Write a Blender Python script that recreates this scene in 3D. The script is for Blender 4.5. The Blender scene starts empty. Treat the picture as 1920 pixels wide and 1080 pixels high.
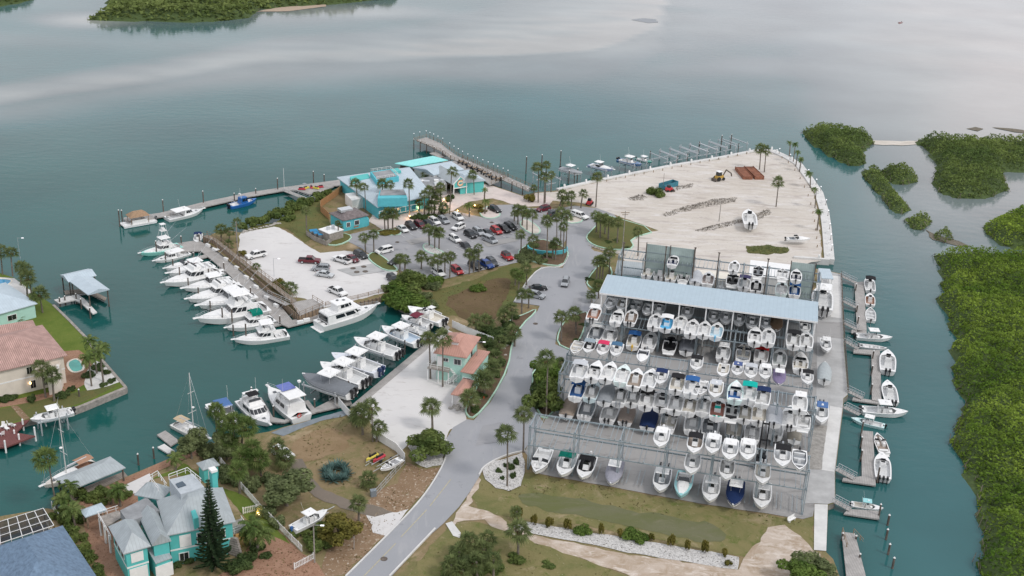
import bpy,math,random
import numpy as np
from mathutils import Vector,Matrix,noise
R=random.Random(7)
pi=math.pi
S=bpy.context.scene
COL=S.collection
LAND=1.2
# ------------------------------------------------------------------ camera
CAMH=120.0
_a,_b,_xv=940.0,5065.0,740.0
FPX=math.sqrt(_a*_b)
PITCH=math.atan2(_a,FPX)
ROLL=math.atan2(960-_xv,_b)
cp,sp,cr,sr=math.cos(PITCH),math.sin(PITCH),math.cos(ROLL),math.sin(ROLL)
FW=Vector((0,cp,-sp));R0=Vector((1,0,0));U0=Vector((0,sp,cp))
RT=R0*cr+U0*sr;UP=U0*cr-R0*sr
cam=bpy.data.cameras.new("camera");cam_o=bpy.data.objects.new("camera",cam);COL.objects.link(cam_o)
M=Matrix.Identity(4)
for i in range(3):
 M[i][0]=RT[i];M[i][1]=UP[i];M[i][2]=-FW[i]
M[2][3]=CAMH
cam_o.matrix_world=M
cam.sensor_width=36.0;cam.lens=36.0*FPX/1920.0
cam.clip_start=1.0;cam.clip_end=30000.0
S.camera=cam_o
S.render.resolution_x=1024;S.render.resolution_y=576
def G(px,py,z=LAND):
 """ground point seen at photo pixel (px,py) at height z"""
 u=(px-960)/FPX;v=(540-py)/FPX
 d=FW+RT*u+UP*v
 t=(z-CAMH)/d.z
 return Vector((t*d.x,t*d.y,z))
def GP(pts,z=LAND):return[G(a,b,z)for a,b in pts]
# ------------------------------------------------------------------ materials
def srgb(r,g,b):
 f=lambda c:(c/255/12.92)if c<=10 else((c/255+.055)/1.055)**2.4
 return(f(r),f(g),f(b),1)
MATS={}
def mat(name,col=(.5,.5,.5),rough=.7,var=.12,scale=1.2,metal=0.,spec=.4,objcol=False,col2=None,det=3,bump=0.,bscale=None,thr=None,emit=0):
 if name in MATS:return MATS[name]
 m=bpy.data.materials.new(name);m.use_nodes=True;MATS[name]=m
 nt=m.node_tree;N=nt.nodes;Lk=nt.links
 b=N["Principled BSDF"]
 b.inputs["Roughness"].default_value=rough;b.inputs["Metallic"].default_value=metal
 b.inputs["Specular IOR Level"].default_value=spec
 geo=N.new("ShaderNodeNewGeometry")
 nz=N.new("ShaderNodeTexNoise");nz.inputs["Scale"].default_value=scale;nz.inputs["Detail"].default_value=det
 nz.inputs["Roughness"].default_value=.65
 Lk.new(geo.outputs["Position"],nz.inputs["Vector"])
 mx=N.new("ShaderNodeMix");mx.data_type='RGBA'
 mr=N.new("ShaderNodeMapRange")
 lo,hi=thr if thr else(.3,.7)
 mr.inputs[1].default_value=lo;mr.inputs[2].default_value=hi
 Lk.new(nz.outputs["Fac"],mr.inputs[0]);Lk.new(mr.outputs[0],mx.inputs[0])
 if objcol:
  oi=N.new("ShaderNodeObjectInfo")
  hs=N.new("ShaderNodeHueSaturation");hs.inputs["Value"].default_value=1-var
  Lk.new(oi.outputs["Color"],hs.inputs["Color"])
  Lk.new(hs.outputs[0],mx.inputs[6]);Lk.new(oi.outputs["Color"],mx.inputs[7])
 else:
  c=tuple(col[:3])
  c2=tuple(col2[:3])if col2 else tuple(min(1,x*(1+var))for x in c)
  c1=c if col2 else tuple(x*(1-var)for x in c)
  mx.inputs[6].default_value=(*c1,1);mx.inputs[7].default_value=(*c2,1)
 Lk.new(mx.outputs[2],b.inputs["Base Color"])
 if emit:
  b.inputs["Emission Color"].default_value=(*col[:3],1);b.inputs["Emission Strength"].default_value=emit
 if bump:
  n2=N.new("ShaderNodeTexNoise");n2.inputs["Scale"].default_value=bscale or scale*4;n2.inputs["Detail"].default_value=4
  Lk.new(geo.outputs["Position"],n2.inputs["Vector"])
  bp=N.new("ShaderNodeBump");bp.inputs["Strength"].default_value=bump;bp.inputs["Distance"].default_value=.1
  Lk.new(n2.outputs["Fac"],bp.inputs["Height"]);Lk.new(bp.outputs[0],b.inputs["Normal"])
 m["mix"]=mx.name
 return m
def ground_mat(name,layers,base,bump=.3,bscale=3.,rough=.9):
 """base colour with noise layers: (colour, scale, lo, hi, detail, distortion, stretch)"""
 m=bpy.data.materials.new(name);m.use_nodes=True;MATS[name]=m
 nt=m.node_tree;N=nt.nodes;Lk=nt.links
 b=N["Principled BSDF"];b.inputs["Roughness"].default_value=rough;b.inputs["Specular IOR Level"].default_value=.15
 geo=N.new("ShaderNodeNewGeometry")
 prev=None
 for i,(c,sc,lo,hi,det,st)in enumerate(layers):
  mp=N.new("ShaderNodeMapping");mp.inputs["Location"].default_value=(i*37.1,i*11.7,0)
  mp.inputs["Scale"].default_value=(st[0],st[1],1);mp.inputs["Rotation"].default_value=(0,0,st[2])
  Lk.new(geo.outputs["Position"],mp.inputs["Vector"])
  nz=N.new("ShaderNodeTexNoise");nz.inputs["Scale"].default_value=sc;nz.inputs["Detail"].default_value=det
  nz.inputs["Roughness"].default_value=.7;nz.inputs["Distortion"].default_value=.6
  Lk.new(mp.outputs[0],nz.inputs["Vector"])
  mr=N.new("ShaderNodeMapRange");mr.inputs[1].default_value=lo;mr.inputs[2].default_value=hi
  Lk.new(nz.outputs["Fac"],mr.inputs[0])
  mx=N.new("ShaderNodeMix");mx.data_type='RGBA'
  Lk.new(mr.outputs[0],mx.inputs[0])
  if prev is None:mx.inputs[6].default_value=base
  else:Lk.new(prev.outputs[2],mx.inputs[6])
  mx.inputs[7].default_value=c
  prev=mx
 Lk.new(prev.outputs[2],b.inputs["Base Color"])
 if bump:
  n2=N.new("ShaderNodeTexNoise");n2.inputs["Scale"].default_value=bscale;n2.inputs["Detail"].default_value=5
  Lk.new(geo.outputs["Position"],n2.inputs["Vector"])
  bp=N.new("ShaderNodeBump");bp.inputs["Strength"].default_value=bump;bp.inputs["Distance"].default_value=.15
  Lk.new(n2.outputs["Fac"],bp.inputs["Height"]);Lk.new(bp.outputs[0],b.inputs["Normal"])
 return m
def stripe_mat(name,c1,c2,period,axis='X',rough=.5,metal=0.,sharp=.12,var=.1):
 """painted sheet with seams across the object's own axis (standing seam metal, planks, tiles)"""
 m=mat(name,c1,rough=rough,var=var,scale=.6,metal=metal)
 nt=m.node_tree;N=nt.nodes;Lk=nt.links;b=N["Principled BSDF"];mx=N[m["mix"]]
 tc=N.new("ShaderNodeTexCoord");sx=N.new("ShaderNodeSeparateXYZ");Lk.new(tc.outputs["Object"],sx.inputs[0])
 mu=N.new("ShaderNodeMath");mu.operation='DIVIDE';mu.inputs[1].default_value=period;Lk.new(sx.outputs[axis],mu.inputs[0])
 fr=N.new("ShaderNodeMath");fr.operation='FRACT';Lk.new(mu.outputs[0],fr.inputs[0])
 lt=N.new("ShaderNodeMath");lt.operation='LESS_THAN';lt.inputs[1].default_value=sharp;Lk.new(fr.outputs[0],lt.inputs[0])
 m2=N.new("ShaderNodeMix");m2.data_type='RGBA';Lk.new(lt.outputs[0],m2.inputs[0])
 Lk.new(mx.outputs[2],m2.inputs[6]);m2.inputs[7].default_value=(*c2[:3],1)
 Lk.new(m2.outputs[2],b.inputs["Base Color"])
 return m
def leaf_mat(name,c1,c2,scale=.35,fine=2.5):
 m=mat(name,c1,col2=c2,rough=.75,scale=scale,spec=.2,det=4,thr=(.35,.65))
 nt=m.node_tree;N=nt.nodes;Lk=nt.links;b=N["Principled BSDF"];mx=N[m["mix"]]
 geo=N.new("ShaderNodeNewGeometry");hs=N.new("ShaderNodeHueSaturation")
 mr=N.new("ShaderNodeMapRange");mr.inputs[3].default_value=.75;mr.inputs[4].default_value=1.75
 Lk.new(geo.outputs["Random Per Island"],mr.inputs[0]);Lk.new(mr.outputs[0],hs.inputs["Value"])
 Lk.new(mx.outputs[2],hs.inputs["Color"]);Lk.new(hs.outputs[0],b.inputs["Base Color"])
 tl=N.new("ShaderNodeBsdfTranslucent");Lk.new(hs.outputs[0],tl.inputs["Color"])
 ms=N.new("ShaderNodeMixShader");ms.inputs[0].default_value=.5
 Lk.new(b.outputs[0],ms.inputs[1]);Lk.new(tl.outputs[0],ms.inputs[2]);Lk.new(ms.outputs[0],N["Material Output"].inputs["Surface"])
 return m
# shared materials
paint=mat("gelcoat_paint",objcol=True,rough=.3,var=.07,scale=.8,spec=.5)
cloth=mat("canvas_cloth",objcol=True,rough=.85,var=.18,scale=2.2,spec=.2,bump=.25,bscale=3)
carpaint=mat("car_paint",objcol=True,rough=.28,var=.06,scale=1.,spec=.6)
white=mat("white_paint",(.78,.78,.77),rough=.4,var=.06)
cream=mat("cream_paint",(.72,.68,.6),rough=.6,var=.06)
glass=mat("dark_glass",(.015,.02,.024),rough=.08,var=.3,spec=.8)
black=mat("black_plastic",(.02,.02,.022),rough=.45,var=.3)
rubber=mat("tyre_rubber",(.025,.025,.025),rough=.9,var=.3)
steel=mat("galvanised_steel",(.29,.345,.375),rough=.5,var=.2,scale=.5,metal=.15)
alu=mat("aluminium",(.6,.62,.64),rough=.35,var=.1,metal=.5)
deckgrey=mat("liner_grey",objcol=True,rough=.6,var=.15,scale=1.5)
wood=mat("weathered_wood",(.30,.275,.25),rough=.9,var=.3,scale=1.3,bump=.3)
darkwood=mat("dark_piling_wood",(.12,.1,.085),rough=.95,var=.4,scale=1.2)
brownwood=mat("brown_timber",(.26,.19,.13),rough=.9,var=.3,scale=1.2)
concrete=mat("concrete",(.40,.40,.395),rough=.9,var=.16,scale=.35,det=5)
whiteconc=mat("white_concrete",(.60,.595,.58),rough=.9,var=.12,scale=.4,det=5)
kerbmint=mat("mint_kerb_paint",(.42,.62,.5),rough=.8,var=.15,scale=.8)
trunkm=mat("palm_trunk_bark",(.17,.145,.12),rough=.95,var=.35,scale=2.)
palmleaf=leaf_mat("palm_frond_leaf",(.075,.105,.038),(.17,.20,.08))
palmyel=leaf_mat("coconut_frond_leaf",(.07,.12,.03),(.17,.21,.07))
leafg=leaf_mat("broad_leaf",(.075,.115,.032),(.165,.205,.06))
leafb=leaf_mat("bright_leaf",(.065,.12,.022),(.14,.2,.045))
leafy=leaf_mat("yellowish_leaf",(.10,.10,.02),(.22,.19,.05))
leafgrey=leaf_mat("grey_green_leaf",(.10,.13,.055),(.19,.22,.10))
agave_m=leaf_mat("blue_agave_leaf",(.07,.13,.12),(.14,.22,.2))
mangm=leaf_mat("mangrove_leaf",(.07,.135,.016),(.23,.305,.05),scale=.05)
mangisl=leaf_mat("island_mangrove_leaf",(.08,.125,.035),(.19,.24,.07),scale=.06)
mangfar=leaf_mat("far_mangrove_leaf",(.11,.15,.045),(.18,.22,.07),scale=.05)
rock=mat("rock",(.36,.34,.31),rough=.95,var=.3,scale=2)
deadleaf=leaf_mat("dry_frond",(.14,.1,.05),(.26,.2,.1))
turq=mat("turquoise_paint",(.10,.48,.46),rough=.7,var=.08,scale=.5)
turqdeep=mat("deep_turquoise_paint",(.10,.46,.53),rough=.7,var=.1,scale=.5)
mint=mat("mint_wall_paint",(.42,.66,.58),rough=.8,var=.06,scale=.5)
stucco=mat("cream_stucco",(.68,.62,.54),rough=.9,var=.08,scale=.5)
hotlamp=mat("warm_lamp",(1,.62,.28),emit=6.)
coldlamp=mat("white_lamp",(.95,.95,1),emit=.5)
# ------------------------------------------------------------------ mesh builder
class MB:
 def __init__(s):s.v=[];s.f=[];s.m=[];s.k=0
 def use(s,k):s.k=k;return s
 def add(s,vs,fs):
  o=len(s.v);s.v+=[tuple(x)for x in vs]
  for f in fs:s.f.append(tuple(i+o for i in f));s.m.append(s.k)
  return s
 def box(s,c,d,rz=0.,top=(1,1),shift=(0,0)):
  hx,hy,hz=d[0]/2,d[1]/2,d[2]/2
  co,si=math.cos(rz),math.sin(rz);vs=[]
  for z,(kx,ky),(ox,oy)in((-hz,(1,1),(0,0)),(hz,top,shift)):
   for x,y in((-hx,-hy),(hx,-hy),(hx,hy),(-hx,hy)):
    X,Y=x*kx+ox,y*ky+oy
    vs.append((c[0]+X*co-Y*si,c[1]+X*si+Y*co,c[2]+z))
  return s.add(vs,[(3,2,1,0),(4,5,6,7),(0,1,5,4),(1,2,6,5),(2,3,7,6),(3,0,4,7)])
 def tube(s,p,q,r,r2=None,n=6,cap=True):
  p=Vector(p);q=Vector(q);r2=r if r2 is None else r2
  d=(q-p)
  if d.length<1e-6:return s
  d.normalize();a=d.orthogonal().normalized();b=d.cross(a)
  vs=[p+(a*math.cos(t)+b*math.sin(t))*r for t in[2*pi*i/n for i in range(n)]]
  vs+=[q+(a*math.cos(t)+b*math.sin(t))*r2 for t in[2*pi*i/n for i in range(n)]]
  fs=[(i,(i+1)%n,n+(i+1)%n,n+i)for i in range(n)]
  if cap:fs+=[tuple(range(n-1,-1,-1)),tuple(range(n,2*n))]
  return s.add(vs,fs)
 def path(s,pts,r,n=5):
  for a,b in zip(pts,pts[1:]):s.tube(a,b,r,n=n)
  return s
 def prism(s,poly,z0,z1):
  n=len(poly);vs=[(p[0],p[1],z0)for p in poly]+[(p[0],p[1],z1)for p in poly]
  ar=sum(poly[i][0]*poly[(i+1)%n][1]-poly[(i+1)%n][0]*poly[i][1]for i in range(n))
  fs=[tuple(range(n,2*n)),tuple(range(n-1,-1,-1))]+[(i,(i+1)%n,n+(i+1)%n,n+i)for i in range(n)]
  if ar<0:fs=[tuple(reversed(f))for f in fs]
  return s.add(vs,fs)
 def loft(s,secs,closed=True,caps=True):
  n=len(secs[0]);vs=[p for q in secs for p in q];fs=[]
  for i in range(len(secs)-1):
   for j in range(n if closed else n-1):
    k=(j+1)%n
    fs.append((i*n+j,i*n+k,(i+1)*n+k,(i+1)*n+j))
  if caps and closed:
   fs+=[tuple(range(n-1,-1,-1)),tuple(range((len(secs)-1)*n,len(secs)*n))]
  return s.add(vs,fs)
 def ball(s,c,r,n=8,m=5,sq=(1,1,1)):
  secs=[]
  for i in range(m+1):
   a=-pi/2+pi*i/m
   secs.append([(c[0]+sq[0]*r*max(.02,math.cos(a))*math.cos(2*pi*j/n),c[1]+sq[1]*r*max(.02,math.cos(a))*math.sin(2*pi*j/n),c[2]+sq[2]*r*math.sin(a))for j in range(n)])
  return s.loft(secs)
 def build(s,name,mats,parent=None,smooth=False,col=None,link=True):
  me=bpy.data.meshes.new(name);me.from_pydata(s.v,[],s.f)
  if not isinstance(mats,(list,tuple)):mats=[mats]
  for m in mats:me.materials.append(m)
  if len(mats)>1:me.polygons.foreach_set("material_index",s.m)
  if smooth:me.polygons.foreach_set("use_smooth",[True]*len(me.polygons))
  me.update()
  o=bpy.data.objects.new(name,me);COL.objects.link(o)
  if parent:o.parent=parent
  if col:o.color=(*col[:3],1)
  return o
def tag(o,label=None,cat=None,group=None,kind=None):
 if label:o["label"]=label
 if cat:o["category"]=cat
 if group:o["group"]=group
 if kind:o["kind"]=kind
 return o
def empty(name,loc=(0,0,0),rz=0.,label=None,cat=None,group=None):
 o=bpy.data.objects.new(name,None);COL.objects.link(o)
 o.location=loc;o.rotation_euler=(0,0,rz);o.empty_display_size=.3
 return tag(o,label,cat,group)
KIDS={}
def kids(o):
 if o.name not in KIDS:KIDS[o.name]=list(o.children)
 return KIDS[o.name]
def dup(o,parent=None):
 c=o.copy();COL.objects.link(c);c.parent=parent
 for ch in kids(o):dup(ch,c)
 return c
PROTOS=[]
def proto(fn,*a):
 o=fn(*a);PROTOS.append(o);return o
def purge(o):
 for ch in list(o.children):purge(ch)
 bpy.data.objects.remove(o)
def structure(o):o["kind"]="structure";return o
def smooth_poly(pts,it=1):
 for _ in range(it):
  q=[]
  for i in range(len(pts)):
   a,b=pts[i],pts[(i+1)%len(pts)]
   q+=[a*.75+b*.25,a*.25+b*.75]
  pts=q
 return pts
def rough_poly(pts,amp,step=1.2,seed=0):
 q=[]
 for i in range(len(pts)):
  a,b=pts[i],pts[(i+1)%len(pts)]
  n=max(1,int((b-a).length/step))
  for k in range(n):
   p=a.lerp(b,k/n)
   d=noise.noise_vector(Vector((p.x*.35+seed,p.y*.35,0)))+.6*noise.noise_vector(Vector((p.x*1.1+seed,p.y*1.1,5)))
   q.append(Vector((p.x+d.x*amp,p.y+d.y*amp,p.z)))
 return q
SHK={}
def sheet(name,px,m,dz=0.,amp=0.,z=LAND,sm=0,seed=0,kind="structure",step=1.2):
 pts=GP(px,z);dz_=dz
 if sm:pts=smooth_poly(pts,sm)
 if amp:pts=rough_poly(pts,amp,step,seed)
 from mathutils.geometry import tessellate_polygon
 tri=tessellate_polygon([[Vector((p.x,p.y,0))for p in pts]])
 b=MB();fs=[]
 dz+=.0021*SHK.get(dz,0);SHK[dz_]=SHK.get(dz_,0)+1
 vs=[(p.x,p.y,z+dz)for p in pts];b=MB()
 for t in tri:
  a,c,d=(pts[i]for i in t)
  cr_=(c.x-a.x)*(d.y-a.y)-(c.y-a.y)*(d.x-a.x)
  fs.append(tuple(t)if cr_>0 else tuple(reversed(t)))
 b.add(vs,fs)
 o=b.build(name,m);o["kind"]=kind
 return o
def strip_pts(line,w):
 """left/right offset points of a polyline"""
 L=[];Rr=[]
 for i,p in enumerate(line):
  a=line[max(0,i-1)];b=line[min(len(line)-1,i+1)]
  d=(b-a);d.z=0;d.normalize();n=Vector((-d.y,d.x,0))
  L.append(p+n*w/2);Rr.append(p-n*w/2)
 return L,Rr
def ribbon(name,line,w,m,z0,z1,kind="structure",parent=None):
 L,Rr=strip_pts(line,w)
 b=MB()
 b.loft([[(r.x,r.y,z0),(l.x,l.y,z0),(l.x,l.y,z1),(r.x,r.y,z1)]for l,r in zip(L,Rr)])
 b.f=[tuple(reversed(f))for f in b.f]
 o=b.build(name,m,parent)
 if kind:o["kind"]=kind
 return o
def smooth_line(pts,it=2):
 for _ in range(it):
  q=[pts[0]]
  for a,b in zip(pts,pts[1:]):q+=[a*.75+b*.25,a*.25+b*.75]
  q.append(pts[-1]);pts=q
 return pts
def along(pts,step,off=0.):
 """points every `step` metres along a polyline, with direction"""
 out=[];d=off
 for a,b in zip(pts,pts[1:]):
  L=(b-a).length
  while d<=L:
   out.append((a.lerp(b,d/L),math.atan2(b.y-a.y,b.x-a.x)));d+=step
  d-=L
 return out
# ------------------------------------------------------------------ sky and light
wd=bpy.data.worlds.new("World");S.world=wd;wd.use_nodes=True
SUN_AZ,SUN_EL=math.radians(125),math.radians(48)
def build_world():
 nt=wd.node_tree;N=nt.nodes;L=nt.links
 bg=N["Background"]
 sk=N.new("ShaderNodeTexSky");sk.sky_type='NISHITA';sk.sun_disc=False
 sk.sun_elevation=SUN_EL;sk.sun_rotation=SUN_AZ;sk.dust_density=2.5;sk.air_density=1.2
 hs=N.new("ShaderNodeHueSaturation");hs.inputs["Saturation"].default_value=.35
 L.new(sk.outputs[0],hs.inputs["Color"])
# overcast deck: soft bands of pale grey-lilac cloud
 tc=N.new("ShaderNodeTexCoord");mp=N.new("ShaderNodeMapping");mp.inputs["Scale"].default_value=(1.2,1.2,5)
 L.new(tc.outputs["Generated"],mp.inputs["Vector"])
 nz=N.new("ShaderNodeTexNoise");nz.inputs["Scale"].default_value=2.2;nz.inputs["Detail"].default_value=5
 L.new(mp.outputs[0],nz.inputs["Vector"])
 cr_=N.new("ShaderNodeValToRGB")
 cr_.color_ramp.elements[0].position=.32;cr_.color_ramp.elements[0].color=(5.5,5.9,6.6,1)
 cr_.color_ramp.elements[1].position=.72;cr_.color_ramp.elements[1].color=(9.4,9.2,9.4,1)
 L.new(nz.outputs["Fac"],cr_.inputs[0])
 mx=N.new("ShaderNodeMix");mx.data_type='RGBA';mx.inputs[0].default_value=.8
 L.new(hs.outputs[0],mx.inputs[6]);L.new(cr_.outputs[0],mx.inputs[7])
# warm break in the cloud low in the north-east
 def glow(prev,az,el,p0,p1,col):
  d=Vector((math.sin(az)*math.cos(el),math.cos(az)*math.cos(el),math.sin(el)))
  dp=N.new("ShaderNodeVectorMath");dp.operation='DOT_PRODUCT';dp.inputs[1].default_value=d
  L.new(tc.outputs["Generated"],dp.inputs[0])
  mr=N.new("ShaderNodeMapRange");mr.interpolation_type='SMOOTHSTEP'
  mr.inputs[1].default_value=p0;mr.inputs[2].default_value=p1
  L.new(dp.outputs["Value"],mr.inputs[0])
  m2=N.new("ShaderNodeMix");m2.data_type='RGBA';m2.blend_type='ADD'
  L.new(mr.outputs[0],m2.inputs[0]);L.new(prev.outputs[2],m2.inputs[6]);m2.inputs[7].default_value=col
  return m2
 a=glow(mx,math.radians(24),math.radians(14),.9955,.9998,(3.2,2.2,1.9,1))
 a=glow(a,math.radians(17),math.radians(19),.9985,.99995,(2.2,1.7,1.6,1))
 a=glow(a,math.radians(18),math.radians(11),.95,.998,(.9,.7,.78,1))
 L.new(a.outputs[2],bg.inputs["Color"]);bg.inputs["Strength"].default_value=.12
build_world()
sun=bpy.data.lights.new("sun",'SUN');sun.energy=1.2;sun.angle=math.radians(10.5);sun.color=(1,.95,.9)
sun_o=bpy.data.objects.new("sun",sun);COL.objects.link(sun_o)
_d=Vector((math.sin(SUN_AZ)*math.cos(SUN_EL),math.cos(SUN_AZ)*math.cos(SUN_EL),math.sin(SUN_EL)))
sun_o.rotation_euler=_d.to_track_quat('Z','Y').to_euler();sun_o.location=(0,0,300)
S.view_settings.view_transform='Standard';S.view_settings.look='None';S.view_settings.exposure=.2
try:
 S.cycles.use_denoising=True;S.cycles.max_bounces=6;S.cycles.diffuse_bounces=3
 S.cycles.transparent_max_bounces=4
except Exception:pass
# ------------------------------------------------------------------ water
def project(x,y,z):
 q0,q1,q2=x,y,z-CAMH
 d=q0*FW.x+q1*FW.y+q2*FW.z
 d=np.where(d<1,1,d)
 return 960+FPX*(q0*RT.x+q1*RT.y+q2*RT.z)/d,540-FPX*(q0*UP.x+q1*UP.y+q2*UP.z)/d
def make_water():
 xs=np.concatenate([[-14000,-4000,-1500],np.linspace(-640,760,240),[1600,4000,14000]])
 ys=np.concatenate([[-900,0],np.linspace(90,1250,250),[1700,2600,5000,12000,26000]])
 X,Y=np.meshgrid(xs,ys);X=X.ravel();Y=Y.ravel()
 px,py=project(X,Y,np.zeros_like(X))
# edge of the sand shoal crossing the inlet (charted along its crest)
 ex=[-400,0,150,300,425,500,700,950,1100,1190,1232,1245,1250]
 ey=[215,192,170,148,124,115,112,102,90,66,44,10,-80]
 e=np.interp(px,ex,ey)
 nzv=np.array([noise.noise(Vector((x*.012,y*.03,0)))for x,y in zip(X,Y)])
 nz2=np.array([noise.noise(Vector((x*.03,y*.09,3)))for x,y in zip(X,Y)])
 dpx=(e+nzv*5)-py
 wdt=np.interp(px,[0,400,800,1000,1250],[44,42,70,115,140])
 sh=np.clip((dpx+6)/np.interp(px,[0,600,1200],[15,12,8]),0,1)*np.clip(1.0-dpx/wdt,.0,1)*(.78+.45*nz2)
 sh*=np.interp(px,[0,300,600,950,1240,1262],[.72,.66,.55,.9,1,0])
 far=np.clip((330-py)/250,0,1)*np.interp(px,[0,700,1500],[.26,.30,.48])*(1+.35*nzv)# far water paler, most on the right: cloud reflection put into the colour
# soft silt skirt along the channel side of the shoal; creek on the right made paler, more so farther off
 sk=np.clip(1-np.abs(dpx+18)/50,0,1)*.22
 cr_=np.clip((px-1480)/250,0,1)*(.20+np.clip((620-py)/250,0,1)*.25)
 isl=np.exp(-(((px-160)/70)**2+((py-38)/12)**2))*.6+np.exp(-(((px-640)/160)**2+((py-22)/12)**2))*.5
 v=np.clip(np.maximum(sh,0)+far+sk+cr_+isl,0,1)
 nx,ny=len(xs),len(ys)
 idx=np.arange(nx*ny).reshape(ny,nx)
 q=np.stack([idx[:-1,:-1],idx[:-1,1:],idx[1:,1:],idx[1:,:-1]],-1).reshape(-1,4)
 me=bpy.data.meshes.new("water")
 me.from_pydata(np.stack([X,Y,np.zeros_like(X)],1).tolist(),[],q.tolist())
 at=me.attributes.new("shoal_and_sheen",'FLOAT','POINT');at.data.foreach_set("value",v.astype(np.float32))
 m=bpy.data.materials.new("sea_water");m.use_nodes=True
 nt=m.node_tree;N=nt.nodes;L=nt.links;b=N["Principled BSDF"]
 b.inputs["Roughness"].default_value=.09;b.inputs["IOR"].default_value=1.33
 an=N.new("ShaderNodeAttribute");an.attribute_name="shoal_and_sheen"
 ra=N.new("ShaderNodeValToRGB");E=ra.color_ramp.elements
 E[0].position=0;E[0].color=(.010,.080,.074,1)
 E[1].position=1;E[1].color=(.31,.31,.29,1)
 for p_,c_ in((.2,(.030,.108,.115,1)),(.42,(.140,.172,.176,1)),(.68,(.225,.25,.245,1))):
  el=E.new(p_);el.color=c_
 L.new(an.outputs["Fac"],ra.inputs[0])
 geo=N.new("ShaderNodeNewGeometry")
 n0=N.new("ShaderNodeTexNoise");n0.inputs["Scale"].default_value=.02;n0.inputs["Detail"].default_value=4
 L.new(geo.outputs["Position"],n0.inputs["Vector"])
 hs=N.new("ShaderNodeHueSaturation");mr=N.new("ShaderNodeMapRange")
 mr.inputs[1].default_value=.3;mr.inputs[2].default_value=.7;mr.inputs[3].default_value=.85;mr.inputs[4].default_value=1.15
 L.new(n0.outputs["Fac"],mr.inputs[0]);L.new(mr.outputs[0],hs.inputs["Value"]);L.new(ra.outputs[0],hs.inputs["Color"])
 L.new(hs.outputs[0],b.inputs["Base Color"])
# ripples: short chop plus longer swell, stretched across the wind
 prev=None
 for sc,st,ds,rot in((.9,.22,.03,.15),(.22,.3,.09,-.1)):
  mp=N.new("ShaderNodeMapping");mp.inputs["Scale"].default_value=(st*3,1.6,1);mp.inputs["Rotation"].default_value=(0,0,rot)
  L.new(geo.outputs["Position"],mp.inputs["Vector"])
  nz=N.new("ShaderNodeTexNoise");nz.inputs["Scale"].default_value=sc;nz.inputs["Detail"].default_value=3
  L.new(mp.outputs[0],nz.inputs["Vector"])
  bp=N.new("ShaderNodeBump");bp.inputs["Strength"].default_value=.5;bp.inputs["Distance"].default_value=ds
  L.new(nz.outputs["Fac"],bp.inputs["Height"])
  if prev:L.new(prev.outputs[0],bp.inputs["Normal"])
  prev=bp
 L.new(prev.outputs[0],b.inputs["Normal"])
 me.materials.append(m)
 o=bpy.data.objects.new("water",me);COL.objects.link(o);structure(o)
make_water()
# ------------------------------------------------------------------ ground
c=lambda r,g,b_:srgb(r,g,b_)
soil=ground_mat("dry_grass_soil",[(c(114,110,74),.14,.44,.62,4,(1,1,0)),(c(166,148,122),.10,.56,.70,5,(1,1,0)),(c(98,100,60),.45,.54,.70,5,(1,1,0)),(c(150,132,104),.9,.58,.72,5,(1,1,0)),(c(186,172,154),2.6,.66,.76,3,(1,1,0))],c(134,118,90),bump=.6,bscale=2.5)
grassm=ground_mat("grass_turf",[(c(92,98,58),.12,.40,.62,4,(1,1,0)),(c(110,100,62),.45,.55,.70,5,(1,1,0)),(c(78,86,46),1.3,.60,.72,4,(1,1,0))],c(100,98,60),bump=.6,bscale=3)
lawn=ground_mat("green_lawn",[(c(86,104,42),.2,.40,.62,4,(1,1,0)),(c(122,118,62),.5,.60,.75,5,(1,1,0))],c(98,112,50),bump=.4,bscale=3)
brownbed=ground_mat("brown_ditch_soil",[(c(92,78,56),.2,.40,.62,4,(1,1,0)),(c(98,92,58),.6,.55,.72,5,(1,1,0))],c(104,88,66),bump=.6,bscale=2)
swale=ground_mat("wet_swale_grass",[(c(108,108,84),.10,.35,.65,4,(1,2,.2)),(c(122,118,98),.2,.58,.75,5,(1,3,.2))],c(98,102,66),bump=.3,bscale=2)
sand=ground_mat("crushed_shell_sand",[(c(188,180,170),.035,.38,.66,5,(1,1,.3)),(c(208,204,201),.12,.50,.72,5,(1,3.5,-.25)),(c(164,154,148),.09,.53,.70,6,(1,4,.5)),(c(168,160,150),1.4,.60,.72,3,(1,1,0))],c(200,194,186),bump=.4,bscale=1.2)
sandw=ground_mat("pale_shell_lot",[(c(201,199,198),.06,.38,.62,5,(1,1,.3)),(c(182,178,175),.25,.56,.72,6,(1,2.5,-.25))],c(208,206,204),bump=.3,bscale=1.2)
asph=ground_mat("worn_asphalt",[(c(148,149,152),.05,.38,.62,5,(1,1,0)),(c(122,123,127),.18,.54,.72,6,(1,2.2,.4)),(c(168,166,166),.3,.60,.74,6,(1,1,0)),(c(104,105,108),1.1,.68,.74,4,(1,1,0))],c(156,156,158),bump=.15,bscale=5)
roadm=ground_mat("road_asphalt",[(c(150,152,156),.04,.38,.62,5,(1,1,0)),(c(166,166,168),.14,.55,.75,6,(3,.5,-.5)),(c(134,135,138),.4,.62,.72,5,(1,1,0))],c(157,158,162),bump=.12,bscale=5)
apron=ground_mat("stained_apron",[(c(152,151,150),.05,.36,.60,5,(1,1,0)),(c(124,122,120),.14,.54,.70,6,(1,2.5,.25)),(c(166,163,162),.22,.60,.72,6,(1,2,.25)),(c(92,88,84),.4,.68,.74,5,(1,2,.25))],c(160,158,156),bump=.15,bscale=4)
dirt=ground_mat("dark_dirt_track",[(c(116,108,98),.12,.40,.62,5,(1,1,0)),(c(142,130,114),.5,.58,.72,5,(2,1,.7))],c(124,114,104),bump=.4,bscale=2)
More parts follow.
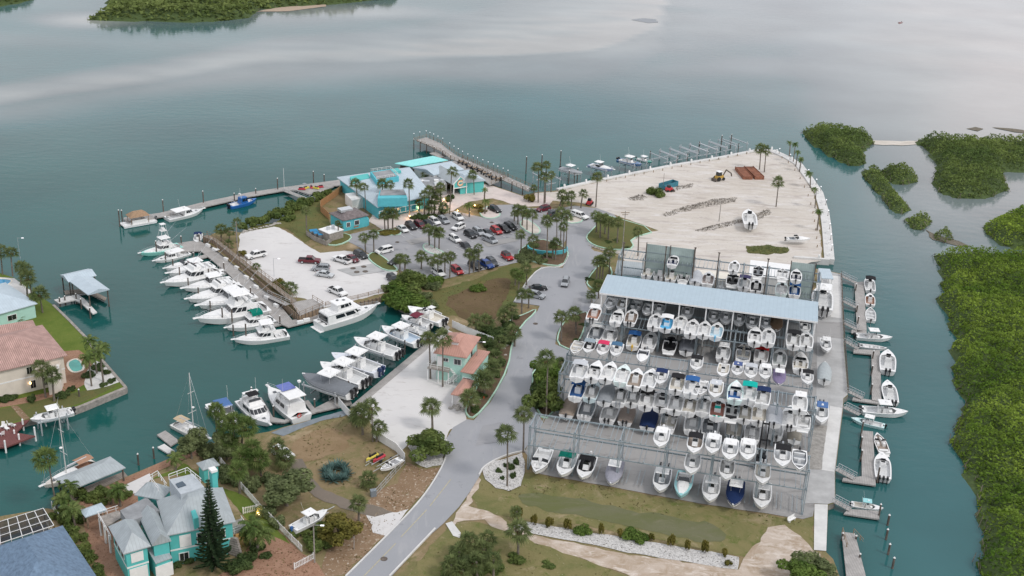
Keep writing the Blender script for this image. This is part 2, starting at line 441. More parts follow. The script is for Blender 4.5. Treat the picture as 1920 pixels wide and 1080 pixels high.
litter=ground_mat("leaf_litter_verge",[(c(128,106,84),.25,.40,.60,5,(1,1,0)),(c(188,176,160),1.6,.57,.68,3,(1,1,0)),(c(102,96,62),.5,.60,.74,5,(1,1,0))],c(140,118,96),bump=.7,bscale=2)
whiterock=ground_mat("white_rock_bed",[(c(172,170,168),2.2,.45,.62,2,(1,1,0)),(c(104,100,92),3.2,.58,.66,2,(1,1,0))],c(200,198,195),bump=1.,bscale=3)
brick=ground_mat("brick_paving",[(c(146,114,94),.5,.40,.60,4,(1,1,0)),(c(120,88,70),2.5,.56,.66,2,(1,1,0))],c(156,124,104),bump=.3,bscale=4)
pinkpave=ground_mat("pale_pink_paving",[(c(196,184,178),.4,.42,.62,5,(1,1,0))],c(208,196,190),bump=.2,bscale=4)
mulch=ground_mat("mulch_bed",[(c(96,80,66),.8,.40,.60,4,(1,1,0)),(c(86,92,54),.5,.60,.75,4,(1,1,0))],c(110,92,76),bump=.8,bscale=3)
weed=ground_mat("dry_weed_heap",[(c(122,116,104),.9,.42,.58,5,(1,1,0)),(c(84,80,70),1.8,.55,.65,4,(1,1,0))],c(106,100,88),bump=1.,bscale=2.5)
palesand=ground_mat("pale_beach_sand",[(c(186,178,168),.2,.40,.62,5,(1,2,0))],c(206,199,190),bump=.3,bscale=1)
steelgrey=mat("blue_grey_paving",srgb(122,130,136),rough=.9,var=.15,scale=.6)
MAIN=[(-60,1300),(-60,985),(0,968),(88,953),(105,956),(130,943),(180,921),(236,894),(312,862),(345,849),(420,824),(505,809),(530,801),(660,766),(672,758),(797,651),(840,609),(825,601),(790,589),(765,584),(745,573),(735,561),(727,554),(672,567),(607,581),(562,599),(532,573),(450,506),(382,448),(402,437),(425,431),(450,436),(480,425),(517,418),(545,395),(570,382),(595,372),(635,351),(650,337),(760,312),(830,297),(868,318),(915,345),(980,366),(1003,361),(1045,357),(1110,342),(1200,324),(1260,312),(1350,297),(1415,284),(1447,283),(1477,297),(1497,309),(1515,333),(1535,362),(1546,400),(1550,430),(1555,490),(1488,484),(1486,499),(1533,504),(1577,513),(1581,600),(1583,650),(1589,720),(1590,742),(1582,748),(1581,766),(1566,887),(1566,943),(1553,947),(1549,1035),(1562,1048),(1574,1080),(1600,1300)]
def landmass(name,px,m,zb=-3.,side=None):
 o=sheet(name,px,m)
 pts=GP(px)
 b=MB()
 n=len(pts)
 b.add([(p.x,p.y,zb)for p in pts]+[(p.x,p.y,LAND)for p in pts],[(i,(i+1)%n,n+(i+1)%n,n+i)for i in range(n)])
 w=b.build(name+"_bank",side or darkwood);structure(w)
 return o
landmass("land",MAIN,soil,side=mat("seawall_bank",(.2,.19,.17),rough=.95,var=.4,scale=.8))
LEFTL=[(-90,500),(0,512),(27,521),(60,545),(100,572),(130,601),(160,632),(175,653),(192,676),(236,727),(155,762),(130,771),(40,792),(0,804),(-90,830)]
landmass("residential_ground",LEFTL,lawn,side=MATS["seawall_bank"])
D1,D2,D3,D4,D5,D6=.02,.055,.09,.12,.15,.18
# grounds, lowest first
sheet("grass_field",[(985,505),(1015,500),(1000,525),(975,555),(945,590),(905,605),(850,592),(800,592),(752,575),(765,560),(790,555),(840,538),(900,520),(970,488)],grassm,D1,.6)
sheet("ditch_bed",[(832,562),(870,545),(925,522),(955,520),(960,535),(940,575),(918,612),(880,606),(850,585)],brownbed,D2,.8,sm=1,seed=3)
sheet("sand_lot",[(1003,362),(1045,359),(1110,344),(1260,313.5),(1350,298.5),(1415,285.5),(1447,284.5),(1475,298),(1494,311),(1512,335),(1526,365),(1533,400),(1538,440),(1541,488),(1486,500),(1500,572),(1330,556),(1160,530),(1172,490),(1132,455),(1165,447),(1215,437),(1235,432),(1150,402),(1112,388),(1090,380),(1050,378),(1005,372)],sand,D1,.5)
sheet("shell_parking_lot",[(450,437),(498,424),(520,425),(548,440),(575,460),(600,474),(645,470),(690,476),(702,482),(725,500),(745,511),(742,533),(726,547),(672,562),(606,577),(572,560),(540,556),(500,527),(470,503),(447,475)],sandw,D1,.5)
sheet("shell_forecourt",[(672,760),(800,652),(836,616),(862,630),(884,690),(868,742),(876,788),(845,805),(834,828),(800,812),(765,834),(748,850),(705,815),(692,790),(662,772)],sandw,D1,.4)
sheet("restaurant_sand",[(905,345),(917,347),(980,368),(1003,363),(1040,372),(1030,385),(990,388),(960,383),(925,372),(880,378),(850,395),(720,432),(690,415),(700,400),(790,375),(850,352)],pinkpave,D2,.3)
sheet("grass_point",[(450,437),(470,425),(517,418),(545,400),(575,382),(598,374),(612,400),(620,425),(600,440),(572,455),(560,445),(540,430),(515,425)],grassm,D2,.5)
sheet("parking_asphalt",[(700,480),(662,458),(640,448),(660,438),(690,432),(740,434),(790,416),(852,396),(905,408),(935,408),(922,385),(960,384),(995,391),(1040,392),(1078,386),(1120,391),(1150,402),(1172,420),(1160,440),(1130,446),(1104,470),(1078,470),(1062,450),(1040,485),(985,489),(900,508),(845,521),(800,532),(775,518),(735,500)],asph,D3,.25)
sheet("road",[(1060,440),(1105,440),(1096,452),(1102,461),(1114,471),(1133,475),(1150,480),(1130,495),(1110,508),(1097,530),(1103,544),(1128,551),(1101,585),(1086,587),(1058,599),(1044,625),(1041,646),(1069,659),(1065,675),(1040,680),(1000,686),(994,736),(1000,762),(1019,794),(1010,800),(990,835),(981,847),(945,856),(907,876),(900,892),(881,923),(861,951),(832,982),(800,1010),(731,1085),(700,1125),(606,1125),(646,1085),(715,1016),(767,962),(801,923),(833,870),(836,847),(834,828),(850,802),(876,787),(888,789),(919,756),(951,699),(956,649),(978,613),(1008,583),(1012,574),(962,567),(985,530),(1015,501),(1055,503),(1067,481),(1062,470)],roadm,D4,0.0)
sheet("rack_yard",[(1128,551),(1160,534),(1330,560),(1486,578),(1533,570),(1537,640),(1535,760),(1525,968),(1506,974),(1310,944),(1197,923),(1012,889),(984,847),(1010,800),(1019,793),(1040,760),(1050,690),(1070,657),(1085,620),(1101,588)],apron,D3,.2)
sheet("pier_pavement",[(1533,505),(1577,515),(1580,600),(1582,650),(1588,720),(1589,741),(1581,748),(1580,766),(1565,887),(1565,942),(1552,946),(1506,944),(1515,880),(1530,765),(1532,640)],concrete,D4,0)
sheet("pier_dark_patch",[(1531,603),(1580,606),(1582,636),(1531,632)],apron,D5,.3)
sheet("pier_pale_slab",[(1554,517),(1575,519),(1577,598),(1557,595)],whiteconc,D5,0)
sheet("pier_edge_slab",[(1556,762),(1579,766),(1564,886),(1538,882)],whiteconc,D5,0)
sheet("pier_gravel_patch",[(1519,797),(1551,800),(1540,882),(1514,880)],mat("pier_gravel",srgb(150,147,142),rough=.95,var=.25,scale=1.2),D5,.2)
sheet("footpath",[(1527,946),(1552,947),(1549,1034),(1526,1032)],whiteconc,D4,0)
vergem=ground_mat("patchy_verge_grass",[(c(104,106,66),.12,.45,.66,4,(1,1,0)),(c(152,138,110),.14,.56,.70,5,(1,1,0)),(c(92,102,52),.5,.54,.70,5,(1,1,0)),(c(178,164,144),1.8,.64,.75,4,(1,1,0))],c(124,117,80),bump=.6,bscale=2.5)
sheet("grass_verge",[(900,892),(940,880),(1012,890),(1197,925),(1310,946),(1506,976),(1526,965),(1526,1034),(1500,1045),(1384,1042),(1260,1018),(1100,985),(990,972),(900,958),(884,930)],vergem,D1,.5)
sheet("wet_swale",[(972,931),(1000,925),(1060,931),(1180,956),(1310,977),(1352,988),(1362,1006),(1350,1022),(1300,1014),(1180,985),(1060,962),(985,948)],swale,D2,1.1,sm=1,seed=9)
sheet("sand_track",[(898,893),(880,925),(858,955),(850,985),(870,975),(905,975),(950,1000),(1010,1025),(1100,1052),(1200,1085),(1250,1110),(1500,1110),(1540,1040),(1526,1030),(1500,1005),(1470,985),(1440,990),(1400,1040),(1384,1068),(1280,1055),(1180,1040),(1090,1022),(1000,1004),(960,990),(920,960),(880,950),(890,925),(903,900)],ground_mat("sandy_track_soil",[(c(160,142,122),.2,.42,.62,5,(1,1,0)),(c(206,196,186),.35,.50,.68,5,(1,2,.3)),(c(120,112,78),.6,.62,.74,5,(1,1,0))],c(184,170,156),bump=.5,bscale=2),D2,.7,seed=5)
sheet("white_gravel_bed",[(962,990),(975,978),(1000,980),(1100,998),(1240,1020),(1386,1045),(1384,1069),(1280,1054),(1180,1037),(1090,1018),(1000,1002)],whiterock,D3,.35)
sheet("white_rock_patch",[(903,882),(920,868),(950,860),(980,850),(985,885),(975,912),(955,922),(930,915),(910,900)],whiterock,D5,.3)
sheet("white_rock_corner",[(765,838),(800,815),(832,832),(835,850),(828,872),(800,878),(778,868)],whiterock,D3,.4)
sheet("leaf_verge",[(762,868),(800,880),(828,876),(797,922),(760,962),(716,1008),(650,1075),(600,1085),(610,1040),(655,985),(700,925),(745,905)],litter,D1,.6)
sheet("sandy_driveway",[(690,958),(745,962),(765,955),(757,970),(722,1005),(700,1000),(694,985)],sandw,D2,.5)
sheet("dirt_track",[(548,860),(566,862),(578,885),(600,915),(650,938),(700,948),(740,960),(700,970),(640,952),(590,932),(560,900),(545,880)],dirt,D2,.5)
sheet("worn_dirt_yard",[(540,835),(580,812),(620,800),(655,815),(650,845),(600,860),(560,870)],ground_mat("worn_brown_soil",[(c(142,122,96),.3,.4,.6,5,(1,1,0)),(c(112,104,66),.5,.56,.72,5,(1,1,0))],c(132,112,86),bump=.4),D1,.9,sm=1)
sheet("blue_grey_strip",[(508,812),(530,803),(640,771),(668,770),(640,782),(600,790),(530,818)],steelgrey,D2,.2)
sheet("brick_walk",[(236,896),(312,863),(345,851),(380,838),(385,846),(345,862),(300,882),(250,902),(205,922),(190,918)],brick,D2,.1)
sheet("brick_patio",[(150,940),(230,930),(262,925),(275,940),(235,965),(215,985),(232,1040),(258,1085),(230,1110),(180,1060),(158,990)],brick,D1,.2)
sheet("mulch_garden",[(400,1085),(440,1060),(480,1010),(520,995),(560,1030),(600,1060),(610,1085),(560,1110),(400,1110)],brick,D1,.4)
sheet("backyard_lawn",[(280,900),(330,880),(345,868),(400,905),(470,935),(545,1020),(500,1000),(455,965),(400,900),(330,890)],lawn,D1,.4)
sheet("shell_walk",[(232,912),(280,888),(282,900),(262,925),(240,928)],sandw,D3,.2)
sheet("scrub_ground",[(760,1085),(820,1010),(850,985),(900,980),(960,1002),(1080,1045),(1200,1090),(1200,1130),(760,1130)],vergem,D3,.6)
sheet("concrete_culvert",[(835,983),(848,979),(864,1000),(862,1010),(850,1006)],whiteconc,D5,.1)
# parking islands and planted verges
def island(px,m=mulch,kerb=True,sm=1,h=.25):
 pts=smooth_poly(GP(px),sm)
 b=MB();b.prism(pts,LAND,LAND+h)
 o=b.build("planting_island",m);structure(o)
 if kerb:
  ln=pts+[pts[0]]
  ribbon("kerb",ln,.32,kerbmint,LAND,LAND+h+.05)
island([(708,434),(735,430),(752,436),(750,441),(722,442),(710,440)])
island([(792,462),(800,457),(815,466),(832,474),(832,478),(815,478),(798,472)],whiterock)
island([(688,482),(700,473),(715,480),(742,502),(746,509),(722,508),(700,495)],grassm)
island([(905,409),(898,397),(920,385),(932,398),(940,404),(925,411)],pinkpave)
island([(972,421),(985,410),(1008,425),(1014,434),(1008,441),(990,437)],palesand)
island([(968,476),(985,462),(1010,448),(1045,458),(1062,468),(1066,478),(1055,500),(1020,497),(985,487)],mulch)
island([(1058,412),(1078,405),(1094,412),(1088,418),(1066,420)],palesand)
island([(1098,445),(1110,432),(1120,422),(1115,400),(1130,402),(1235,433),(1180,448),(1190,466),(1160,470),(1125,465),(1105,456)],grassm)
island([(605,449),(622,436),(655,440),(660,449),(635,461),(612,460)],grassm)
island([(1099,530),(1112,510),(1128,495),(1150,505),(1140,535),(1122,545),(1106,540)],grassm)
island([(1088,588),(1104,586),(1095,620),(1078,655),(1068,657),(1044,645),(1048,622),(1060,601)],mulch)
island([(1000,690),(1030,680),(1048,690),(1045,745),(1040,770),(1020,790),(1004,762),(997,736)],mulch)
island([(962,598),(985,590),(1005,580),(1003,588),(980,608),(960,642),(953,690),(922,748),(890,785),(876,782),(872,765),(895,730),(905,690),(915,660),(935,620)],mulch)
# kerbs along the road
def kerb(px,m=kerbmint,w=.3):ribbon("kerb",smooth_line(GP(px)),w,m,LAND,LAND+.30)
kerb([(1066,480),(1055,503),(1015,501),(990,525),(965,566)],whiteconc)
kerb([(837,826),(838,848),(832,872),(802,922),(768,962),(716,1015),(648,1082)],whiteconc,.25)
kerb([(984,846),(945,855),(907,875),(898,892)],whiteconc)
kerb([(816,992),(780,1030),(730,1082)],whiteconc)
# painted lines
def paintline(name,a,b_,w,m):
 A,B_=G(*a),G(*b_);d=(B_-A).normalized();n=Vector((-d.y,d.x,0))*w/2
 q=MB();z=LAND+D4+.02
 q.add([(p.x,p.y,z)for p in(A-n,B_-n,B_+n,A+n)],[(0,1,2,3)])
 o=q.build(name,m);structure(o)
lnw=mat("worn_white_line",srgb(190,190,190),rough=.9,var=.2,scale=2)
lny=mat("worn_yellow_line",srgb(176,168,140),rough=.9,var=.2,scale=2)
for k in range(9):paintline("parking_line",(745+k*14.5,437-k*4.4),(760+k*14.5,446-k*4.4),.2,lnw)
for k in range(9):paintline("parking_line",(838+k*15,468-k*5.2),(858+k*15,477-k*5.2),.2,lnw)
for k in range(9):paintline("parking_line",(868+k*15,436-k*4.6),(888+k*15,445-k*4.6),.2,lnw)
for k in range(10):paintline("parking_line",(815+k*18,503-k*3),(838+k*18,516-k*3.4),.2,lnw)
for a,b_ in(((676,1088),(742,1020)),((752,1008),(800,957)),((806,950),(845,900))):paintline("centre_line",a,b_,.16,lny)
sheet("tank_pad",[(632,506),(697,495),(722,509),(662,518)],concrete,D3,.1)
sheet("asphalt_patch",[(760,452),(800,444),(812,450),(772,460)],apron,D5,.3);sheet("asphalt_patch",[(905,455),(960,446),(972,452),(915,464)],apron,D5,.3);sheet("asphalt_patch",[(1075,560),(1092,558),(1088,580),(1070,582)],asph,D5,.3);sheet("asphalt_patch",[(905,800),(945,792),(930,830),(890,836)],asph,D5,.4)
for _i,(_x,_y)in enumerate(((745,454),(922,417),(1004,607),(720,1048),(662,503),(682,500),(669,510),(685,509))):
 b=MB();b.tube((0,0,0),(0,0,.05),.75 if _i>3 else .6,n=12);o=b.build("drain_cover",darkwood);o.location=G(_x,_y,LAND+.12);tag(o,"dark round cover in the paving, %s"%("by the white minivan","near the walkway corner of the car park","on the road beside the palm strip","on the road at the picture's bottom","upper left one of the concrete tank pad","upper right one of the concrete tank pad","lower left one of the concrete tank pad","lower right one of the concrete tank pad")[_i],"drain cover","round covers in the paving")
# ------------------------------------------------------------------ boats
WH=(.82,.82,.81);GR=(.30,.32,.34);LG=(.55,.57,.6);NV=(.012,.03,.10);BL=(.03,.12,.33);BK=(.018,.018,.02)
TN=(.33,.27,.22);AQ=(.30,.62,.64);RD=(.55,.03,.05);GN=(.0,.18,.13);TL=(.0,.42,.36);CRM=(.68,.64,.56);SKY=(.12,.47,.75);PUR=(.22,.18,.30);YL=(.75,.45,.02);LIN=(.66,.67,.67);LINW=(.78,.78,.77)
def hb(t,B,fine=2.3):
 if t<.45:return B/2*(.90+.10*math.sin(pi*.5*t/.45))
 return B/2*max(.015,1-((t-.45)/.55)**fine)
def sheerz(t,D):return D*(.86+.20*t*t)
def hull_shell(b,L,B,D,n=12,fine=2.3,flare=.84,capw=.16,t0=.05,t1=.86,cap=True):
 secs=[];ts=[i/n for i in range(n+1)]
 for t in ts:
  h=hb(t,B,fine);sz=sheerz(t,D)
  kx=t if t<.6 else .6+(t-.6)*.78
  kz=0 if t<.62 else D*.52*((t-.62)/.38)**2
  x=-L/2+L*t;xk=-L/2+L*kx;xc=(x+xk)/2
  zc=D*.30+kz*.55
  secs.append([(x,h,sz),(x,h*1.0,sz-.09),(xc,h*flare,zc),(xk,0,kz),(xc,-h*flare,zc),(x,-h,sz-.09),(x,-h,sz)])
 b.loft(secs,closed=False)
 s0=secs[0];b.add(s0,[(6,5,4,3,2,1,0)])
 if cap:# gunwale cap and closed deck ahead of / behind the well
  top=[]
  for t in ts:
   h=hb(t,B,fine);w=max(0,h-capw)if t0<t<t1 else 0
   x=-L/2+L*t;z=sheerz(t,D)
   top.append((x,h,w,z))
  for(xa,ha,wa,za),(xb,hb_,wb,zb)in zip(top,top[1:]):
   for sgn in(1,-1):
    q=[(xa,sgn*ha,za),(xb,sgn*hb_,zb),(xb,sgn*wb,zb+(.03 if wb==0 else 0)),(xa,sgn*wa,za+(.03 if wa==0 else 0))]
    b.add(q,[(3,2,1,0)if sgn>0 else(0,1,2,3)])
 return b
def liner(b,L,B,D,n=12,fine=2.3,capw=.16,t0=.05,t1=.86,depth=.55):
 ts=[i/n for i in range(n+1)if t0<i/n<t1]
 secs=[]
 for t in ts:
  w=max(.02,hb(t,B,fine)-capw);x=-L/2+L*t;z=sheerz(t,D)+.004;f=max(.2,sheerz(0,D)-depth*.8)
  secs.append([(x,w,z),(x,w*.93,f),(x,-w*.93,f),(x,-w,z)])
 b.loft(secs,closed=False)
 b.f=[tuple(reversed(f))for f in b.f]
 for s_,fl in((secs[0],0),(secs[-1],1)):b.add(s_,[(0,1,2,3)if fl else(3,2,1,0)])
 return b
def outboard(b,x,y,z,k=1.):
 b.box((x-.18*k,y,z+.42*k),(.62*k,.36*k,.5*k),top=(.75,.8),shift=(-.03,0))
 b.box((x-.16*k,y,z-.15*k),(.26*k,.15*k,.8*k));b.box((x-.2*k,y,z-.62*k),(.5*k,.1*k,.16*k))
BL_L,BL_B,BL_D=7.6,2.55,1.3
def add_engines(root,n,L,D,k=1.):
 sp_=.62*k
 for i in range(n):
  b=MB();outboard(b,-L/2-.08,(i-(n-1)/2)*sp_,D*.72,k)
  b.build("outboard",paint,root,col=BK)
def t_top(root,x,z,l,w,h,name="t_top"):
 b=MB()
 b.box((x,0,z+h),(l,w,.10),top=(.94,.92));o=b.build(name,paint,root,col=WH)
 f=MB()
 for sx in(-.32,.36):
  for sy in(-.36,.36):f.tube((x+sx*l*.7,sy*w*.75,z-.2),(x+sx*l,sy*w,z+h),.035,n=4)
 f.build("top_frame",alu,root)
 a=MB();a.box((x+l*.12,0,z+h+.14),(.5,.4,.16),top=(.6,.6));a.tube((x-l*.3,w*.3,z+h),(x-l*.55,w*.34,z+h+2.2),.018,n=3)
 for s_ in(-.5,-.25,0,.25,.5):a.tube((x-l*.5,s_*w*.8,z+h-.1),(x-l*.56,s_*w*.85,z+h+.35),.025,n=3)
 a.build("antenna",white,root)
def make_boat(kind):
 L,B,D=BL_L,BL_B,BL_D
 root=empty("stored_boat")
 t1={'bow':.9,'cud':.5,'cov':.05,'covtt':.05}.get(kind[:5]if kind.startswith('cov')else kind[:3],.88 if kind[0]=='s' else .74)
 base=kind.rstrip('0123456789');ne=int(kind[-1])if kind[-1].isdigit()else 1
 fine=2.7 if base in('cc','ccn','bim','cctow')else 2.2
 b=MB();hull_shell(b,L,B,D,fine=fine,t1=t1,t0=.05)
 b.build("hull",paint,root,col=WH,smooth=False)
 rr=MB()
 rr.path([(-L/2+L*t,hb(t,B,fine)+.01,sheerz(t,D)-.05)for t in[i/12 for i in range(13)]],.035,4)
 rr.path([(-L/2+L*t,-hb(t,B,fine)-.01,sheerz(t,D)-.05)for t in[i/12 for i in range(13)]],.035,4)
 rr.build("rub_rail",black if base in('bow','skiff')else alu,root)
 fl=sheerz(0,D)-.55
 if not base.startswith('cov'):
  d=MB();liner(d,L,B,D,fine=fine,t1=t1)
  d.build("cockpit_liner",deckgrey,root,col=LIN)
 if base in('cc','ccn','bim'):
  cns=MB();cns.box((.15,0,fl+.58),(1.25,.95,1.15),top=(.72,.85),shift=(-.1,0));cns.box((-.95,0,fl+.45),(.6,1.0,.9),top=(.85,.95))
  cns.box((.95,0,fl+.3),(.5,.8,.6));cns.build("console",white,root)
  w_=MB();w_.box((.38,0,fl+1.36),(.08,.85,.5),top=(1,.8),shift=(-.12,0));w_.box((-.03,0,fl+1.19),(.3,.6,.06));w_.build("windshield",glass,root)
  sc=MB();sc.box((-.95,0,fl+.95),(.5,.92,.12));sc.box((-1.2,0,fl+1.2),(.1,.92,.4))
  sc.box((2.35,.42,fl+.32),(1.2,.36,.3),rz=-.28);sc.box((2.35,-.42,fl+.32),(1.2,.36,.3),rz=.28);sc.box((-3.25,0,fl+.3),(.4,1.5,.45))
  sc.build("upholstery",deckgrey,root,col=LINW)
  h_=MB();h_.box((1.75,0,fl+.02),(.5,.5,.05));h_.box((3.05,0,sheerz(.9,D)+.04),(.32,.3,.05));h_.build("hatch",mat("pale_hatch",(.6,.62,.62),rough=.5),root)
 if base=='cc':t_top(root,-.2,fl,2.2,1.9,2.15)
 if base=='bim':
  m_=MB();secs=[]
  for i in range(6):
   a=-1.15+2.3*i/5
   secs.append([(-.35+x,a,fl+2.0+.18*math.cos(a*1.3))for x in(-1.05,-.5,0,.5,1.05)])
  m_.loft(secs,closed=False);m_.add([(p[0],p[1],p[2]-.05)for s_ in secs for p in s_],[(i*5+j+5,i*5+j+6,i*5+j+1,i*5+j)for i in range(5)for j in range(4)])
  m_.build("bimini_top",cloth,root,col=NV)
  f=MB()
  for sy in(-1.1,1.1):
   for sx in(-1.2,.5):f.tube((-.35,sy,fl+.5),(sx,sy,fl+2.05),.022,n=4)
  f.build("top_frame",alu,root)
 if base in('cov','covtt'):
  m_=MB();secs=[]
  for i in range(11):
   t=.01+.965*i/10;h=hb(t,B,fine)+.03;z=sheerz(t,D);rz=.55*math.sin(pi*min(1,.18+t*.8))*(1-t**4)
   x=-L/2+L*t
   secs.append([(x,h,z-.25),(x,h,z+.02),(x,h*.55,z+rz*.75),(x,0,z+rz),(x,-h*.55,z+rz*.75),(x,-h,z+.02),(x,-h,z-.25)])
  m_.loft(secs,closed=False);m_.f=[tuple(reversed(f))for f in m_.f];m_.f=[tuple(reversed(f))for f in m_.f]
  m_.add(secs[0],[tuple(range(7))])
  m_.build("canvas_cover",cloth,root,col=GR,smooth=True)
  if base=='covtt':t_top(root,-.35,fl,2.1,1.9,2.15)
 if base=='bow':
  sc=MB()
  for y in(-.62,.62):sc.box((-.35,y,fl+.4),(.75,.6,.7),top=(.9,.9))
  sc.box((-2.9,0,fl+.35),(.7,1.8,.6));sc.box((1.9,.5,fl+.3),(1.6,.4,.5),rz=-.2);sc.box((1.9,-.5,fl+.3),(1.6,.4,.5),rz=.2)
  sc.build("upholstery",deckgrey,root,col=LINW)
  w_=MB()
  for y,rz in((-.68,.25),(.68,-.25)):w_.box((.62,y,fl+.95),(.1,.95,.55),rz=rz,top=(.8,.95),shift=(-.12,0))
  w_.build("windshield",glass,root)
  s_=MB()
  for y in(-.72,.72):s_.box((.7,y,fl+.4),(.6,.85,.72))
  s_.build("console",white,root)
  sw=MB();sw.box((-L/2-.3,0,.55),(.6,1.9,.1));sw.build("swim_platform",white,root)
 if base=='cud':
  c_=MB();secs=[]
  for i in range(6):
   t=.5+.4*i/5;h=hb(t,B,fine)*.72;x=-L/2+L*t;z=sheerz(t,D);r_=.42*(1-(i/5)**2)+.02
   secs.append([(x,h,z),(x,h*.75,z+r_),(x,0,z+r_*1.12),(x,-h*.75,z+r_),(x,-h,z)])
  c_.loft(secs);c_.build("cuddy_cabin",white,root)
  w_=MB();w_.box((-.15,0,fl+1.25),(.12,1.75,.6),top=(1,.85),shift=(-.25,0))
  for y in(-.92,.92):w_.box((-.75,y,fl+1.2),(1.1,.06,.45),top=(.8,1))
  w_.build("windshield",glass,root)
  hh=MB();hh.box((1.3,0,sheerz(.7,D)+.33),(.55,.5,.05));hh.build("hatch",glass,root)
  sc=MB()
  for y in(-.55,.55):sc.box((-.95,y,fl+.5),(.55,.55,.9),top=(.9,.9))
  sc.box((-3.1,0,fl+.3),(.5,1.8,.55));sc.build("upholstery",deckgrey,root,col=LINW)
 if base=='skiff':
  sc=MB()
  for x in(-2.6,-.6,1.6):sc.box((x,0,fl+.3),(.45,1.8,.5))
  sc.box((.3,0,fl+.5),(.6,.6,.9),top=(.7,.8));sc.build("upholstery",deckgrey,root,col=LIN)
 if base not in('bow',):add_engines(root,ne,L,D,.95)
 return root
BPROTO={}
def color_tree(o,cols):
 for ch in o.children:
  n=ch.name.split('.')[0]
  key={'hull':'hull','cockpit_liner':'liner','outboard':'eng','t_top':'top','bimini_top':'top','canvas_cover':'cov','upholstery':'seat','body':'body','canopy':'top','hardtop':'top','bridge_canvas':'top','cargo_bed':'bed','hull_stripe':'stripe'}.get(n)
  if key and key in cols:ch.color=(*cols[key],1)
  color_tree(ch,cols)
def get_boat(kind):
 if kind not in BPROTO:
  BPROTO[kind]=BIG[kind]()if kind in BIG else make_boat(kind)
 return BPROTO[kind]
BIG={}
BOATS=[]
def put_boat(kind,pos,ang,L,cols=None,label=None,group=None,bscale=1.,cat="boat",name=None):
 pr=get_boat(kind);o=dup(pr);L0=pr.get("len",BL_L);k=L/L0
 o.location=pos;o.rotation_euler=(0,0,ang);o.scale=(k,k*bscale,k)
 for key in list(o.keys()):del o[key]
 if name:o.name=name
 cc=dict(cols or{})
 rj=R.uniform(-.04,.02)
 if 'hull' not in cc:cc['hull']=tuple(min(1,x+rj)for x in WH)
 color_tree(o,cc)
 tag(o,label,cat,group);BOATS.append(o)
 return o
def afloat(kind,stern,bow,cols,label,z=0.,draft=.45,group=None,bscale=1.,hz=1.0,cat="boat",name="motor_boat"):
 A=G(*stern,z+hz);Bq=G(*bow,z+hz);d=Bq-A
 return put_boat(kind,((A.x+Bq.x)/2,(A.y+Bq.y)/2,z-draft if z==0 else z),math.atan2(d.y,d.x),d.length,cols,label,group,bscale,cat,name)
# --- bigger craft -------------------------------------------------
def rail_loop(b,pts,h,r=.03,posts=True):
 up=[(p[0],p[1],p[2]+h)for p in pts];b.path(up,r,4);b.path([(p[0],p[1],p[2]+h*.5)for p in pts],r*.7,3)
 for p,u in zip(pts,up):b.tube(p,u,r*.8,n=3)
def big_hull(root,L,B,D,cock,fine=2.0,capw=.28,depth=.8):
 b=MB();hull_shell(b,L,B,D,n=16,fine=fine,t0=.04,t1=cock,capw=capw);b.build("hull",paint,root,col=WH)
 d=MB();liner(d,L,B,D,n=16,fine=fine,t0=.04,t1=cock,capw=capw,depth=depth);d.build("cockpit_liner",deckgrey,root,col=LINW)
def cabin_block(root,name,x0,x1,w0,w1,z0,z1,rake=.8,win=True,m=None,side=True,back=.15):
 """superstructure with raked front; tapered plan from w0 (aft) to w1 (front)"""
 b=MB()
 lo=[(x0,w0/2),(x1-.8,w0/2*.97),(x1,w1/2),(x1,-w1/2),(x1-.8,-w0/2*.97),(x0,-w0/2)]
 hi=[(x0+back,w0/2*.9),(x1-rake-.7,w0/2*.86),(x1-rake,w1/2*.8),(x1-rake,-w1/2*.8),(x1-rake-.7,-w0/2*.86),(x0+back,-w0/2*.9)]
 b.loft([[(x,y,z0)for x,y in reversed(lo)],[(x,y,z1)for x,y in reversed(hi)]])
 o=b.build(name,m or white,root)
 if win:
  g=MB();u0,u1=.42,.86
  def P_(i,u):return Vector((lo[i][0]+(hi[i][0]-lo[i][0])*u,lo[i][1]+(hi[i][1]-lo[i][1])*u,z0+(z1-z0)*u))
  prs=[(1,2),(2,3),(3,4)]+([(0,1),(4,5)]if side else[])
  for i,j in prs:
   nsub=3 if(i,j)==(2,3)else(2 if(i,j)in((0,1),(4,5))else 1)
   for s_ in range(nsub):
    a,e=(s_+.06)/nsub,(s_+.94)/nsub
    if(i,j)==(0,1):a,e=.25+a*.72,.25+e*.72
    if(i,j)==(4,5):a,e=a*.72+.03,e*.72+.03
    q=[P_(i,u0).lerp(P_(j,u0),a),P_(i,u0).lerp(P_(j,u0),e),P_(i,u1).lerp(P_(j,u1),e),P_(i,u1).lerp(P_(j,u1),a)]
    n_=(q[1]-q[0]).cross(q[2]-q[0]).normalized();ctr=Vector(((x0+x1)/2,0,(z0+z1)/2))
    if n_.dot(q[0]-ctr)<0:n_=-n_;q=q[::-1]
    g.add([p+n_*.025 for p in q],[(0,1,2,3)])
  g.build("cabin_window",glass,o)
 return o
def bow_gear(root,L,B,D,fine=2.0,frm=.55):
 r_=MB();pts=[(-L/2+L*t,hb(t,B,fine)*.96,sheerz(t,D))for t in np.linspace(frm,.985,8)]
 pts2=[(p[0],-p[1],p[2])for p in reversed(pts)]
 rail_loop(r_,pts+[(L/2+.25,0,sheerz(1,D))]+pts2,.62,.022);r_.build("bow_rail",alu,root)
 b=MB();b.box((L/2+.1,0,sheerz(1,D)+.02),(1.3,.5,.14),top=(.9,.8));b.build("bow_pulpit",white,root)
 h=MB()
 for t in(.68,.8):h.box((-L/2+L*t,0,sheerz(t,D)+.06),(.6,.6,.07))
 h.build("deck_hatch",mat("smoked_hatch",(.08,.09,.1),rough=.3),root)
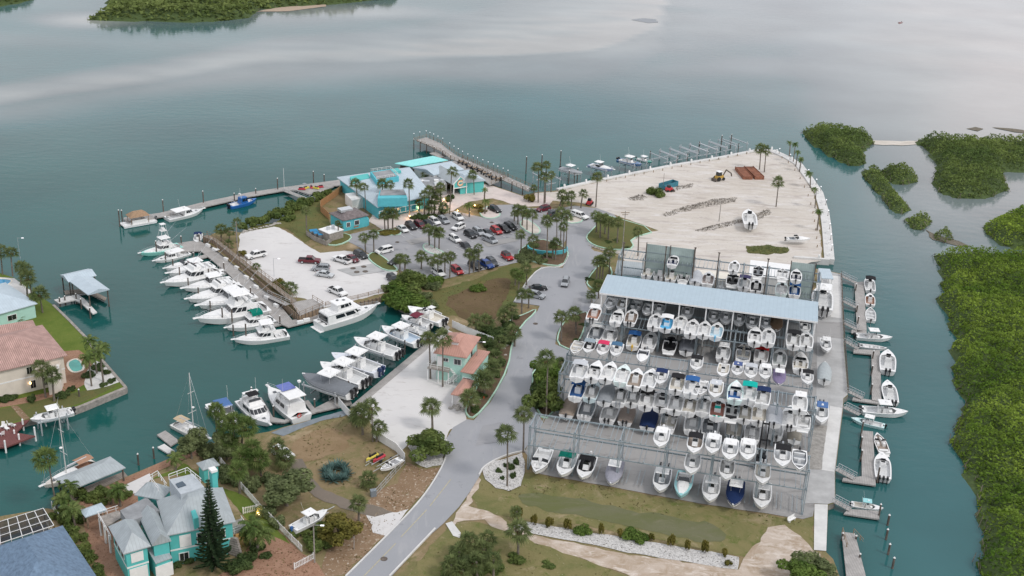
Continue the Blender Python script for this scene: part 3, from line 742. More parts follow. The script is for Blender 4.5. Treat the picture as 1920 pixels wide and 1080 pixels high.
def hardtop_on(root,x,l,w,z,zt,name="hardtop",col=WH):
 b=MB();b.box((x,0,zt),(l,w,.14),top=(.93,.9));b.build(name,paint,root,col=col)
 f=MB()
 for sx in(-.42,.42):
  for sy in(-.42,.42):f.tube((x+sx*l*.95,sy*w,z),(x+sx*l,sy*w,zt),.045,n=4)
 f.build("top_frame",alu,root)
def fighting_gear(root,L,D,z):
 s_=MB();s_.box((-L*.36,0,sheerz(0,D)-.1),(.7,.7,.25));s_.box((-L*.36-.3,0,sheerz(0,D)+.25),(.12,.7,.7));s_.tube((-L*.36,0,sheerz(0,D)-.8),(-L*.36,0,sheerz(0,D)-.2),.09);s_.build("fighting_chair",white,root)
def outriggers(root,x,w,z,ln):
 b=MB()
 for s_ in(1,-1):b.tube((x,s_*w,z),(x-ln*.78,s_*(w+ln*.16),z+ln*.58),.045,.02,n=4)
 b.build("outrigger",alu,root)
def sport(fly=True,tower=False,canvas=None,ht=True,riggers=True,open_stern=False):
 def mk():
  L,B,D=14.,4.6,2.1;root=empty("sport_fishing_boat");root["len"]=L
  big_hull(root,L,B,D,.27);bow_gear(root,L,B,D)
  z=sheerz(.45,D)
  td=MB()
  secs=[]
  for t in np.linspace(.56,.9,6):
   h=hb(t,B,2.0)*.7;x=-L/2+L*t;r_=.38*(1-((t-.56)/.34)**2)+.02;s_=sheerz(t,D)
   secs.append([(x,h,s_),(x,h*.8,s_+r_),(x,0,s_+r_*1.15),(x,-h*.8,s_+r_),(x,-h,s_)])
  td.loft(secs);td.build("trunk_cabin",white,root)
  cabin_block(root,"deckhouse",-L*.21,L*.13,3.7,2.4,z-.05,z+1.75,rake=1.9)
  top=z+1.75
  if fly:
   fb=MB();fb.box((-L*.10,0,top+.06),(4.6,3.2,.12));fb.box((-L*.035,0,top+.5),(1.5,2.9,.85),top=(.7,.9),shift=(-.15,0));fb.box((-L*.12,0,top+.4),(.8,1.6,.6));fb.box((-L*.2,0,top+.3),(.5,2.6,.45));fb.build("flybridge",white,root)
   g=MB();g.box((-L*.045,0,top+1.05),(.1,2.5,.35),top=(1,.9),shift=(-.15,0));g.build("windscreen",glass,root)
   if canvas:
    secs=[]
    for i in range(7):
     a=-pi/2+pi*i/6
     secs.append([(-L*.12+x,1.55*math.sin(a),top+.9+1.1*max(.0,math.cos(a))**.6)for x in(-1.6,-.8,0,.8,1.6)])
    cv=MB();cv.loft(secs,closed=False);cv.build("bridge_canvas",cloth,root,col=canvas)
   elif ht:hardtop_on(root,-L*.105,3.4,2.9,top+.1,top+2.15)
   rl=MB();rail_loop(rl,[(-L*.2,1.5,top+.1),(-L*.24,1.5,top+.1),(-L*.24,0,top+.1),(-L*.24,-1.5,top+.1),(-L*.2,-1.5,top+.1)],.7,.025);rl.build("bridge_rail",alu,root)
  if tower:
   f=MB();zt=top+2.15;z2=zt+2.4;z3=z2+2.2
   for sx,sy in((1.4,1.3),(1.4,-1.3),(-1.4,1.3),(-1.4,-1.3)):
    f.tube((-L*.105+sx*1.6,sy*1.4,z),(-L*.105+sx*.6,sy*.55,z2),.05,n=4);f.tube((-L*.105+sx*.6,sy*.55,z2),(-L*.105+sx*.45,sy*.4,z3),.04,n=4)
   f.build("tower_frame",white,root)
   p_=MB();p_.box((-L*.105,0,z2),(2.0,1.7,.12));p_.box((-L*.105,0,z2+.5),(.9,1.2,.7));p_.box((-L*.105,0,z3),(1.7,1.4,.1));p_.build("tower_platform",white,root)
  if riggers:outriggers(root,-L*.08,1.7,top+.2,8.5)
  fighting_gear(root,L,D,z)
  sw=MB();sw.box((-L/2-.3,0,.55),(.6,3.6,.1));sw.build("swim_platform",white,root)
  a=MB();a.tube((-L*.1,1.2,top+1),(-L*.16,1.3,top+5.2),.02,n=3);a.tube((-L*.1,-1.2,top+1),(-L*.16,-1.3,top+5.2),.02,n=3);a.build("antenna",white,root)
  return root
 return mk
def express(hard=True):
 def mk():
  L,B,D=11.,3.7,1.7;root=empty("express_cruiser");root["len"]=L
  big_hull(root,L,B,D,.5,depth=.7);bow_gear(root,L,B,D)
  td=MB();secs=[]
  for t in np.linspace(.5,.9,7):
   h=hb(t,B,2.0)*.75;x=-L/2+L*t;r_=.45*(1-((t-.5)/.4)**2)+.02;s_=sheerz(t,D)
   secs.append([(x,h,s_),(x,h*.8,s_+r_),(x,0,s_+r_*1.12),(x,-h*.8,s_+r_),(x,-h,s_)])
  td.loft(secs);td.build("trunk_cabin",white,root)
  z=sheerz(.5,D)
  g=MB();g.box((.15,0,z+.75),(.15,2.6,.8),top=(1,.8),shift=(-.55,0))
  for s_ in(-1,1):g.box((-.9,s_*1.4,z+.6),(1.9,.08,.6),top=(.8,1),shift=(-.2,0))
  g.build("windshield",glass,root)
  c_=MB();c_.box((-.6,.6,z+.1),(.8,.9,1.0));c_.box((-1.7,-.6,z),(.7,.8,.8));c_.box((-1.7,.6,z),(.7,.8,.8));c_.box((-4.6,0,z-.25),(.6,2.6,.6));c_.build("helm_seat",white,root)
  if hard:hardtop_on(root,-1.2,3.0,2.5,z-.1,z+1.9)
  a=MB();a.tube((-1.5,1,z+1.9),(-1.9,1.1,z+4.6),.02,n=3);a.build("antenna",white,root)
  sw=MB();sw.box((-L/2-.35,0,.5),(.7,3.0,.1));sw.build("swim_platform",white,root)
  return root
 return mk
def motoryacht():
 L,B,D=16.,4.9,2.5;root=empty("motor_yacht");root["len"]=L
 big_hull(root,L,B,D,.12);bow_gear(root,L,B,D,frm=.5)
 z=sheerz(.3,D)
 cabin_block(root,"deckhouse",-L*.42,L*.16,4.3,2.6,z,z+1.9,rake=1.6,back=.1)
 top=z+1.9
 p_=MB();p_.box((-L*.13,0,top+.05),(8.6,4.1,.14));p_.build("boat_deck",white,root)
 cabin_block(root,"pilothouse",-L*.24,L*.03,3.0,2.2,top+.1,top+1.75,rake=.7)
 r_=MB();r_.box((-L*.12,0,top+1.85),(4.4,3.2,.16),top=(.95,.92));r_.build("hardtop",paint,root,col=WH)
 hh=MB();hh.box((-L*.08,0,top+1.97),(.6,.6,.08));hh.box((-L*.16,.6,top+2.02),(.45,.45,.2));hh.build("roof_hatch",mat("smoked_hatch"),root)
 w=MB();w.box((-L*.42-.04,0,z+1.0),(.06,3.5,1.3));w.build("aft_window",glass,root)
 rl=MB();rail_loop(rl,[(-L*.25,1.9,top+.1),(-L*.4,1.9,top+.1),(-L*.4,0,top+.1),(-L*.4,-1.9,top+.1),(-L*.25,-1.9,top+.1)],.75,.025);rl.build("deck_rail",alu,root)
 sw=MB();sw.box((-L/2-.4,0,.75),(1.0,4.0,.14));sw.build("swim_platform",white,root)
 st=MB();st.box((-L*.46,.8,z-.2),(.8,.8,.5));st.box((-L*.46,-.8,z-.2),(.8,.8,.5));st.build("cockpit_seat",white,root)
 return root
def sedan_cruiser():
 """flybridge sedan with big raked windshield"""
 L,B,D=12.,4.1,2.0;root=empty("flybridge_cruiser");root["len"]=L
 big_hull(root,L,B,D,.2);bow_gear(root,L,B,D,frm=.6)
 z=sheerz(.4,D)
 cabin_block(root,"deckhouse",-L*.3,L*.24,3.6,2.6,z-.1,z+1.35,rake=2.0)
 top=z+1.35
 f=MB();f.box((-L*.13,0,top+.05),(4.8,3.2,.14));f.box((-.2,0,top+.4),(1.0,2.8,.7),top=(.6,.9),shift=(-.2,0))
 for y in(-.7,.7):f.box((-1.6,y,top+.45),(.6,.7,.7),top=(.85,.9))
 f.box((-3.4,0,top+.35),(.6,2.4,.55));f.build("flybridge",white,root)
 g=MB();g.box((-.35,0,top+.95),(.1,2.5,.4),top=(1,.9),shift=(-.2,0));g.build("windscreen",glass,root)
 ar=MB()
 for s_ in(-1,1):ar.box((-2.9,s_*1.5,top+.9),(.5,.12,1.9),top=(.8,1),shift=(.5,0))
 ar.box((-2.4,0,top+1.85),(.8,3.1,.14));ar.build("radar_arch",white,root)
 bm=MB();bm.box((-1.3,0,top+2.0),(2.0,2.3,.08),top=(.95,.9));bm.build("bimini_top",cloth,root,col=BK)
 a=MB();a.tube((-2.4,1.2,top+1.9),(-2.7,1.3,top+4.5),.02,n=3);a.ball((-2.4,.3,top+2.1),.3,sq=(1,1,.6));a.build("antenna",white,root)
 return root
def aft_cabin():
 L,B,D=12.,4.2,2.1;root=empty("aft_cabin_cruiser");root["len"]=L
 big_hull(root,L,B,D,.1);bow_gear(root,L,B,D,frm=.45)
 z=sheerz(.4,D)
 cabin_block(root,"deckhouse",-L*.36,L*.14,3.6,2.5,z-.1,z+1.5,rake=1.2)
 top=z+1.5
 f=MB();f.box((-L*.02,0,top+.35),(1.0,2.8,.7),top=(.7,.9));f.box((-L*.12,0,top+.3),(1.0,2.2,.6));f.box((-L*.25,0,top+1.5),(3.6,3.2,.12));f.build("flybridge",white,root)
 fr=MB()
 for sx in(-4.5,-1.4):
  for sy in(-1.45,1.45):fr.tube((sx,sy,top-.1),(sx,sy,top+1.5),.04,n=4)
 fr.build("top_frame",alu,root)
 bm=MB();bm.box((-.6,0,top+1.75),(2.6,2.6,.08),top=(.9,.85));bm.build("bimini_top",cloth,root,col=(.16,.2,.48))
 lr=MB()
 lr.path([(-L/2-.06+.0,.5+.34*math.cos(a),z+.3+.34*math.sin(a))for a in np.linspace(0,2*pi,11)],.07,5);lr.build("life_ring",mat("red_ring",(.6,.05,.04)),root)
 a=MB();a.tube((-2,1.3,top+1.5),(-2.2,1.4,top+4.3),.02,n=3);a.tube((-3,-1.3,top+1.5),(-3,-1.3,top+3.4),.03,n=3);a.box((-3,-1.3,top+3.4),(.5,.5,.3));a.build("antenna",white,root)
 return root
def sailboat():
 L,B,D=10.5,3.2,1.6;root=empty("sail_boat");root["len"]=L
 big_hull(root,L,B,D,.35,depth=.5)
 td=MB();secs=[]
 for t in np.linspace(.36,.78,6):
  h=hb(t,B,2.0)*.58;x=-L/2+L*t;s_=sheerz(t,D);r_=.45-.2*(t-.36)
  secs.append([(x,h,s_),(x,h*.9,s_+r_),(x,-h*.9,s_+r_),(x,-h,s_)])
 td.loft(secs);td.build("trunk_cabin",white,root)
 m_=MB();m_.tube((.6,0,1.2),(.6,0,15.0),.11,.08,n=6)
 for z in(6.0,10.5):m_.tube((.6,-1.05+(z-6)*.05,z),(.6,1.05-(z-6)*.05,z),.05,n=4)
 m_.build("mast",mat("pale_mast",(.62,.62,.6),rough=.4),root)
 b_=MB();b_.tube((.5,0,2.9),(-3.8,0,3.0),.09,n=5);b_.tube((.3,0,3.1),(-3.6,0,3.15),.17,n=6);b_.build("boom",cloth,root,col=LG)
 r_=MB()
 for s_ in(-1,1):
  r_.tube((.6,s_*1.45,1.7),(.6,s_*1.05,6),.018,n=3);r_.tube((.6,s_*1.05,6),(.6,0,14.6),.018,n=3)
 r_.tube((L/2,0,1.8),(.6,0,14.8),.03,n=3);r_.tube((-L/2,0,1.6),(.6,0,14.9),.02,n=3);r_.build("rigging",alu,root)
 rd=MB();rd.ball((1.0,0,7.2),.32,sq=(1,1,.6));rd.build("radar_dome",white,root)
 cn=MB();secs=[]
 for i in range(5):
  a=-1.1+2.2*i/4
  secs.append([(-2.9+x,a,3.0+.25*math.cos(a*1.3))for x in(-1.5,-.5,.5,1.5)])
 cn.loft(secs,closed=False);cn.build("canopy",cloth,root,col=(.55,.44,.3))
 bow_gear(root,L,B,D,frm=.3)
 return root
def tiki():
 root=empty("tiki_boat");root["len"]=9.
 b=MB();b.box((0,0,.8),(9,3.6,.25));b.build("hull",paint,root,col=LG)
 for s_ in(-1.3,1.3):
  q=MB();q.tube((-4.4,s_,.35),(4.4,s_,.35),.4,n=8);q.build("pontoon",alu,root)
 t_=MB();t_.loft([[(-2.7,-1.9,2.9),(2.7,-1.9,2.9),(2.7,1.9,2.9),(-2.7,1.9,2.9)],[(-1.2,-.3,4.1),(1.2,-.3,4.1),(1.2,.3,4.1),(-1.2,.3,4.1)]]);t_.build("thatch_roof",mat("dry_thatch",(.33,.22,.14),rough=.95,var=.3,scale=3,bump=.8),root)
 p_=MB()
 for x in(-2.3,2.3):
  for y in(-1.5,1.5):p_.tube((x,y,.9),(x,y,2.95),.09,n=5)
 p_.build("roof_post",brownwood,root)
 c_=MB();c_.box((0,-1.2,1.4),(4,.4,1.0));c_.box((0,1.2,1.4),(4,.4,1.0));c_.box((-1.9,0,1.4),(.4,2.2,1.0));c_.build("bar_counter",white,root)
 r_=MB();rail_loop(r_,[(4.4,-1.7,.9),(4.4,1.7,.9),(2.6,1.7,.9)],.9,.03);rail_loop(r_,[(-4.4,1.7,.9),(-4.4,-1.7,.9),(-2.6,-1.7,.9)],.9,.03);r_.build("deck_rail",alu,root)
 add_engines(root,1,9,1.4,1.1)
 return root
def towboat():
 L,B,D=9.,3.1,1.6;root=empty("rescue_boat");root["len"]=L
 big_hull(root,L,B,D,.86,depth=.6)
 cabin_block(root,"wheelhouse",-1.2,1.3,2.0,1.6,1.1,3.0,rake=.3,m=mat("blue_paint",(.02,.12,.36),rough=.4))
 f=MB();f.path([(-1,-.8,3),(-1,-.7,4.0),(-1,.7,4.0),(-1,.8,3)],.06);f.box((-.9,0,4.1),(.3,.9,.2));f.tube((-.6,.4,3),(-.6,.4,5.6),.03,n=3);f.build("light_mast",white,root)
 t_=MB();t_.path([(-3,-1.1,1.3),(-3,-1.1,2.3),(-3,1.1,2.3),(-3,1.1,1.3)],.07);t_.build("tow_post",alu,root)
 add_engines(root,2,L,D,1.1)
 return root
def lobster_boat():
 L,B,D=12.,3.8,1.7;root=empty("downeast_boat");root["len"]=L
 big_hull(root,L,B,D,.42,depth=.7);bow_gear(root,L,B,D,frm=.6)
 z=sheerz(.45,D)
 cabin_block(root,"deckhouse",-1.0,2.0,3.0,2.2,z-.1,z+1.5,rake=.7)
 r_=MB();r_.box((-1.4,0,z+1.6),(4.8,3.0,.12),top=(.96,.92));r_.build("hardtop",paint,root,col=WH)
 f=MB()
 for y in(-1.3,1.3):f.tube((-3.5,y,z-.2),(-3.6,y,z+1.6),.04,n=4)
 f.build("top_frame",alu,root)
 a=MB();a.ball((-.2,0,z+1.95),.3,sq=(1,1,.6));a.tube((-1,.9,z+1.6),(-1.3,1.,z+4.4),.02,n=3);a.build("antenna",white,root)
 return root
BIG.update(sport=sport(),sporttower=sport(tower=True),sportcanvas=sport(canvas=GN,riggers=False),sportopen=sport(ht=False),expr=express(),exprn=express(False),yacht=motoryacht,sedan=sedan_cruiser,aft=aft_cabin,sail=sailboat,tiki=tiki,tow=towboat,lobster=lobster_boat)
# ------------------------------------------------------------------ dry-stack boat racks
ORD=['','first','second','third','fourth','fifth','sixth','seventh','eighth','ninth','tenth','eleventh','twelfth','thirteenth','fourteenth','fifteenth','sixteenth','seventeenth','eighteenth','nineteenth','twentieth']
def rack(rid,label,a,b_,zref,levels,depth,nb,top,slots=3,lean=0.,back_posts=True,skip_rails=()):
 A=G(*a,zref);Bq=G(*b_,zref);A.z=Bq.z=LAND
 u=Bq-A;Lr=u.length;u.normalize();v=Vector((-u.y,u.x,0));ang=math.atan2(u.y,u.x)
 root=empty("boat_rack",A,ang,label,"boat rack","boat storage racks")
 bay=Lr/nb
 for i in range(nb+1):
  m_=MB();x=i*bay
  for y in(0,depth):
   m_.box((x-.14,y,top/2),(.15,.2,top));m_.box((x+.14,y,top/2),(.15,.2,top))
  for z in list(levels[1:])+[top-.1]:m_.box((x,depth/2,z-.12),(.16,depth-.26,.18))
  m_.box((x,depth/2,.12),(.2,depth-.26,.16))
  m_.tube((x,.15,.3),(x,depth-.15,levels[min(1,len(levels)-1)]-.3),.06,n=4)
  m_.build("upright_frame",steel,root)
 for z in levels[1:]:
  m_=MB()
  m_.box((Lr/2,-.15,z-.16),(Lr+.5,.12,.22));m_.build("level_beam",steel,root)
  m_=MB();m_.box((Lr/2,depth+.15,z-.2),(Lr+.5,.14,.3));m_.build("level_beam",steel,root)
 for li,z in enumerate(levels):
  if li in skip_rails:continue
  for i in range(nb):
   m_=MB()
   for s_ in range(slots):
    xc=i*bay+(s_+.5)*bay/slots
    for dx in(-.42,.42):
     m_.box((xc+dx,depth*.5,z-.02),(.09,depth*1.12,.1))
     if z>1:m_.box((xc+dx,-.3,z+.18),(.1,.1,.5))
   m_.build("bunk_rails",steel,root)
 return root,A,u,v,Lr
L3=(.75,5.4,9.5)
rk6=rack(6,"long open steel rack nearest the grass strip, at the front of the dry stack",(990,880),(1503,966),LAND,(.75,5.6,9.4),5.0,6,9.6)
rk5=rack(5,"three-level steel boat rack second from the front, packed with boats",(1045,775),(1516,848),LAND,L3,5.6,7,9.8)
rk4=rack(4,"low half-empty steel rack standing behind the packed three-level rack",(1064,664),(1522,728),6.4,(.75,5.2),5.0,6,5.5)
rk3=rack(3,"two-level steel rack in front of the long pale roof",(1098,602),(1523,659),6.6,(.75,5.4),5.6,6,5.7)
rk1=rack(1,"rear steel rack with tall posts and corrugated back walls behind the roof",(1158,515),(1532,563),5.6,(.75,4.6,9.4),5.6,8,9.8)
# roofed rack
def roofed():
 zc=11.6
 P_=GP([(1127,548),(1531,602),(1531,569),(1140,518)],zc)
 A,Bq=P_[0],P_[1];u=(Bq-A);Lr=u.length;u.normalize();ang=math.atan2(u.y,u.x)
 dep=.5*((P_[3]-A).dot(Vector((-u.y,u.x,0)))+(P_[2]-Bq).dot(Vector((-u.y,u.x,0))))
 root=empty("roofed_boat_rack",(A.x,A.y,LAND),ang,"boat rack under one long pale blue-grey metal roof","boat rack","boat storage racks")
 h=zc-LAND
 m_=MB();m_.loft([[(-.3,-.3,h-.25),(-.3,-.3,h),(-.3,dep+.3,h+.35),(-.3,dep+.3,h+.1)],[(Lr+.3,-.3,h-.25),(Lr+.3,-.3,h),(Lr+.3,dep+.3,h+.35),(Lr+.3,dep+.3,h+.1)]])
 m_.build("roof",stripe_mat("pale_blue_roof_metal",(.385,.475,.535),(.33,.415,.475),.9,'X',rough=.55,sharp=.08,var=.05),root)
 f=MB();f.box((Lr/2,-.34,h-.2),(Lr+.6,.06,.4));f.box((-.34,dep/2,h+.0),(.06,dep+.6,.5));f.build("fascia",white,root)
 nb=8
 for i in range(nb+1):
  x=min(Lr-.2,max(.2,i*Lr/nb))
  p=MB();p.box((x,0,(h-.3)/2),(.28,.28,h-.3));p.build("roof_post",white,root)
  p=MB();p.box((x,dep,(h)/2),(.28,.28,h));p.box((x,dep/2,5.0),(.16,dep-.3,.2));p.build("roof_post",steel,root)
 for z in(.75,5.2):
  for y in(.0,dep*.5,dep):
   b=MB();b.box((Lr/2,y,z-.2),(Lr,.14,.26));b.build("level_beam",steel,root)
  for i in range(nb):
   r_=MB()
   for s_ in range(3):
    xc=(i+(s_+.5)/3)*Lr/nb
    for dx in(-.42,.42):r_.box((xc+dx,2.6,z-.02),(.13,5.6,.12))
   r_.build("bunk_rails",steel,root)
 w=MB();w.box((Lr/2,dep+.22,h*.48),(Lr,.08,h*.9));w.build("back_wall",stripe_mat("dark_corrugated_wall",(.30,.31,.315),(.2,.21,.215),.6,'X',rough=.7),root)
 return ang
ANG=roofed()
def backwall(a,b_,zt,m,label,zb=LAND):
 A=G(*a,zt);Bq=G(*b_,zt);d=Bq-A;Lr=d.length
 root=empty("rack_back_wall",(A.x,A.y,zb),math.atan2(d.y,d.x),label,"metal wall")
 w=MB();w.box((Lr/2,0,(zt-zb)/2),(Lr,.12,zt-zb));w.build("wall_panel",m,root)
 n=max(1,int(Lr/5))
 for i in range(n+1):
  p=MB();p.box((Lr*i/n,-.16,(zt-zb)/2+.2),(.22,.18,zt-zb+.4));p.build("post",darkwood,root)
 for k in range(1,6):
  g=MB();g.box((Lr/2,-.11,(zt-zb)*k/6),(Lr,.08,.14));g.build("girt",steel,root)
greenwall=stripe_mat("grey_green_corrugated",(.36,.44,.42),(.30,.37,.36),.5,'X',rough=.6)
backwall((1213,457),(1303,468),14.2,greenwall,"pale grey-green corrugated wall behind the left end of the rear rack")
backwall((1484,491),(1530,496),13.5,greenwall,"grey-green corrugated wall behind the right end of the rear rack")
# tall light poles of the rear rack
for i,(x,y0,y1)in enumerate(((1165,440,520),(1346,470,540),(1437,482,552),(1302,467,530),(1248,458,528))):
 P0=G(x-5*(x>1200),y1,LAND+5);P0.z=LAND
 m_=MB();m_.tube((0,0,0),(0,0,14.5),.17,.14,n=6);m_.box((0,0,14.5),(.5,.5,.18))
 o=m_.build("rack_pole",darkwood);o.location=P0
 tag(o,"slender dark pole rising through the rear rack, %s from the left"%ORD[[0,4,3,2,1][[0,4,3,1,2].index(i)]+1]if False else "slender dark pole rising through the rear rack, %s of five from the left"%ORD[sorted([1165,1346,1437,1302,1248]).index(x)+1],"pole","poles of the rear rack")
AWAY,TOW=ANG+pi/2,ANG-pi/2
def row(rackname,shelf,zlev,head,L,items,bs=1.13,hz=1.15):
 items=sorted(items,key=lambda t:t[0]);n=len(items)
 for i,it in enumerate(items):
  px,py,kind=it[:3];cols=it[3]if len(it)>3 else{};phrase=it[4]if len(it)>4 else None
  p=G(px,py,LAND+zlev+hz);p.z=LAND+zlev
  ph=phrase or{'cc':"white console boat with hardtop",'ccn':"white open console boat",'bim':"white boat with canvas top",'cov':"boat under a canvas cover",'covtt':"covered boat with hardtop",'bow':"white bowrider with windshield",'cud':"white cuddy boat with windshield",'skiff':"small open skiff"}[kind.rstrip('0123456789')]
  k=L*R.uniform(.95,1.05)*(it[5]if len(it)>5 else 1)
  if 'liner' not in cols:cols=dict(cols,liner=R.choice([LIN,LINW,LINW,LINW,CRM,(.55,.55,.54)]))
  if 'eng' not in cols:cols=dict(cols,eng=R.choice([BK,BK,BK,WH,GR]))
  where=("%s from left of %d"%(ORD[i+1],n))if n>1 else "alone"
  put_boat(kind,p,head+R.uniform(-.02,.02),k,cols,"%s, %s, %s of %s"%(ph,where,shelf,rackname),"boats stored in the racks",bs,name="stored_boat")
T=lambda c_:{'top':c_}
C=lambda c_:{'cov':c_}
row("front rack","top shelf",9.4,TOW,7.6,[(1240,820,'cc1'),(1303,831,'bim1',dict(top=BK,liner=TN),"tan-floored boat with black top"),(1337,832,'cc1'),(1369,843,'cc1'),(1402,843,'cc1',{'liner':LINW}),(1467,855,'bim1',T(BK),"white boat with black top"),(1499,862,'skiff1',dict(liner=GR),"white inflatable tender with grey floor")])
row("front rack","middle shelf",5.6,TOW,7.6,[(1298,869,'ccn1'),(1363,880,'ccn1'),(1430,887,'ccn2')])
row("front rack","bottom shelf",.75,TOW,9.0,[(1014,865,'bow',{},"white bowrider"),(1062,871,'bim2',T(GN),"white boat with dark green top"),(1099,876,'bim1',dict(top=BK,liner=BK,seat=BK),"white boat with black covers"),(1151,887,'covtt1',C((.33,.33,.38)),"lilac-grey covered boat with white hardtop"),(1241,900,'cc3',dict(liner=GR),"grey-decked console boat"),(1281,909,'cud1',dict(hull=AQ,liner=LINW),"pale aqua cabin boat"),(1333,918,'cc2'),(1378,926,'covtt2',C(NV),"navy covered boat with white hardtop"),(1429,930,'cc2')],bs=1.08)
row("second rack","top shelf",9.5,AWAY,8.2,[(1088,692,'bim1',T(LG),"white boat with grey top"),(1116,694,'cud1'),(1142,696,'ccn1'),(1168,701,'ccn1',{'hull':(.7,.8,.78)}),(1192,709,'ccn1',dict(liner=TN),"white boat with tan deck"),(1219,709,'ccn1'),(1271,716,'bim1',T(BK),"white boat with black top"),(1298,722,'bim1',T(BL),"white boat with blue top"),(1379,733,'cud1',dict(hull=(.68,.82,.8),liner=BL),"white boat with navy cockpit cover"),(1405,733,'bim1',T(TL),"white boat with bright teal top"),(1431,741,'bim1',T(NV),"white boat with navy top"),(1500,752,'cc1')])
row("second rack","inner top shelf",9.5,TOW,7.2,[(1240,706,'bim1',T(NV),"small dark topped boat"),(1315,726,'bow'),(1342,730,'cc1',T(LG),"small grey topped boat")])
row("second rack","middle shelf",5.4,AWAY,8.2,[(1085,729,'bim1',dict(top=BL,liner=BL),"white boat with blue cover"),(1111,731,'ccn1',{'hull':(.62,.74,.76)}),(1139,737,'cov1',C(GR),"grey covered boat"),(1164,739,'ccn2'),(1188,740,'bim1',T(BK),"white boat with black top"),(1214,746,'bim1',T(BK),"white boat with wide black top"),(1242,748,'ccn1',dict(seat=BK)),(1268,753,'ccn1'),(1294,757,'ccn2'),(1320,757,'ccn1'),(1346,764,'ccn1',dict(liner=(.4,.16,.12),seat=TL),"white boat with rust-red deck"),(1373,768,'bow',dict(seat=BK)),(1397,770,'ccn1',dict(liner=CRM)),(1424,773,'ccn1',dict(liner=CRM)),(1452,776,'cov1',C(LG),"pale grey covered boat"),(1481,781,'ccn2'),(1506,785,'bow')])
row("second rack","bottom shelf",.75,AWAY,8.8,[(1068,761,'cov1',C(TN),"tan covered boat"),(1102,763,'cc2',dict(liner=GR,top=LG)),(1145,770,'cc2',dict(top=GR),"console boat with grey canvas top"),(1177,774,'cov2',C((.36,.3,.26)),"light brown covered boat"),(1219,783,'cov1',C(NV),"navy covered boat"),(1255,787,'bow',dict(liner=CRM)),(1300,790,'ccn2',{'eng':WH}),(1332,796,'ccn2',dict(liner=GR,seat=BK),"grey-decked boat with black seats"),(1377,800,'cc2',dict(hull=(.12,.15,.16),top=GR),"dark hulled boat with grey top"),(1411,807,'cc1',dict(top=LG)),(1454,800,'ccn2',dict(liner=LIN)),(1490,808,'cov1',C((.3,.28,.24)),"dull brown covered boat",.85)])
row("low rack","upper shelf",5.2,TOW,6.8,[(1081,651,'skiff1',{},"small white skiff"),(1105,649,'bim1',dict(top=(.3,.36,.4),liner=BK),"small boat with blue-grey top"),(1131,653,'bim1',T((.65,.04,.12)),"small boat with crimson top"),(1156,655,'bim1',T((.07,.16,.27)),"small boat with slate blue top"),(1205,666,'cud1',dict(liner=NV),"white boat with navy front cover"),(1306,681,'bim1',T(BK),"small white boat with black top"),(1356,693,'ccn1',dict(liner=CRM)),(1383,691,'cc1',T((.02,.06,.22)),"white boat with blue hardtop"),(1408,696,'bim1',T(LG),"small boat with grey top"),(1435,697,'cc1'),(1461,707,'covtt1',C(PUR),"purple covered boat with white hardtop"),(1514,707,'bim1',T(BK),"small boat with black top")],bs=1.14)
row("fourth rack","top shelf",5.4,AWAY,8.3,[(1115,586,'cc2',dict(liner=(.42,.22,.15)),"white hardtop boat with brown deck"),(1158,593,'cud1'),(1184,593,'ccn2',dict(liner=(.3,.24,.2))),(1229,601,'ccn1'),(1251,604,'bim1',dict(top=WH,liner=SKY,seat=SKY),"white boat with sky blue cover"),(1276,605,'ccn2'),(1298,614,'ccn1'),(1321,616,'ccn1'),(1344,619,'ccn1',dict(eng=SKY,liner=(.5,.66,.74)),"white boat with pale blue stern"),(1416,629,'cud1'),(1441,630,'ccn1'),(1488,635,'bim1',T(BK),"white boat with black top"),(1512,637,'ccn1')])
row("fourth rack","bottom shelf",.75,AWAY,8.9,[(1119,623,'cc2',dict(liner=GR)),(1145,629,'cc2',T(LIN)),(1190,636,'bim1',dict(top=BL,liner=CRM,eng=YL),"cream boat, blue top, yellow float"),(1219,639,'ccn1'),(1257,644,'bow',dict(liner=BK,seat=BK),"white runabout with black cockpit"),(1289,645,'covtt1',C((.19,.2,.22)),"charcoal covered boat with grey hardtop"),(1357,659,'cc1',dict(liner=LIN)),(1394,661,'bow',dict(liner=CRM,seat=GR),"cream hulled cruiser with dark seats"),(1428,664,'bim1',T((.5,.02,.02)),"white boat with bright red top"),(1462,671,'ccn1',dict(liner=(.5,.53,.52))),(1501,679,'cud1')])
row("roofed rack","upper shelf",5.2,TOW,7.4,[(1145,568,'ccn1'),(1167,571,'ccn1'),(1193,572,'bow'),(1215,579,'ccn1'),(1236,579,'bim1',T(BK)),(1289,585,'bim1',T(BK)),(1338,593,'ccn1'),(1361,595,'ccn1'),(1386,598,'bim1',T(BK)),(1410,604,'ccn1'),(1436,606,'ccn1'),(1456,608,'cov1',C((.2,.13,.08)),"brown covered boat"),(1509,613,'bim1',T(BK),"small boat with black top")])
row("rear rack","top shelf",9.4,AWAY,7.4,[(1263,487,'cud1',dict(liner=NV),"white boat with navy cockpit cover"),(1377,498,'ccn1'),(1422,508,'bow',dict(seat=BK,liner=GR)),(1467,513,'bow'),(1493,515,'cud1',dict(liner=(.03,.04,.07)),"white boat with charcoal cover")])
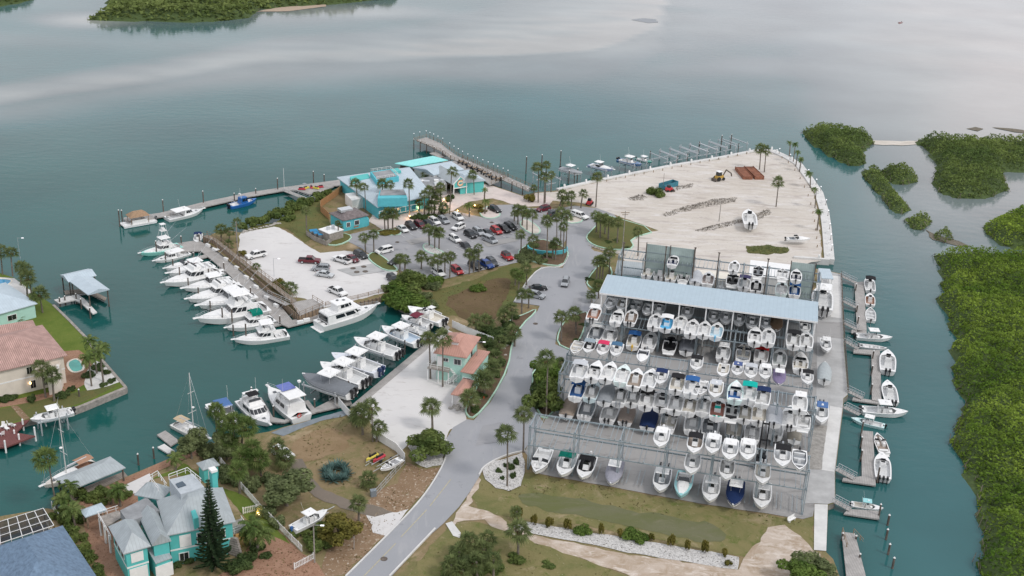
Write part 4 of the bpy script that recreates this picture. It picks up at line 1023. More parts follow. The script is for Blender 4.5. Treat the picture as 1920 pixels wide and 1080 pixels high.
row("rear rack","middle shelf",4.6,AWAY,8.0,[(1216,507,'ccn1'),(1238,510,'ccn1'),(1260,515,'ccn1'),(1283,517,'bow',dict(liner=BK)),(1306,519,'cov1',C(LG),"pale grey covered boat"),(1328,522,'ccn1',dict(liner=(.35,.3,.28))),(1374,523,'bow',dict(liner=BK,seat=BK),"white boat with black seats"),(1396,529,'bim1',T((.1,.09,.2)),"white boat with dark purple top"),(1418,535,'ccn1',dict(liner=BK)),(1466,540,'ccn1',{'hull':(.7,.8,.77)}),(1490,543,'bim1',dict(top=BL,liner=BL),"white boat with blue cover")])
row("rear rack","bottom shelf",.75,AWAY,8.0,[(1262,540,'cc1'),(1349,545,'cov1',C(LINW),"off-white covered boat"),(1371,551,'cc1'),(1461,561,'ccn1'),(1489,563,'ccn1')])
# ------------------------------------------------------------------ boats ashore and afloat
PG="boats parked ashore"
def ashore(kind,a,b_,cols,label,z=LAND+.75,**k):return afloat(kind,a,b_,cols,label,z=z,group=PG,hz=1.,name="parked_boat",**k)
ashore('cc3',(1541,588),(1541,545),{'liner':LIN},"large white triple-engine boat on the pier beside the blue kiosk",bscale=1.05)
ashore('cc1',(1547,635),(1550,661),{},"white hardtop boat standing alone on the pier pavement")
ashore('cov1',(1545,716),(1546,682),{'cov':(.42,.46,.47)},"boat under pale grey cover standing on the pier pavement")
ashore('cc2',(1540,758),(1539,797),{'top':BL},"white boat with blue hardtop at the end of the second rack")
ashore('ccn2',(1407,426),(1402,399),{'liner':LINW},"white open boat on blocks in the middle of the sand lot")
ashore('cud1',(1474,447),(1520,448),{'liner':GR},"white boat on a trailer by the sand lot's right edge")
ashore('cc1',(549,991),(614,958),{'eng':BL},"white hardtop boat parked under the trees beside the white fence")
ashore('bow',(751,858),(713,880),{'liner':(.35,.35,.36)},"white ski boat on a trailer against the white fence",bscale=.95)
MG="boats moored in the marina basin"
def moor(kind,s_,b_,cols,label,**k):k.setdefault('bscale',1.18 if b_[0]<440 and b_[1]<640 and kind[0]in 'sel' and b_[0]>255 else 1.);return afloat(kind,s_,b_,cols,label,group=MG,name=k.pop('name',"moored_boat"),**k)
MNT={'hull':(.30,.68,.60)}
moor('sporttower',(337,454),(262,471),MNT,"mint hulled sportfisher with tall tuna tower and outriggers",hz=1.6,draft=.7,name="fishing_boat")
moor('lobster',(352,468),(289,486),{},"white downeast boat beside the mint hulled sportfisher",hz=1.3,draft=.6)
moor('exprn',(372,485),(309,500),{'liner':(.2,.07,.08)},"white boat with maroon cockpit, third from the outer end of the dock",hz=1.3,draft=.6)
moor('expr',(398,493),(315,512),{},"white hardtop express boat, fourth from the outer end of the dock",hz=1.3,draft=.6)
moor('sportopen',(410,504),(306,530),{},"white sportfisher with long pulpit, fifth from the dock's outer end",hz=1.6,draft=.7,name="fishing_boat")
moor('expr',(436,522),(344,541),{},"white express boat between two sportfishers, sixth from the outer end",hz=1.3,draft=.6)
moor('sportopen',(457,535),(351,560),{},"white sportfisher, seventh from the dock's outer end",hz=1.6,draft=.7,name="fishing_boat")
moor('expr',(476,550),(372,574),{},"white express boat with green-tinted windshield, eighth from the outer end",hz=1.4,draft=.6)
moor('sport',(500,571),(369,598),{},"largest white sportfisher with dark side windows, next to the green canopy",hz=1.8,draft=.7,name="fishing_boat")
moor('sportcanvas',(512,592),(424,612),{},"cream trawler with a dark green bridge canopy",hz=1.5,draft=.6,name="trawler_boat")
moor('sport',(539,620),(438,635),{},"white sportfisher moored at the dock's inner end",hz=1.5,draft=.6,name="fishing_boat")
moor('yacht',(597,604),(708,571),{},"tall white motor yacht lying along the timber bulkhead",hz=1.8,draft=.8,name="motor_yacht")
moor('sedan',(456,744),(505,793),{},"white flybridge cruiser with black top, bow toward the grey paving",hz=1.6,draft=.7)
moor('aft',(566,780),(503,727),{},"white cabin cruiser with blue bridge canopy in the slip",hz=1.6,draft=.7)
moor('expr',(402,752),(446,806),{'top':BL},"white boat half hidden behind palms beside the flybridge cruiser",hz=1.4,draft=.6)
moor('sail',(328,787),(391,818),{'hull':(.75,.74,.7)},"white sailboat with tan cockpit canopy behind the trees",hz=1.4,draft=.5,name="sail_boat")
moor('sail',(178,862),(80,908),{'hull':(.7,.66,.6),'liner':(.35,.2,.13),'top':(.4,.24,.16)},"wooden-decked sailboat lying behind the metal roofed boathouse",hz=1.4,draft=.5,name="sail_boat")
moor('tiki',(290,408),(228,419),{},"floating tiki bar boat with brown thatched roof",hz=1.,draft=.4,name="tiki_boat")
moor('lobster',(312,406),(381,390),{},"white downeast boat alongside the long outer dock",hz=1.3,draft=.6)
moor('tow',(430,385),(481,373),{'hull':(.03,.16,.48)},"bright blue towboat alongside the long outer dock",hz=1.,draft=.5,name="tow_boat")
moor('bim1',(373,436),(369,453),T(NV),"small boat with navy top at the inner corner of the dock",hz=1.,draft=.4)
moor('bim1',(579,342),(560,347),T(GR),"small grey topped boat tied behind the triangular dock",hz=1.,draft=.4)
LG_="boats on lifts"
def lifted(kind,s_,b_,cols,label,z=1.6,**k):return afloat(kind,s_,b_,cols,label,z=z,group=LG_,name="lifted_boat",**dict(dict(bscale=1.15),**k))
lifted('covtt2',(661,741),(567,710),{'cov':(.2,.215,.235)},"boat under dark grey cover with white hardtop on a lift")
lifted('cc3',(685,721),(601,688),{},"white triple-engine boat on a lift beside the dark grey covered boat")
lifted('cc2',(712,700),(622,671),{'hull':(.68,.7,.76),'eng':NV},"white boat with navy outboards, third lift from the grey covered boat")
lifted('cc3',(747,668),(664,641),{},"white boat with white outboards alone on the middle lift")
lifted("cc2",(785,645),(716,618),{"liner":(.55,.65,.75)},"white boat with pale blue deck on a lift facing the coral house")
lifted('ccn1',(800,627),(747,610),{},"small white open boat behind the pale blue decked boat")
lifted('bim1',(806,612),(753,594),{'top':(.16,.03,.05)},"white boat with maroon top on a lift")
lifted('ccn2',(832,606),(765,581),{'liner':CRM},"cream decked open boat on the innermost lift of the canal")
lifted('cc1',(824,588),(793,576),{},"small white hardtop boat tucked in the canal's inner corner")
lifted('cc2',(136,770),(57,789),{},"white hardtop boat on a lift in front of the terracotta house",z=2.0)
lifted('covtt1',(1052,316),(1091,327),{'cov':(.36,.38,.4)},"grey covered boat on a lift at the sand lot's sea wall",z=2.2)
lifted('expr',(1106,309),(1150,320),{'hull':(.3,.36,.5)},"white boat with dark blue hull bottom and small tower on a lift",z=2.0)
lifted('cc2',(1160,300),(1203,311),{'hull':(.05,.14,.3)},"dark blue hulled boat on a lift at the sea wall",z=2.0)
lifted('cc1',(1194,296),(1223,304),{'hull':(.02,.3,.24)},"green hulled boat with white hardtop on a lift",z=2.0)
lifted('ccn1',(984,350),(1000,356),{'hull':(.3,.45,.65)},"small pale blue boat on a lift at the foot of the long pier",z=1.8)
DG="boats tied to the eastern floating docks"
def tied(kind,s_,b_,cols,label,**k):return afloat(kind,s_,b_,cols,label,group=DG,hz=.8,draft=.4,name="tied_boat",**k)
tied('bim1',(1632,546),(1629,521),T(BK),"white boat with black top at the far end of the eastern dock",bscale=.9)
tied('ccn1',(1632,571),(1631,550),{'liner':(.4,.24,.17)},"small white boat with brown deck, second along the eastern dock")
tied('skiff1',(1633,600),(1632,577),{},"small white open skiff, third along the eastern dock")
tied('cc2',(1605,629),(1673,634),{},"long white console boat pointing right beside the bow-on inflatable")
tied('skiff1',(1612,645),(1664,652),{'liner':LINW},"white inflatable boat with red bag pointing right at the dock")
tied('ccn2',(1664,698),(1664,660),{},"white closed-bow boat on the outer side of the middle dock")
tied('ccn3',(1672,755),(1663,716),{},"white triple-engine boat at the near end of the middle dock")
tied('cc2',(1616,768),(1702,775),{},"longest white console boat pointing right across the dock gap")
tied('cc1',(1659,797),(1596,783),{'hull':(.6,.8,.8)},"pale aqua hulled boat pointing left across the dock gap")
tied('bow',(1659,848),(1644,812),{'liner':TN},"beige bowrider at the upper end of the lower dock")
tied('ccn3',(1656,898),(1653,851),{},"white triple-engine boat at the lower end of the lower dock")
tied('cc1',(1597,941),(1657,951),{'top':AQ,'liner':CRM},"white boat with aqua hardtop beside the small separate dock")
tied('skiff1',(0,985),(20,968),{},"white skiff behind the screened pool cage")
tied('skiff1',(1690,39),(1686,41),{'hull':(.4,.06,.05)},"tiny red boat far out on the open water",bscale=1.3)
for i,(s_,b_)in enumerate((((401,466),(414,477)),((428,486),(442,497)),((470,520),(482,532)),((508,560),(520,570)))):
 moor('ccn1' if i%2 else 'cc1',s_,b_,{'liner':LINW},"small white boat between the marina dock and the bulkhead, %s from the outer end"%ORD[i+1],hz=.8,draft=.4)
for i,(s_,b_)in enumerate((((430,505),(398,512)),((458,528),(430,535)))):
 moor('cc1',s_,b_,{'liner':LINW},"white hardtop boat squeezed between two express boats, %s from the outer end"%ORD[i+1],hz=1.,draft=.4)
# ------------------------------------------------------------------ docks, gangways, pilings
plank=stripe_mat("grey_dock_planks",(.35,.335,.32),(.22,.21,.2),.45,'X',rough=.9,sharp=.1,var=.18)
plankd=stripe_mat("brown_boardwalk_planks",(.27,.235,.2),(.16,.14,.12),.4,'X',rough=.9,sharp=.12,var=.2)
reddock=stripe_mat("dark_red_deck",(.16,.06,.055),(.1,.04,.04),.4,'X',rough=.8,sharp=.12,var=.15)
def pile_mesh(b,x,y,z0,z1,r=.17,cap=True):b.tube((x,y,z0),(x,y,z1),r,r*.9,n=7)
def dock(name,label,px,z=.65,m=None,th=.3,piles=(),ptop=2.6,pcol=None,cat="dock",group=None,rail=(),zb=-2.):
 pts=GP(px,z);c0=sum(pts,Vector((0,0,0)))/len(pts)
 d=pts[1]-pts[0];ang=math.atan2(d.y,d.x)
 root=empty(name,(c0.x,c0.y,0),ang,label,cat,group)
 inv=Matrix.Rotation(-ang,4,'Z')
 lp=[inv@(p-c0)for p in pts]
 b=MB();b.prism([(p.x,p.y)for p in lp],z-th,z);b.build("deck",m or plank,root)
 for q in piles:
  w=inv@(G(q[0],q[1],z)-c0)
  p_=MB();p_.tube((w.x,w.y,zb),(w.x,w.y,q[2]if len(q)>2 else ptop),.19,.17,n=7);o=p_.build("piling",pcol or darkwood,root)
  k_=MB();k_.tube((w.x,w.y,q[2]if len(q)>2 else ptop),(w.x,w.y,(q[2]if len(q)>2 else ptop)+.22),.2,.05,n=7);k_.build("piling_cap",white,o)
 if rail:
  for seg in rail:
   r_=MB();L=[inv@(G(a,b_,z)-c0)for a,b_ in seg];L=[Vector((p.x,p.y,z))for p in L]
   r_.path([(p.x,p.y,z+1.0)for p in L],.05,4);r_.path([(p.x,p.y,z+.5)for p in L],.04,4)
   for p,_ in along(L,2.2):r_.box((p.x,p.y,z+.5),(.1,.1,1.05))
   r_.build("railing",brownwood,root)
 return root
FD="floating docks of the eastern canal"
dock("floating_dock","long grey floating dock at the far end of the eastern canal",[(1602,529),(1620,528),(1625,620),(1607,622)],piles=[(1604,545),(1606,585),(1608,607)],group=FD)
dock("floating_dock","grey finger float under the bow-right console boat",[(1596,624),(1625,628),(1625,621),(1597,618)],group=FD)
dock("floating_dock","grey floating dock in the middle of the eastern canal",[(1601,654),(1650,657),(1653,754),(1635,751),(1634,664),(1600,661)],piles=[(1634,700),(1633,735),(1636,672)],group=FD)
dock("floating_dock","grey finger float below the middle dock",[(1598,750),(1652,758),(1652,753),(1600,744)],group=FD)
dock("floating_dock","L-shaped grey floating dock near the service path",[(1579,901),(1642,910),(1637,809),(1615,807),(1616,893),(1581,896)],piles=[(1615,812,3.4),(1614,835),(1614,860),(1645,900,3.6)],group=FD)
dock("floating_dock","small separate floating dock holding the aqua topped boat",[(1582,963),(1649,973),(1647,958),(1591,954)],piles=[(1648,966,3.)],group=FD)
dock("old_dock","broken weathered dock with loose boards at the bottom right",[(1588,1090),(1626,1090),(1603,1000),(1578,997)],z=1.,rail=[[(1579,998),(1588,1030)],[(1600,1000),(1618,1020)]],piles=[(1580,1005,1.6),(1605,1010,1.6),(1612,1045,1.7)])
def gangway(a,b_,label,za=LAND,zb=.7,w=1.3,group="gangways down to the eastern docks"):
 A,Bq=G(*a,za),G(*b_,zb);d=Bq-A;L=d.length;ang=math.atan2(d.y,d.x)
 root=empty("gangway",A,ang,label,"gangway",group);root.rotation_euler=(0,math.asin(-d.z/L),ang)
 m_=MB();m_.box((L/2,0,.06),(L,w,.1));m_.build("deck",plank,root)
 for s_ in(-1,1):
  r_=MB();r_.path([(0,s_*w/2,1.1),(L,s_*w/2,1.1)],.05,4);r_.path([(0,s_*w/2,.6),(L,s_*w/2,.6)],.04,4)
  for k in range(6):r_.box((L*k/5,s_*w/2,.55),(.08,.08,1.1))
  r_.build("handrail",alu,root)
for i,(a,b_)in enumerate((((1577,517),(1603,530)),((1581,565),(1605,577)),((1582,606),(1607,618)),((1584,640),(1609,654)),((1588,733),(1617,747)),((1583,764),(1612,778)),((1568,880),(1602,898)),((1562,939),(1594,956)))):
 gangway(a,b_,"aluminium gangway from the pier, %s of eight counting from the far end"%ORD[i+1])
def fence_line(name,label,px,z,h,m,style,step=2.,cat="fence",group=None,base=LAND,thick=.08):
 L=GP(px,z);L=[Vector((p.x,p.y,0))for p in L]
 root=empty(name,(L[0].x,L[0].y,base),0,label,cat,group);o0=L[0]
 L=[p-o0 for p in L]
 P_=MB()
 for p,a in along(L,step):P_.box((p.x,p.y,h/2),(.12,.12,h+.06),rz=a)
 P_.build("fence_posts",m,root)
 for a,b_ in zip(L,L[1:]):
  d=b_-a;ang=math.atan2(d.y,d.x);c_=(a+b_)/2;q=MB()
  if style=='panel':q.box((c_.x,c_.y,h*.5),(d.length,thick,h*.94),rz=ang);q.build("fence_panel",m,root)
  elif style=='rail':
   for z_ in(.35,.65,.95):q.box((c_.x,c_.y,h*z_),(d.length,thick,.09),rz=ang)
   q.build("fence_rails",m,root)
  elif style=='picket':
   for z_ in(.2,.85):q.box((c_.x,c_.y,h*z_),(d.length,.05,.08),rz=ang)
   n=int(d.length/.3)
   for k in range(n):
    p=a.lerp(b_,(k+.5)/n);q.box((p.x,p.y,h*.5),(.1,.05,h*.95),rz=ang)
   q.build("fence_pickets",m,root)
  elif style=='chain':
   for z_ in(.03,.5,.97):q.box((c_.x,c_.y,h*z_),(d.length,.05,.05),rz=ang)
   n=int(d.length/.5)
   for k in range(n):
    p=a.lerp(b_,(k+.5)/n);q.box((p.x,p.y,h*.5),(.03,.03,h*.95),rz=ang)
   q.build("chain_mesh",alu,root)
 return root
fence_line("pier_railing","dark steel guard rail along the edge of the pier pavement",[(1577,515),(1581,600),(1584,650),(1589,720),(1590,738)],LAND,1.1,darkwood,'rail',cat="railing")
# --- western marina ------------------------------------------------
dock("marina_dock","long grey dock behind the row of moored sportfishers",[(330,456),(372,450),(384,457),(430,490),(480,532),(530,578),(548,600),(607,585),(608,596),(540,613),(523,606),(470,553),(420,506),(376,470),(340,472)],z=.75,piles=[(340,456),(374,452),(607,596,2.2),(525,607),(470,553),(420,506)],ptop=2.8)
for i,(a,b_)in enumerate((((388,478),(362,484)),((420,503),(390,510)),((446,528),(418,536)),((475,553),(440,562)),((505,580),(470,589)),((530,604),(498,612)))):
 dock("finger_pier","narrow finger pier between moored boats, %s of six from the outer end"%ORD[i+1],[(a[0],a[1]-2),(a[0]+3,a[1]+3),(b_[0]+3,b_[1]+3),(b_[0],b_[1]-1)],z=.7,piles=[(b_[0]+1,b_[1]+1)],ptop=2.4,group="finger piers",cat="finger pier")
MP="mooring pilings"
def piling(px,py,top,label,r=.19,group=MP,z=0.):
 p=G(px,py,z);b=MB();b.tube((0,0,-2.5),(0,0,top),r,r*.92,n=7);o=b.build("mooring_piling",darkwood);o.location=(p.x,p.y,0)
 k_=MB();k_.tube((0,0,top),(0,0,top+.25),r*1.05,.04,n=7);k_.build("piling_cap",white,o)
 tag(o,label,"piling",group)
for i,(x,y,t)in enumerate(((294,478,4),(311,492,3),(325,505,3),(338,527,4.),(354,545,3.6),(373,562,3.4),(395,585,3),(418,608,4.4),(436,612,4.6),(438,630,3),(462,640,4.6))):
 piling(x,y,t,"dark mooring piling at the bows of the sportfishers, %s from the outer end"%ORD[i+1])
for i,(x,y,t)in enumerate(((1664,985,2.2),(1661,1012,2.2),(1665,1040,2.2),(1673,1066,2.2))):
 piling(x,y,t,"green stained piling in open canal water, %s of four from the top"%ORD[i+1],r=.22)
for i,(x,y,t)in enumerate(((225,425,5.),(230,419,4),(307,402,4.5),(382,385,4.5),(521,360,4.5),(588,345,4.2),(608,344,3),(480,368,2.5),(440,380,3))):
 piling(x,y,t,"white capped piling of the long outer dock, %s of nine from its far left"%ORD[sorted([225,230,307,382,521,588,608,480,440]).index(x)+1])
dock("outer_dock","long narrow grey dock running out to the tiki boat",[(232,412),(232,408),(300,399),(380,379),(470,360),(530,351),(636,337),(640,347),(560,356),(533,357),(470,368),(382,388),(305,406),(240,417)],z=.9)
dock("fuel_dock","triangular dock with jet skis and red gear at the restaurant",[(548,354),(600,347),(626,350),(600,361),(580,364)],z=.85,group=None)
gangway((586,378),(536,358),"sloping gangway from the bushy point to the outer dock",za=LAND+.3,zb=.95,w=1.8,group=None)
# elevated boardwalk along the timber bulkhead
BW=[(383,443),(404,452),(452,492),(500,528),(552,566)]
dock("boardwalk","raised brown boardwalk along the marina bulkhead",[(381,443),(400,450),(450,490),(498,527),(548,567),(556,563),(504,523),(456,487),(407,448),(388,440)],z=2.5,m=plankd,th=.22,rail=[[(381,443),(400,450),(450,490),(498,527),(548,567)],[(556,563),(504,523),(456,487),(407,448),(388,440)]],cat="boardwalk")
def bulkhead(px,label,ztop=2.2,step=1.1):
 L=GP(px,LAND);L=[Vector((p.x,p.y,0))for p in L]
 root=empty("timber_bulkhead",(L[0].x,L[0].y,0),0,label,"bulkhead");o0=L[0];L=[p-o0 for p in L]
 for a,b_ in zip(L,L[1:]):
  d=b_-a;c_=(a+b_)/2;q=MB();q.box((c_.x,c_.y,(ztop-2.)/2),(d.length,.2,ztop+2),rz=math.atan2(d.y,d.x));q.build("sheet_wall",brownwood,root)
 q=MB()
 for p,a in along(L,step):q.tube((p.x,p.y,-2),(p.x,p.y,ztop+.1),.16,n=6)
 q.build("wall_piles",darkwood,root)["kind"]="stuff"
bulkhead([(381,449),(402,458),(450,500),(532,573),(562,599),(607,582)],"dark timber bulkhead below the boardwalk and corner deck",2.1)
bulkhead([(607,582),(672,568),(727,555)],"timber bulkhead behind the tall motor yacht",1.3)
dock("corner_deck","railed timber deck at the bulkhead corner beside the motor yacht",[(546,567),(586,560),(607,573),(562,592)],z=2.2,m=plank,th=.25,rail=[[(586,560),(607,573),(562,592),(544,570)]],cat="deck")
gangway((540,572),(497,553),"white truss gangway from the corner deck to the marina dock",za=2.2,zb=.85,w=1.5,group=None)
fence_line("post_rail_fence","low post and rail fence on the bulkhead behind the yacht",[(610,574),(672,560),(727,546)],LAND,1.1,brownwood,'rail',step=3)
dock("slip_dock","grey slip dock around the cabin cruiser with blue canopy",[(470,742),(502,790),(533,792),(592,773),(660,757),(655,747),(640,742),(616,752),(590,765),(578,750),(570,752),(583,770),(533,787),(512,782),(490,745)],z=.9,piles=[(472,740),(513,775),(571,752),(590,762),(640,742)])
dock("timber_walk","pale timber walkway along the canal side of the coral house lot",[(656,762),(668,767),(800,655),(844,614),(836,606),(792,648)],z=LAND+.12,m=plank,th=.2)
dock("low_float","low grey float beside the sailboat with tan canopy",[(294,815),(310,807),(336,826),(320,836)],z=.5)
dock("low_float","short pale float nearer the brick walk",[(295,838),(308,832),(328,846),(315,850)],z=.5,m=whiteconc)
dock("red_deck","dark red timber deck with white chairs on the left canal",[(-20,806),(57,785),(30,811),(66,817),(10,838),(-20,840)],z=1.3,m=reddock,piles=[(43,796,2.4),(66,816,3),(36,824,2.4),(10,838,2.6),(27,813,2.)],pcol=white)
piling(150,753,2.8,"white piling by the corner sea wall of the left lot",group=None)
piling(260,872,2.4,"white topped piling by the brick walk, farther from the sheds",group=None)
piling(289,860,2.4,"white topped piling by the brick walk, nearer the floats",group=None)
# sea wall cap of the sand lot
def seawall(px,label,w=1.4,h=.55,m=None,posts=True):
 L=GP(px,LAND);o0=Vector((L[0].x,L[0].y,LAND));root=empty("sea_wall",o0,0,label,"sea wall")
 o=ribbon("wall_cap",[p-o0 for p in L],w,m or whiteconc,-2.2,h,kind=None,parent=root)
 for i,(p,a)in enumerate(along([p-o0 for p in L],9.5,3)if posts else[]):
  q=MB();q.box((p.x,p.y,h+.45),(.5,.5,.9),rz=a);q.tube((p.x,p.y,h+.9),(p.x,p.y,h+1.1),.3,.08,n=6);q.build("cap_post",white,root)
seawall([(1045,357),(1110,342),(1200,324),(1260,312),(1350,297),(1415,284),(1447,283)],"white sea wall along the far side of the sand lot")
seawall([(1447,283),(1477,297),(1497,309),(1515,333),(1535,362),(1546,400),(1550,430),(1555,488)],"white sea wall along the curved right side of the sand lot",w=2.8,h=.4)
seawall([(1555,489),(1488,484)],"short white sea wall closing the sand lot's lower right corner",w=1.)
seawall([(236,727),(155,761),(130,770)],"concrete sea wall at the corner below the pool",w=.8,h=.15,m=wood,posts=False)
seawall([(100,572),(130,601),(160,632),(175,653),(192,676),(236,727)],"concrete sea wall edging the left lawn",w=.6,h=.12,m=wood,posts=False)
LP="globe lamps along the sea wall"
lp_proto=None
def lamp_post(x,y,z,h,label,group=LP,globe=.2,on=False):
 p=G(x,y,z);b=MB();b.tube((0,0,0),(0,0,h),.07,.05,n=6);b.box((0,0,.1),(.25,.25,.2));o=b.build("lamp_post",darkwood);o.location=(p.x,p.y,z)
 g=MB();g.ball((0,0,h+globe*.8),globe,n=8,m=5);g.build("lamp_globe",hotlamp if on else coldlamp,o)
 tag(o,label,"lamp post",group)
for i,(x,y)in enumerate(((1458,288),(1478,299),(1500,312),(1512,328),(1527,346),(1535,360),(1545,385),(1549,405),(1552,430),(1554,450),(1556,470))):
 lamp_post(x+3,y,LAND+.3,1.7,"low globe lamp on the curved right sea wall, %s from the far tip"%ORD[i+1])
# --- long pier and restaurant deck -----------------------------------
PIER=dock("fishing_pier","long timber fishing pier with a wide end, behind the restaurant",[(780,262),(800,257),(826,268),(836,277),(857,292),(945,328),(1000,353),(990,358),(935,334),(845,297),(826,283)],z=2.6,m=plank,th=.35,
piles=[(x,y,3.6)for x,y in((776,266),(788,270),(800,274),(814,280),(830,287),(845,296),(862,304),(880,311),(900,320),(920,328),(940,337),(960,345),(980,354))],
rail=[[(776,264),(800,257),(826,268),(857,292),(945,328),(1000,353)],[(776,264),(826,284),(845,297),(935,334),(990,358)]],cat="pier")
for i,(x,y)in enumerate(((776,262),(787,259),(799,257),(806,260),(813,263),(821,267),(830,271),(843,280),(851,286),(859,291),(867,296),(877,301),(887,305),(895,308),(905,312),(915,316),(925,320),(933,324),(943,328),(952,332))):
 lamp_post(x,y,2.6,2.2,"small globe lamp on the long pier, %s from its outer end"%ORD[i+1],"globe lamps on the long pier",.14)
dock("restaurant_deck","grey timber dining deck between the restaurant and the pier",[(846,303),(866,298),(950,334),(918,346),(905,335),(868,318)],z=2.3,m=plank,th=.3,rail=[[(866,298),(950,334),(918,346)]],cat="deck")
dock("lower_landing","small low landing tucked under the pier's wide end",[(805,287),(818,284),(838,292),(825,296)],z=1.6,m=plank,th=.25)
# --- boat lifts ----------------------------------------------------------
def lift(pos,ang,L,W,ztop,label,zc=1.5,group="boat lifts"):
 root=empty("boat_lift",(pos.x,pos.y,0),ang,label,"boat lift",group)
 for sx in(-1,1):
  for sy in(-1,1):
   p_=MB();p_.tube((sx*L/2,sy*W/2,-2.2),(sx*L/2,sy*W/2,ztop+.5),.15,n=6);p_.build("lift_piling",alu if R.random()<.8 else darkwood,root)
 for sy in(-1,1):
  b=MB();b.box((0,sy*W/2,ztop-.2),(L+1.,.25,.32));b.build("top_beam",alu,root)
 for sx in(-.6,.6):
  b=MB();b.box((sx*L/2,0,zc-.15),(.2,W-.2,.26));b.build("cradle_beam",alu,root)
  c_=MB()
  for sy in(-1,1):c_.tube((sx*L/2,sy*(W/2-.1),zc),(sx*L/2,sy*(W/2-.1),ztop-.3),.03,n=3)
  c_.build("lift_cable",alu,root)
for i,o in enumerate([b for b in BOATS if b.get("group")==LG_]):
 if "innermost" in o["label"]or "inner corner" in o["label"]or "foot of" in o["label"]:continue
 k=o.scale[0]*BL_L*(1.45 if "tower on" in o["label"]else 1)
 lift(o.location,o.rotation_euler[2],k*.62,max(3.2,k*.40),3.2,("lift carrying the "+o["label"].replace("alone ","").replace("small ",""))[:150].rsplit(" on ",1)[0].split(",")[0],zc=o.location.z)
sea_u=(G(1350,297)-G(1200,324)).normalized();sea_v=math.atan2(-sea_u.x,sea_u.y)+pi
sv=Vector((-sea_u.y,sea_u.x,0));sea_v=math.atan2(sv.y,sv.x)
for i,(x,y)in enumerate(((1243,300),(1262,296),(1281,292),(1300,288),(1318,285),(1336,282),(1354,278),(1376,273),(1024,340))):
 n=ORD[[0,1,2,3,4,5,6,7,8][i]+1]
 lift(G(x,y,1.5),sea_v,9.0,4.3,3.4,("empty boat lift at the far sea wall, %s right of the green hulled boat"%n)if i<8 else "empty boat lift between the pier foot and the covered boat",zc=1.6)
for i,(x,y,t)in enumerate(((986,326,6),(1015,322,6),(1050,317,6.5),(1351,281,5.5),(1369,279,5.5),(1066,344,4.5),(1082,340,4.5))):
 piling(x,y,t,"tall lamp-topped piling at the sand lot's boat lifts, %s of seven from the left"%ORD[sorted([986,1015,1050,1351,1369,1066,1082]).index(x)+1],r=.2)
# ------------------------------------------------------------------ buildings
seamX=stripe_mat("grey_seam_metal_across",(.36,.40,.415),(.29,.32,.335),.55,'X',rough=.45,sharp=.12,var=.12)
seamY=stripe_mat("grey_seam_metal_along",(.36,.40,.415),(.29,.32,.335),.55,'Y',rough=.45,sharp=.12,var=.12)
paleX=stripe_mat("pale_metal_across",(.45,.53,.585),(.38,.45,.50),.6,'X',rough=.5,sharp=.1,var=.08)
paleY=stripe_mat("pale_metal_along",(.45,.53,.585),(.38,.45,.50),.6,'Y',rough=.5,sharp=.1,var=.08)
coralX=stripe_mat("coral_metal_across",(.44,.235,.185),(.52,.31,.255),.5,'X',rough=.55,sharp=.14,var=.12)
coralY=stripe_mat("coral_metal_along",(.44,.235,.185),(.52,.31,.255),.5,'Y',rough=.55,sharp=.14,var=.12)
def tile_mat(name,ax):
 m=stripe_mat(name,(.42,.275,.24),(.25,.15,.13),.38,ax,rough=.85,sharp=.3,var=.25)
 return m
terrX,terrY=tile_mat("terracotta_tiles_across",'X'),tile_mat("terracotta_tiles_along",'Y')
shinglem=mat("blue_grey_shingles",(.14,.205,.29),rough=.9,var=.28,scale=1.6,det=6,bump=.4,bscale=3)
shingleb=mat("brown_grey_shingles",(.17,.145,.145),rough=.9,var=.35,scale=1.4,det=6,bump=.4,bscale=3)
flatgrey=mat("flat_roof_grey",(.26,.27,.28),rough=.9,var=.25,scale=.4)
teal_awning=stripe_mat("teal_awning",(.26,.68,.66),(.32,.73,.71),1.0,'X',rough=.7,sharp=.1,var=.06)
def bld_root(name,label,cat,at,ang):return empty(name,at,ang,label,cat)
def rect_frame(quad):
 FL,FR,BRR,BLL=quad
 u=((FR-FL)+(BRR-BLL));u.z=0;u.normalize();v=Vector((-u.y,u.x,0))
 c0=(FL+FR+BRR+BLL)/4
 w=(abs((FR-FL).dot(u))+abs((BRR-BLL).dot(u)))/2;d=(abs((BLL-FL).dot(v))+abs((BRR-FR).dot(v)))/2
 return c0,u,v,w,d,math.atan2(u.y,u.x)
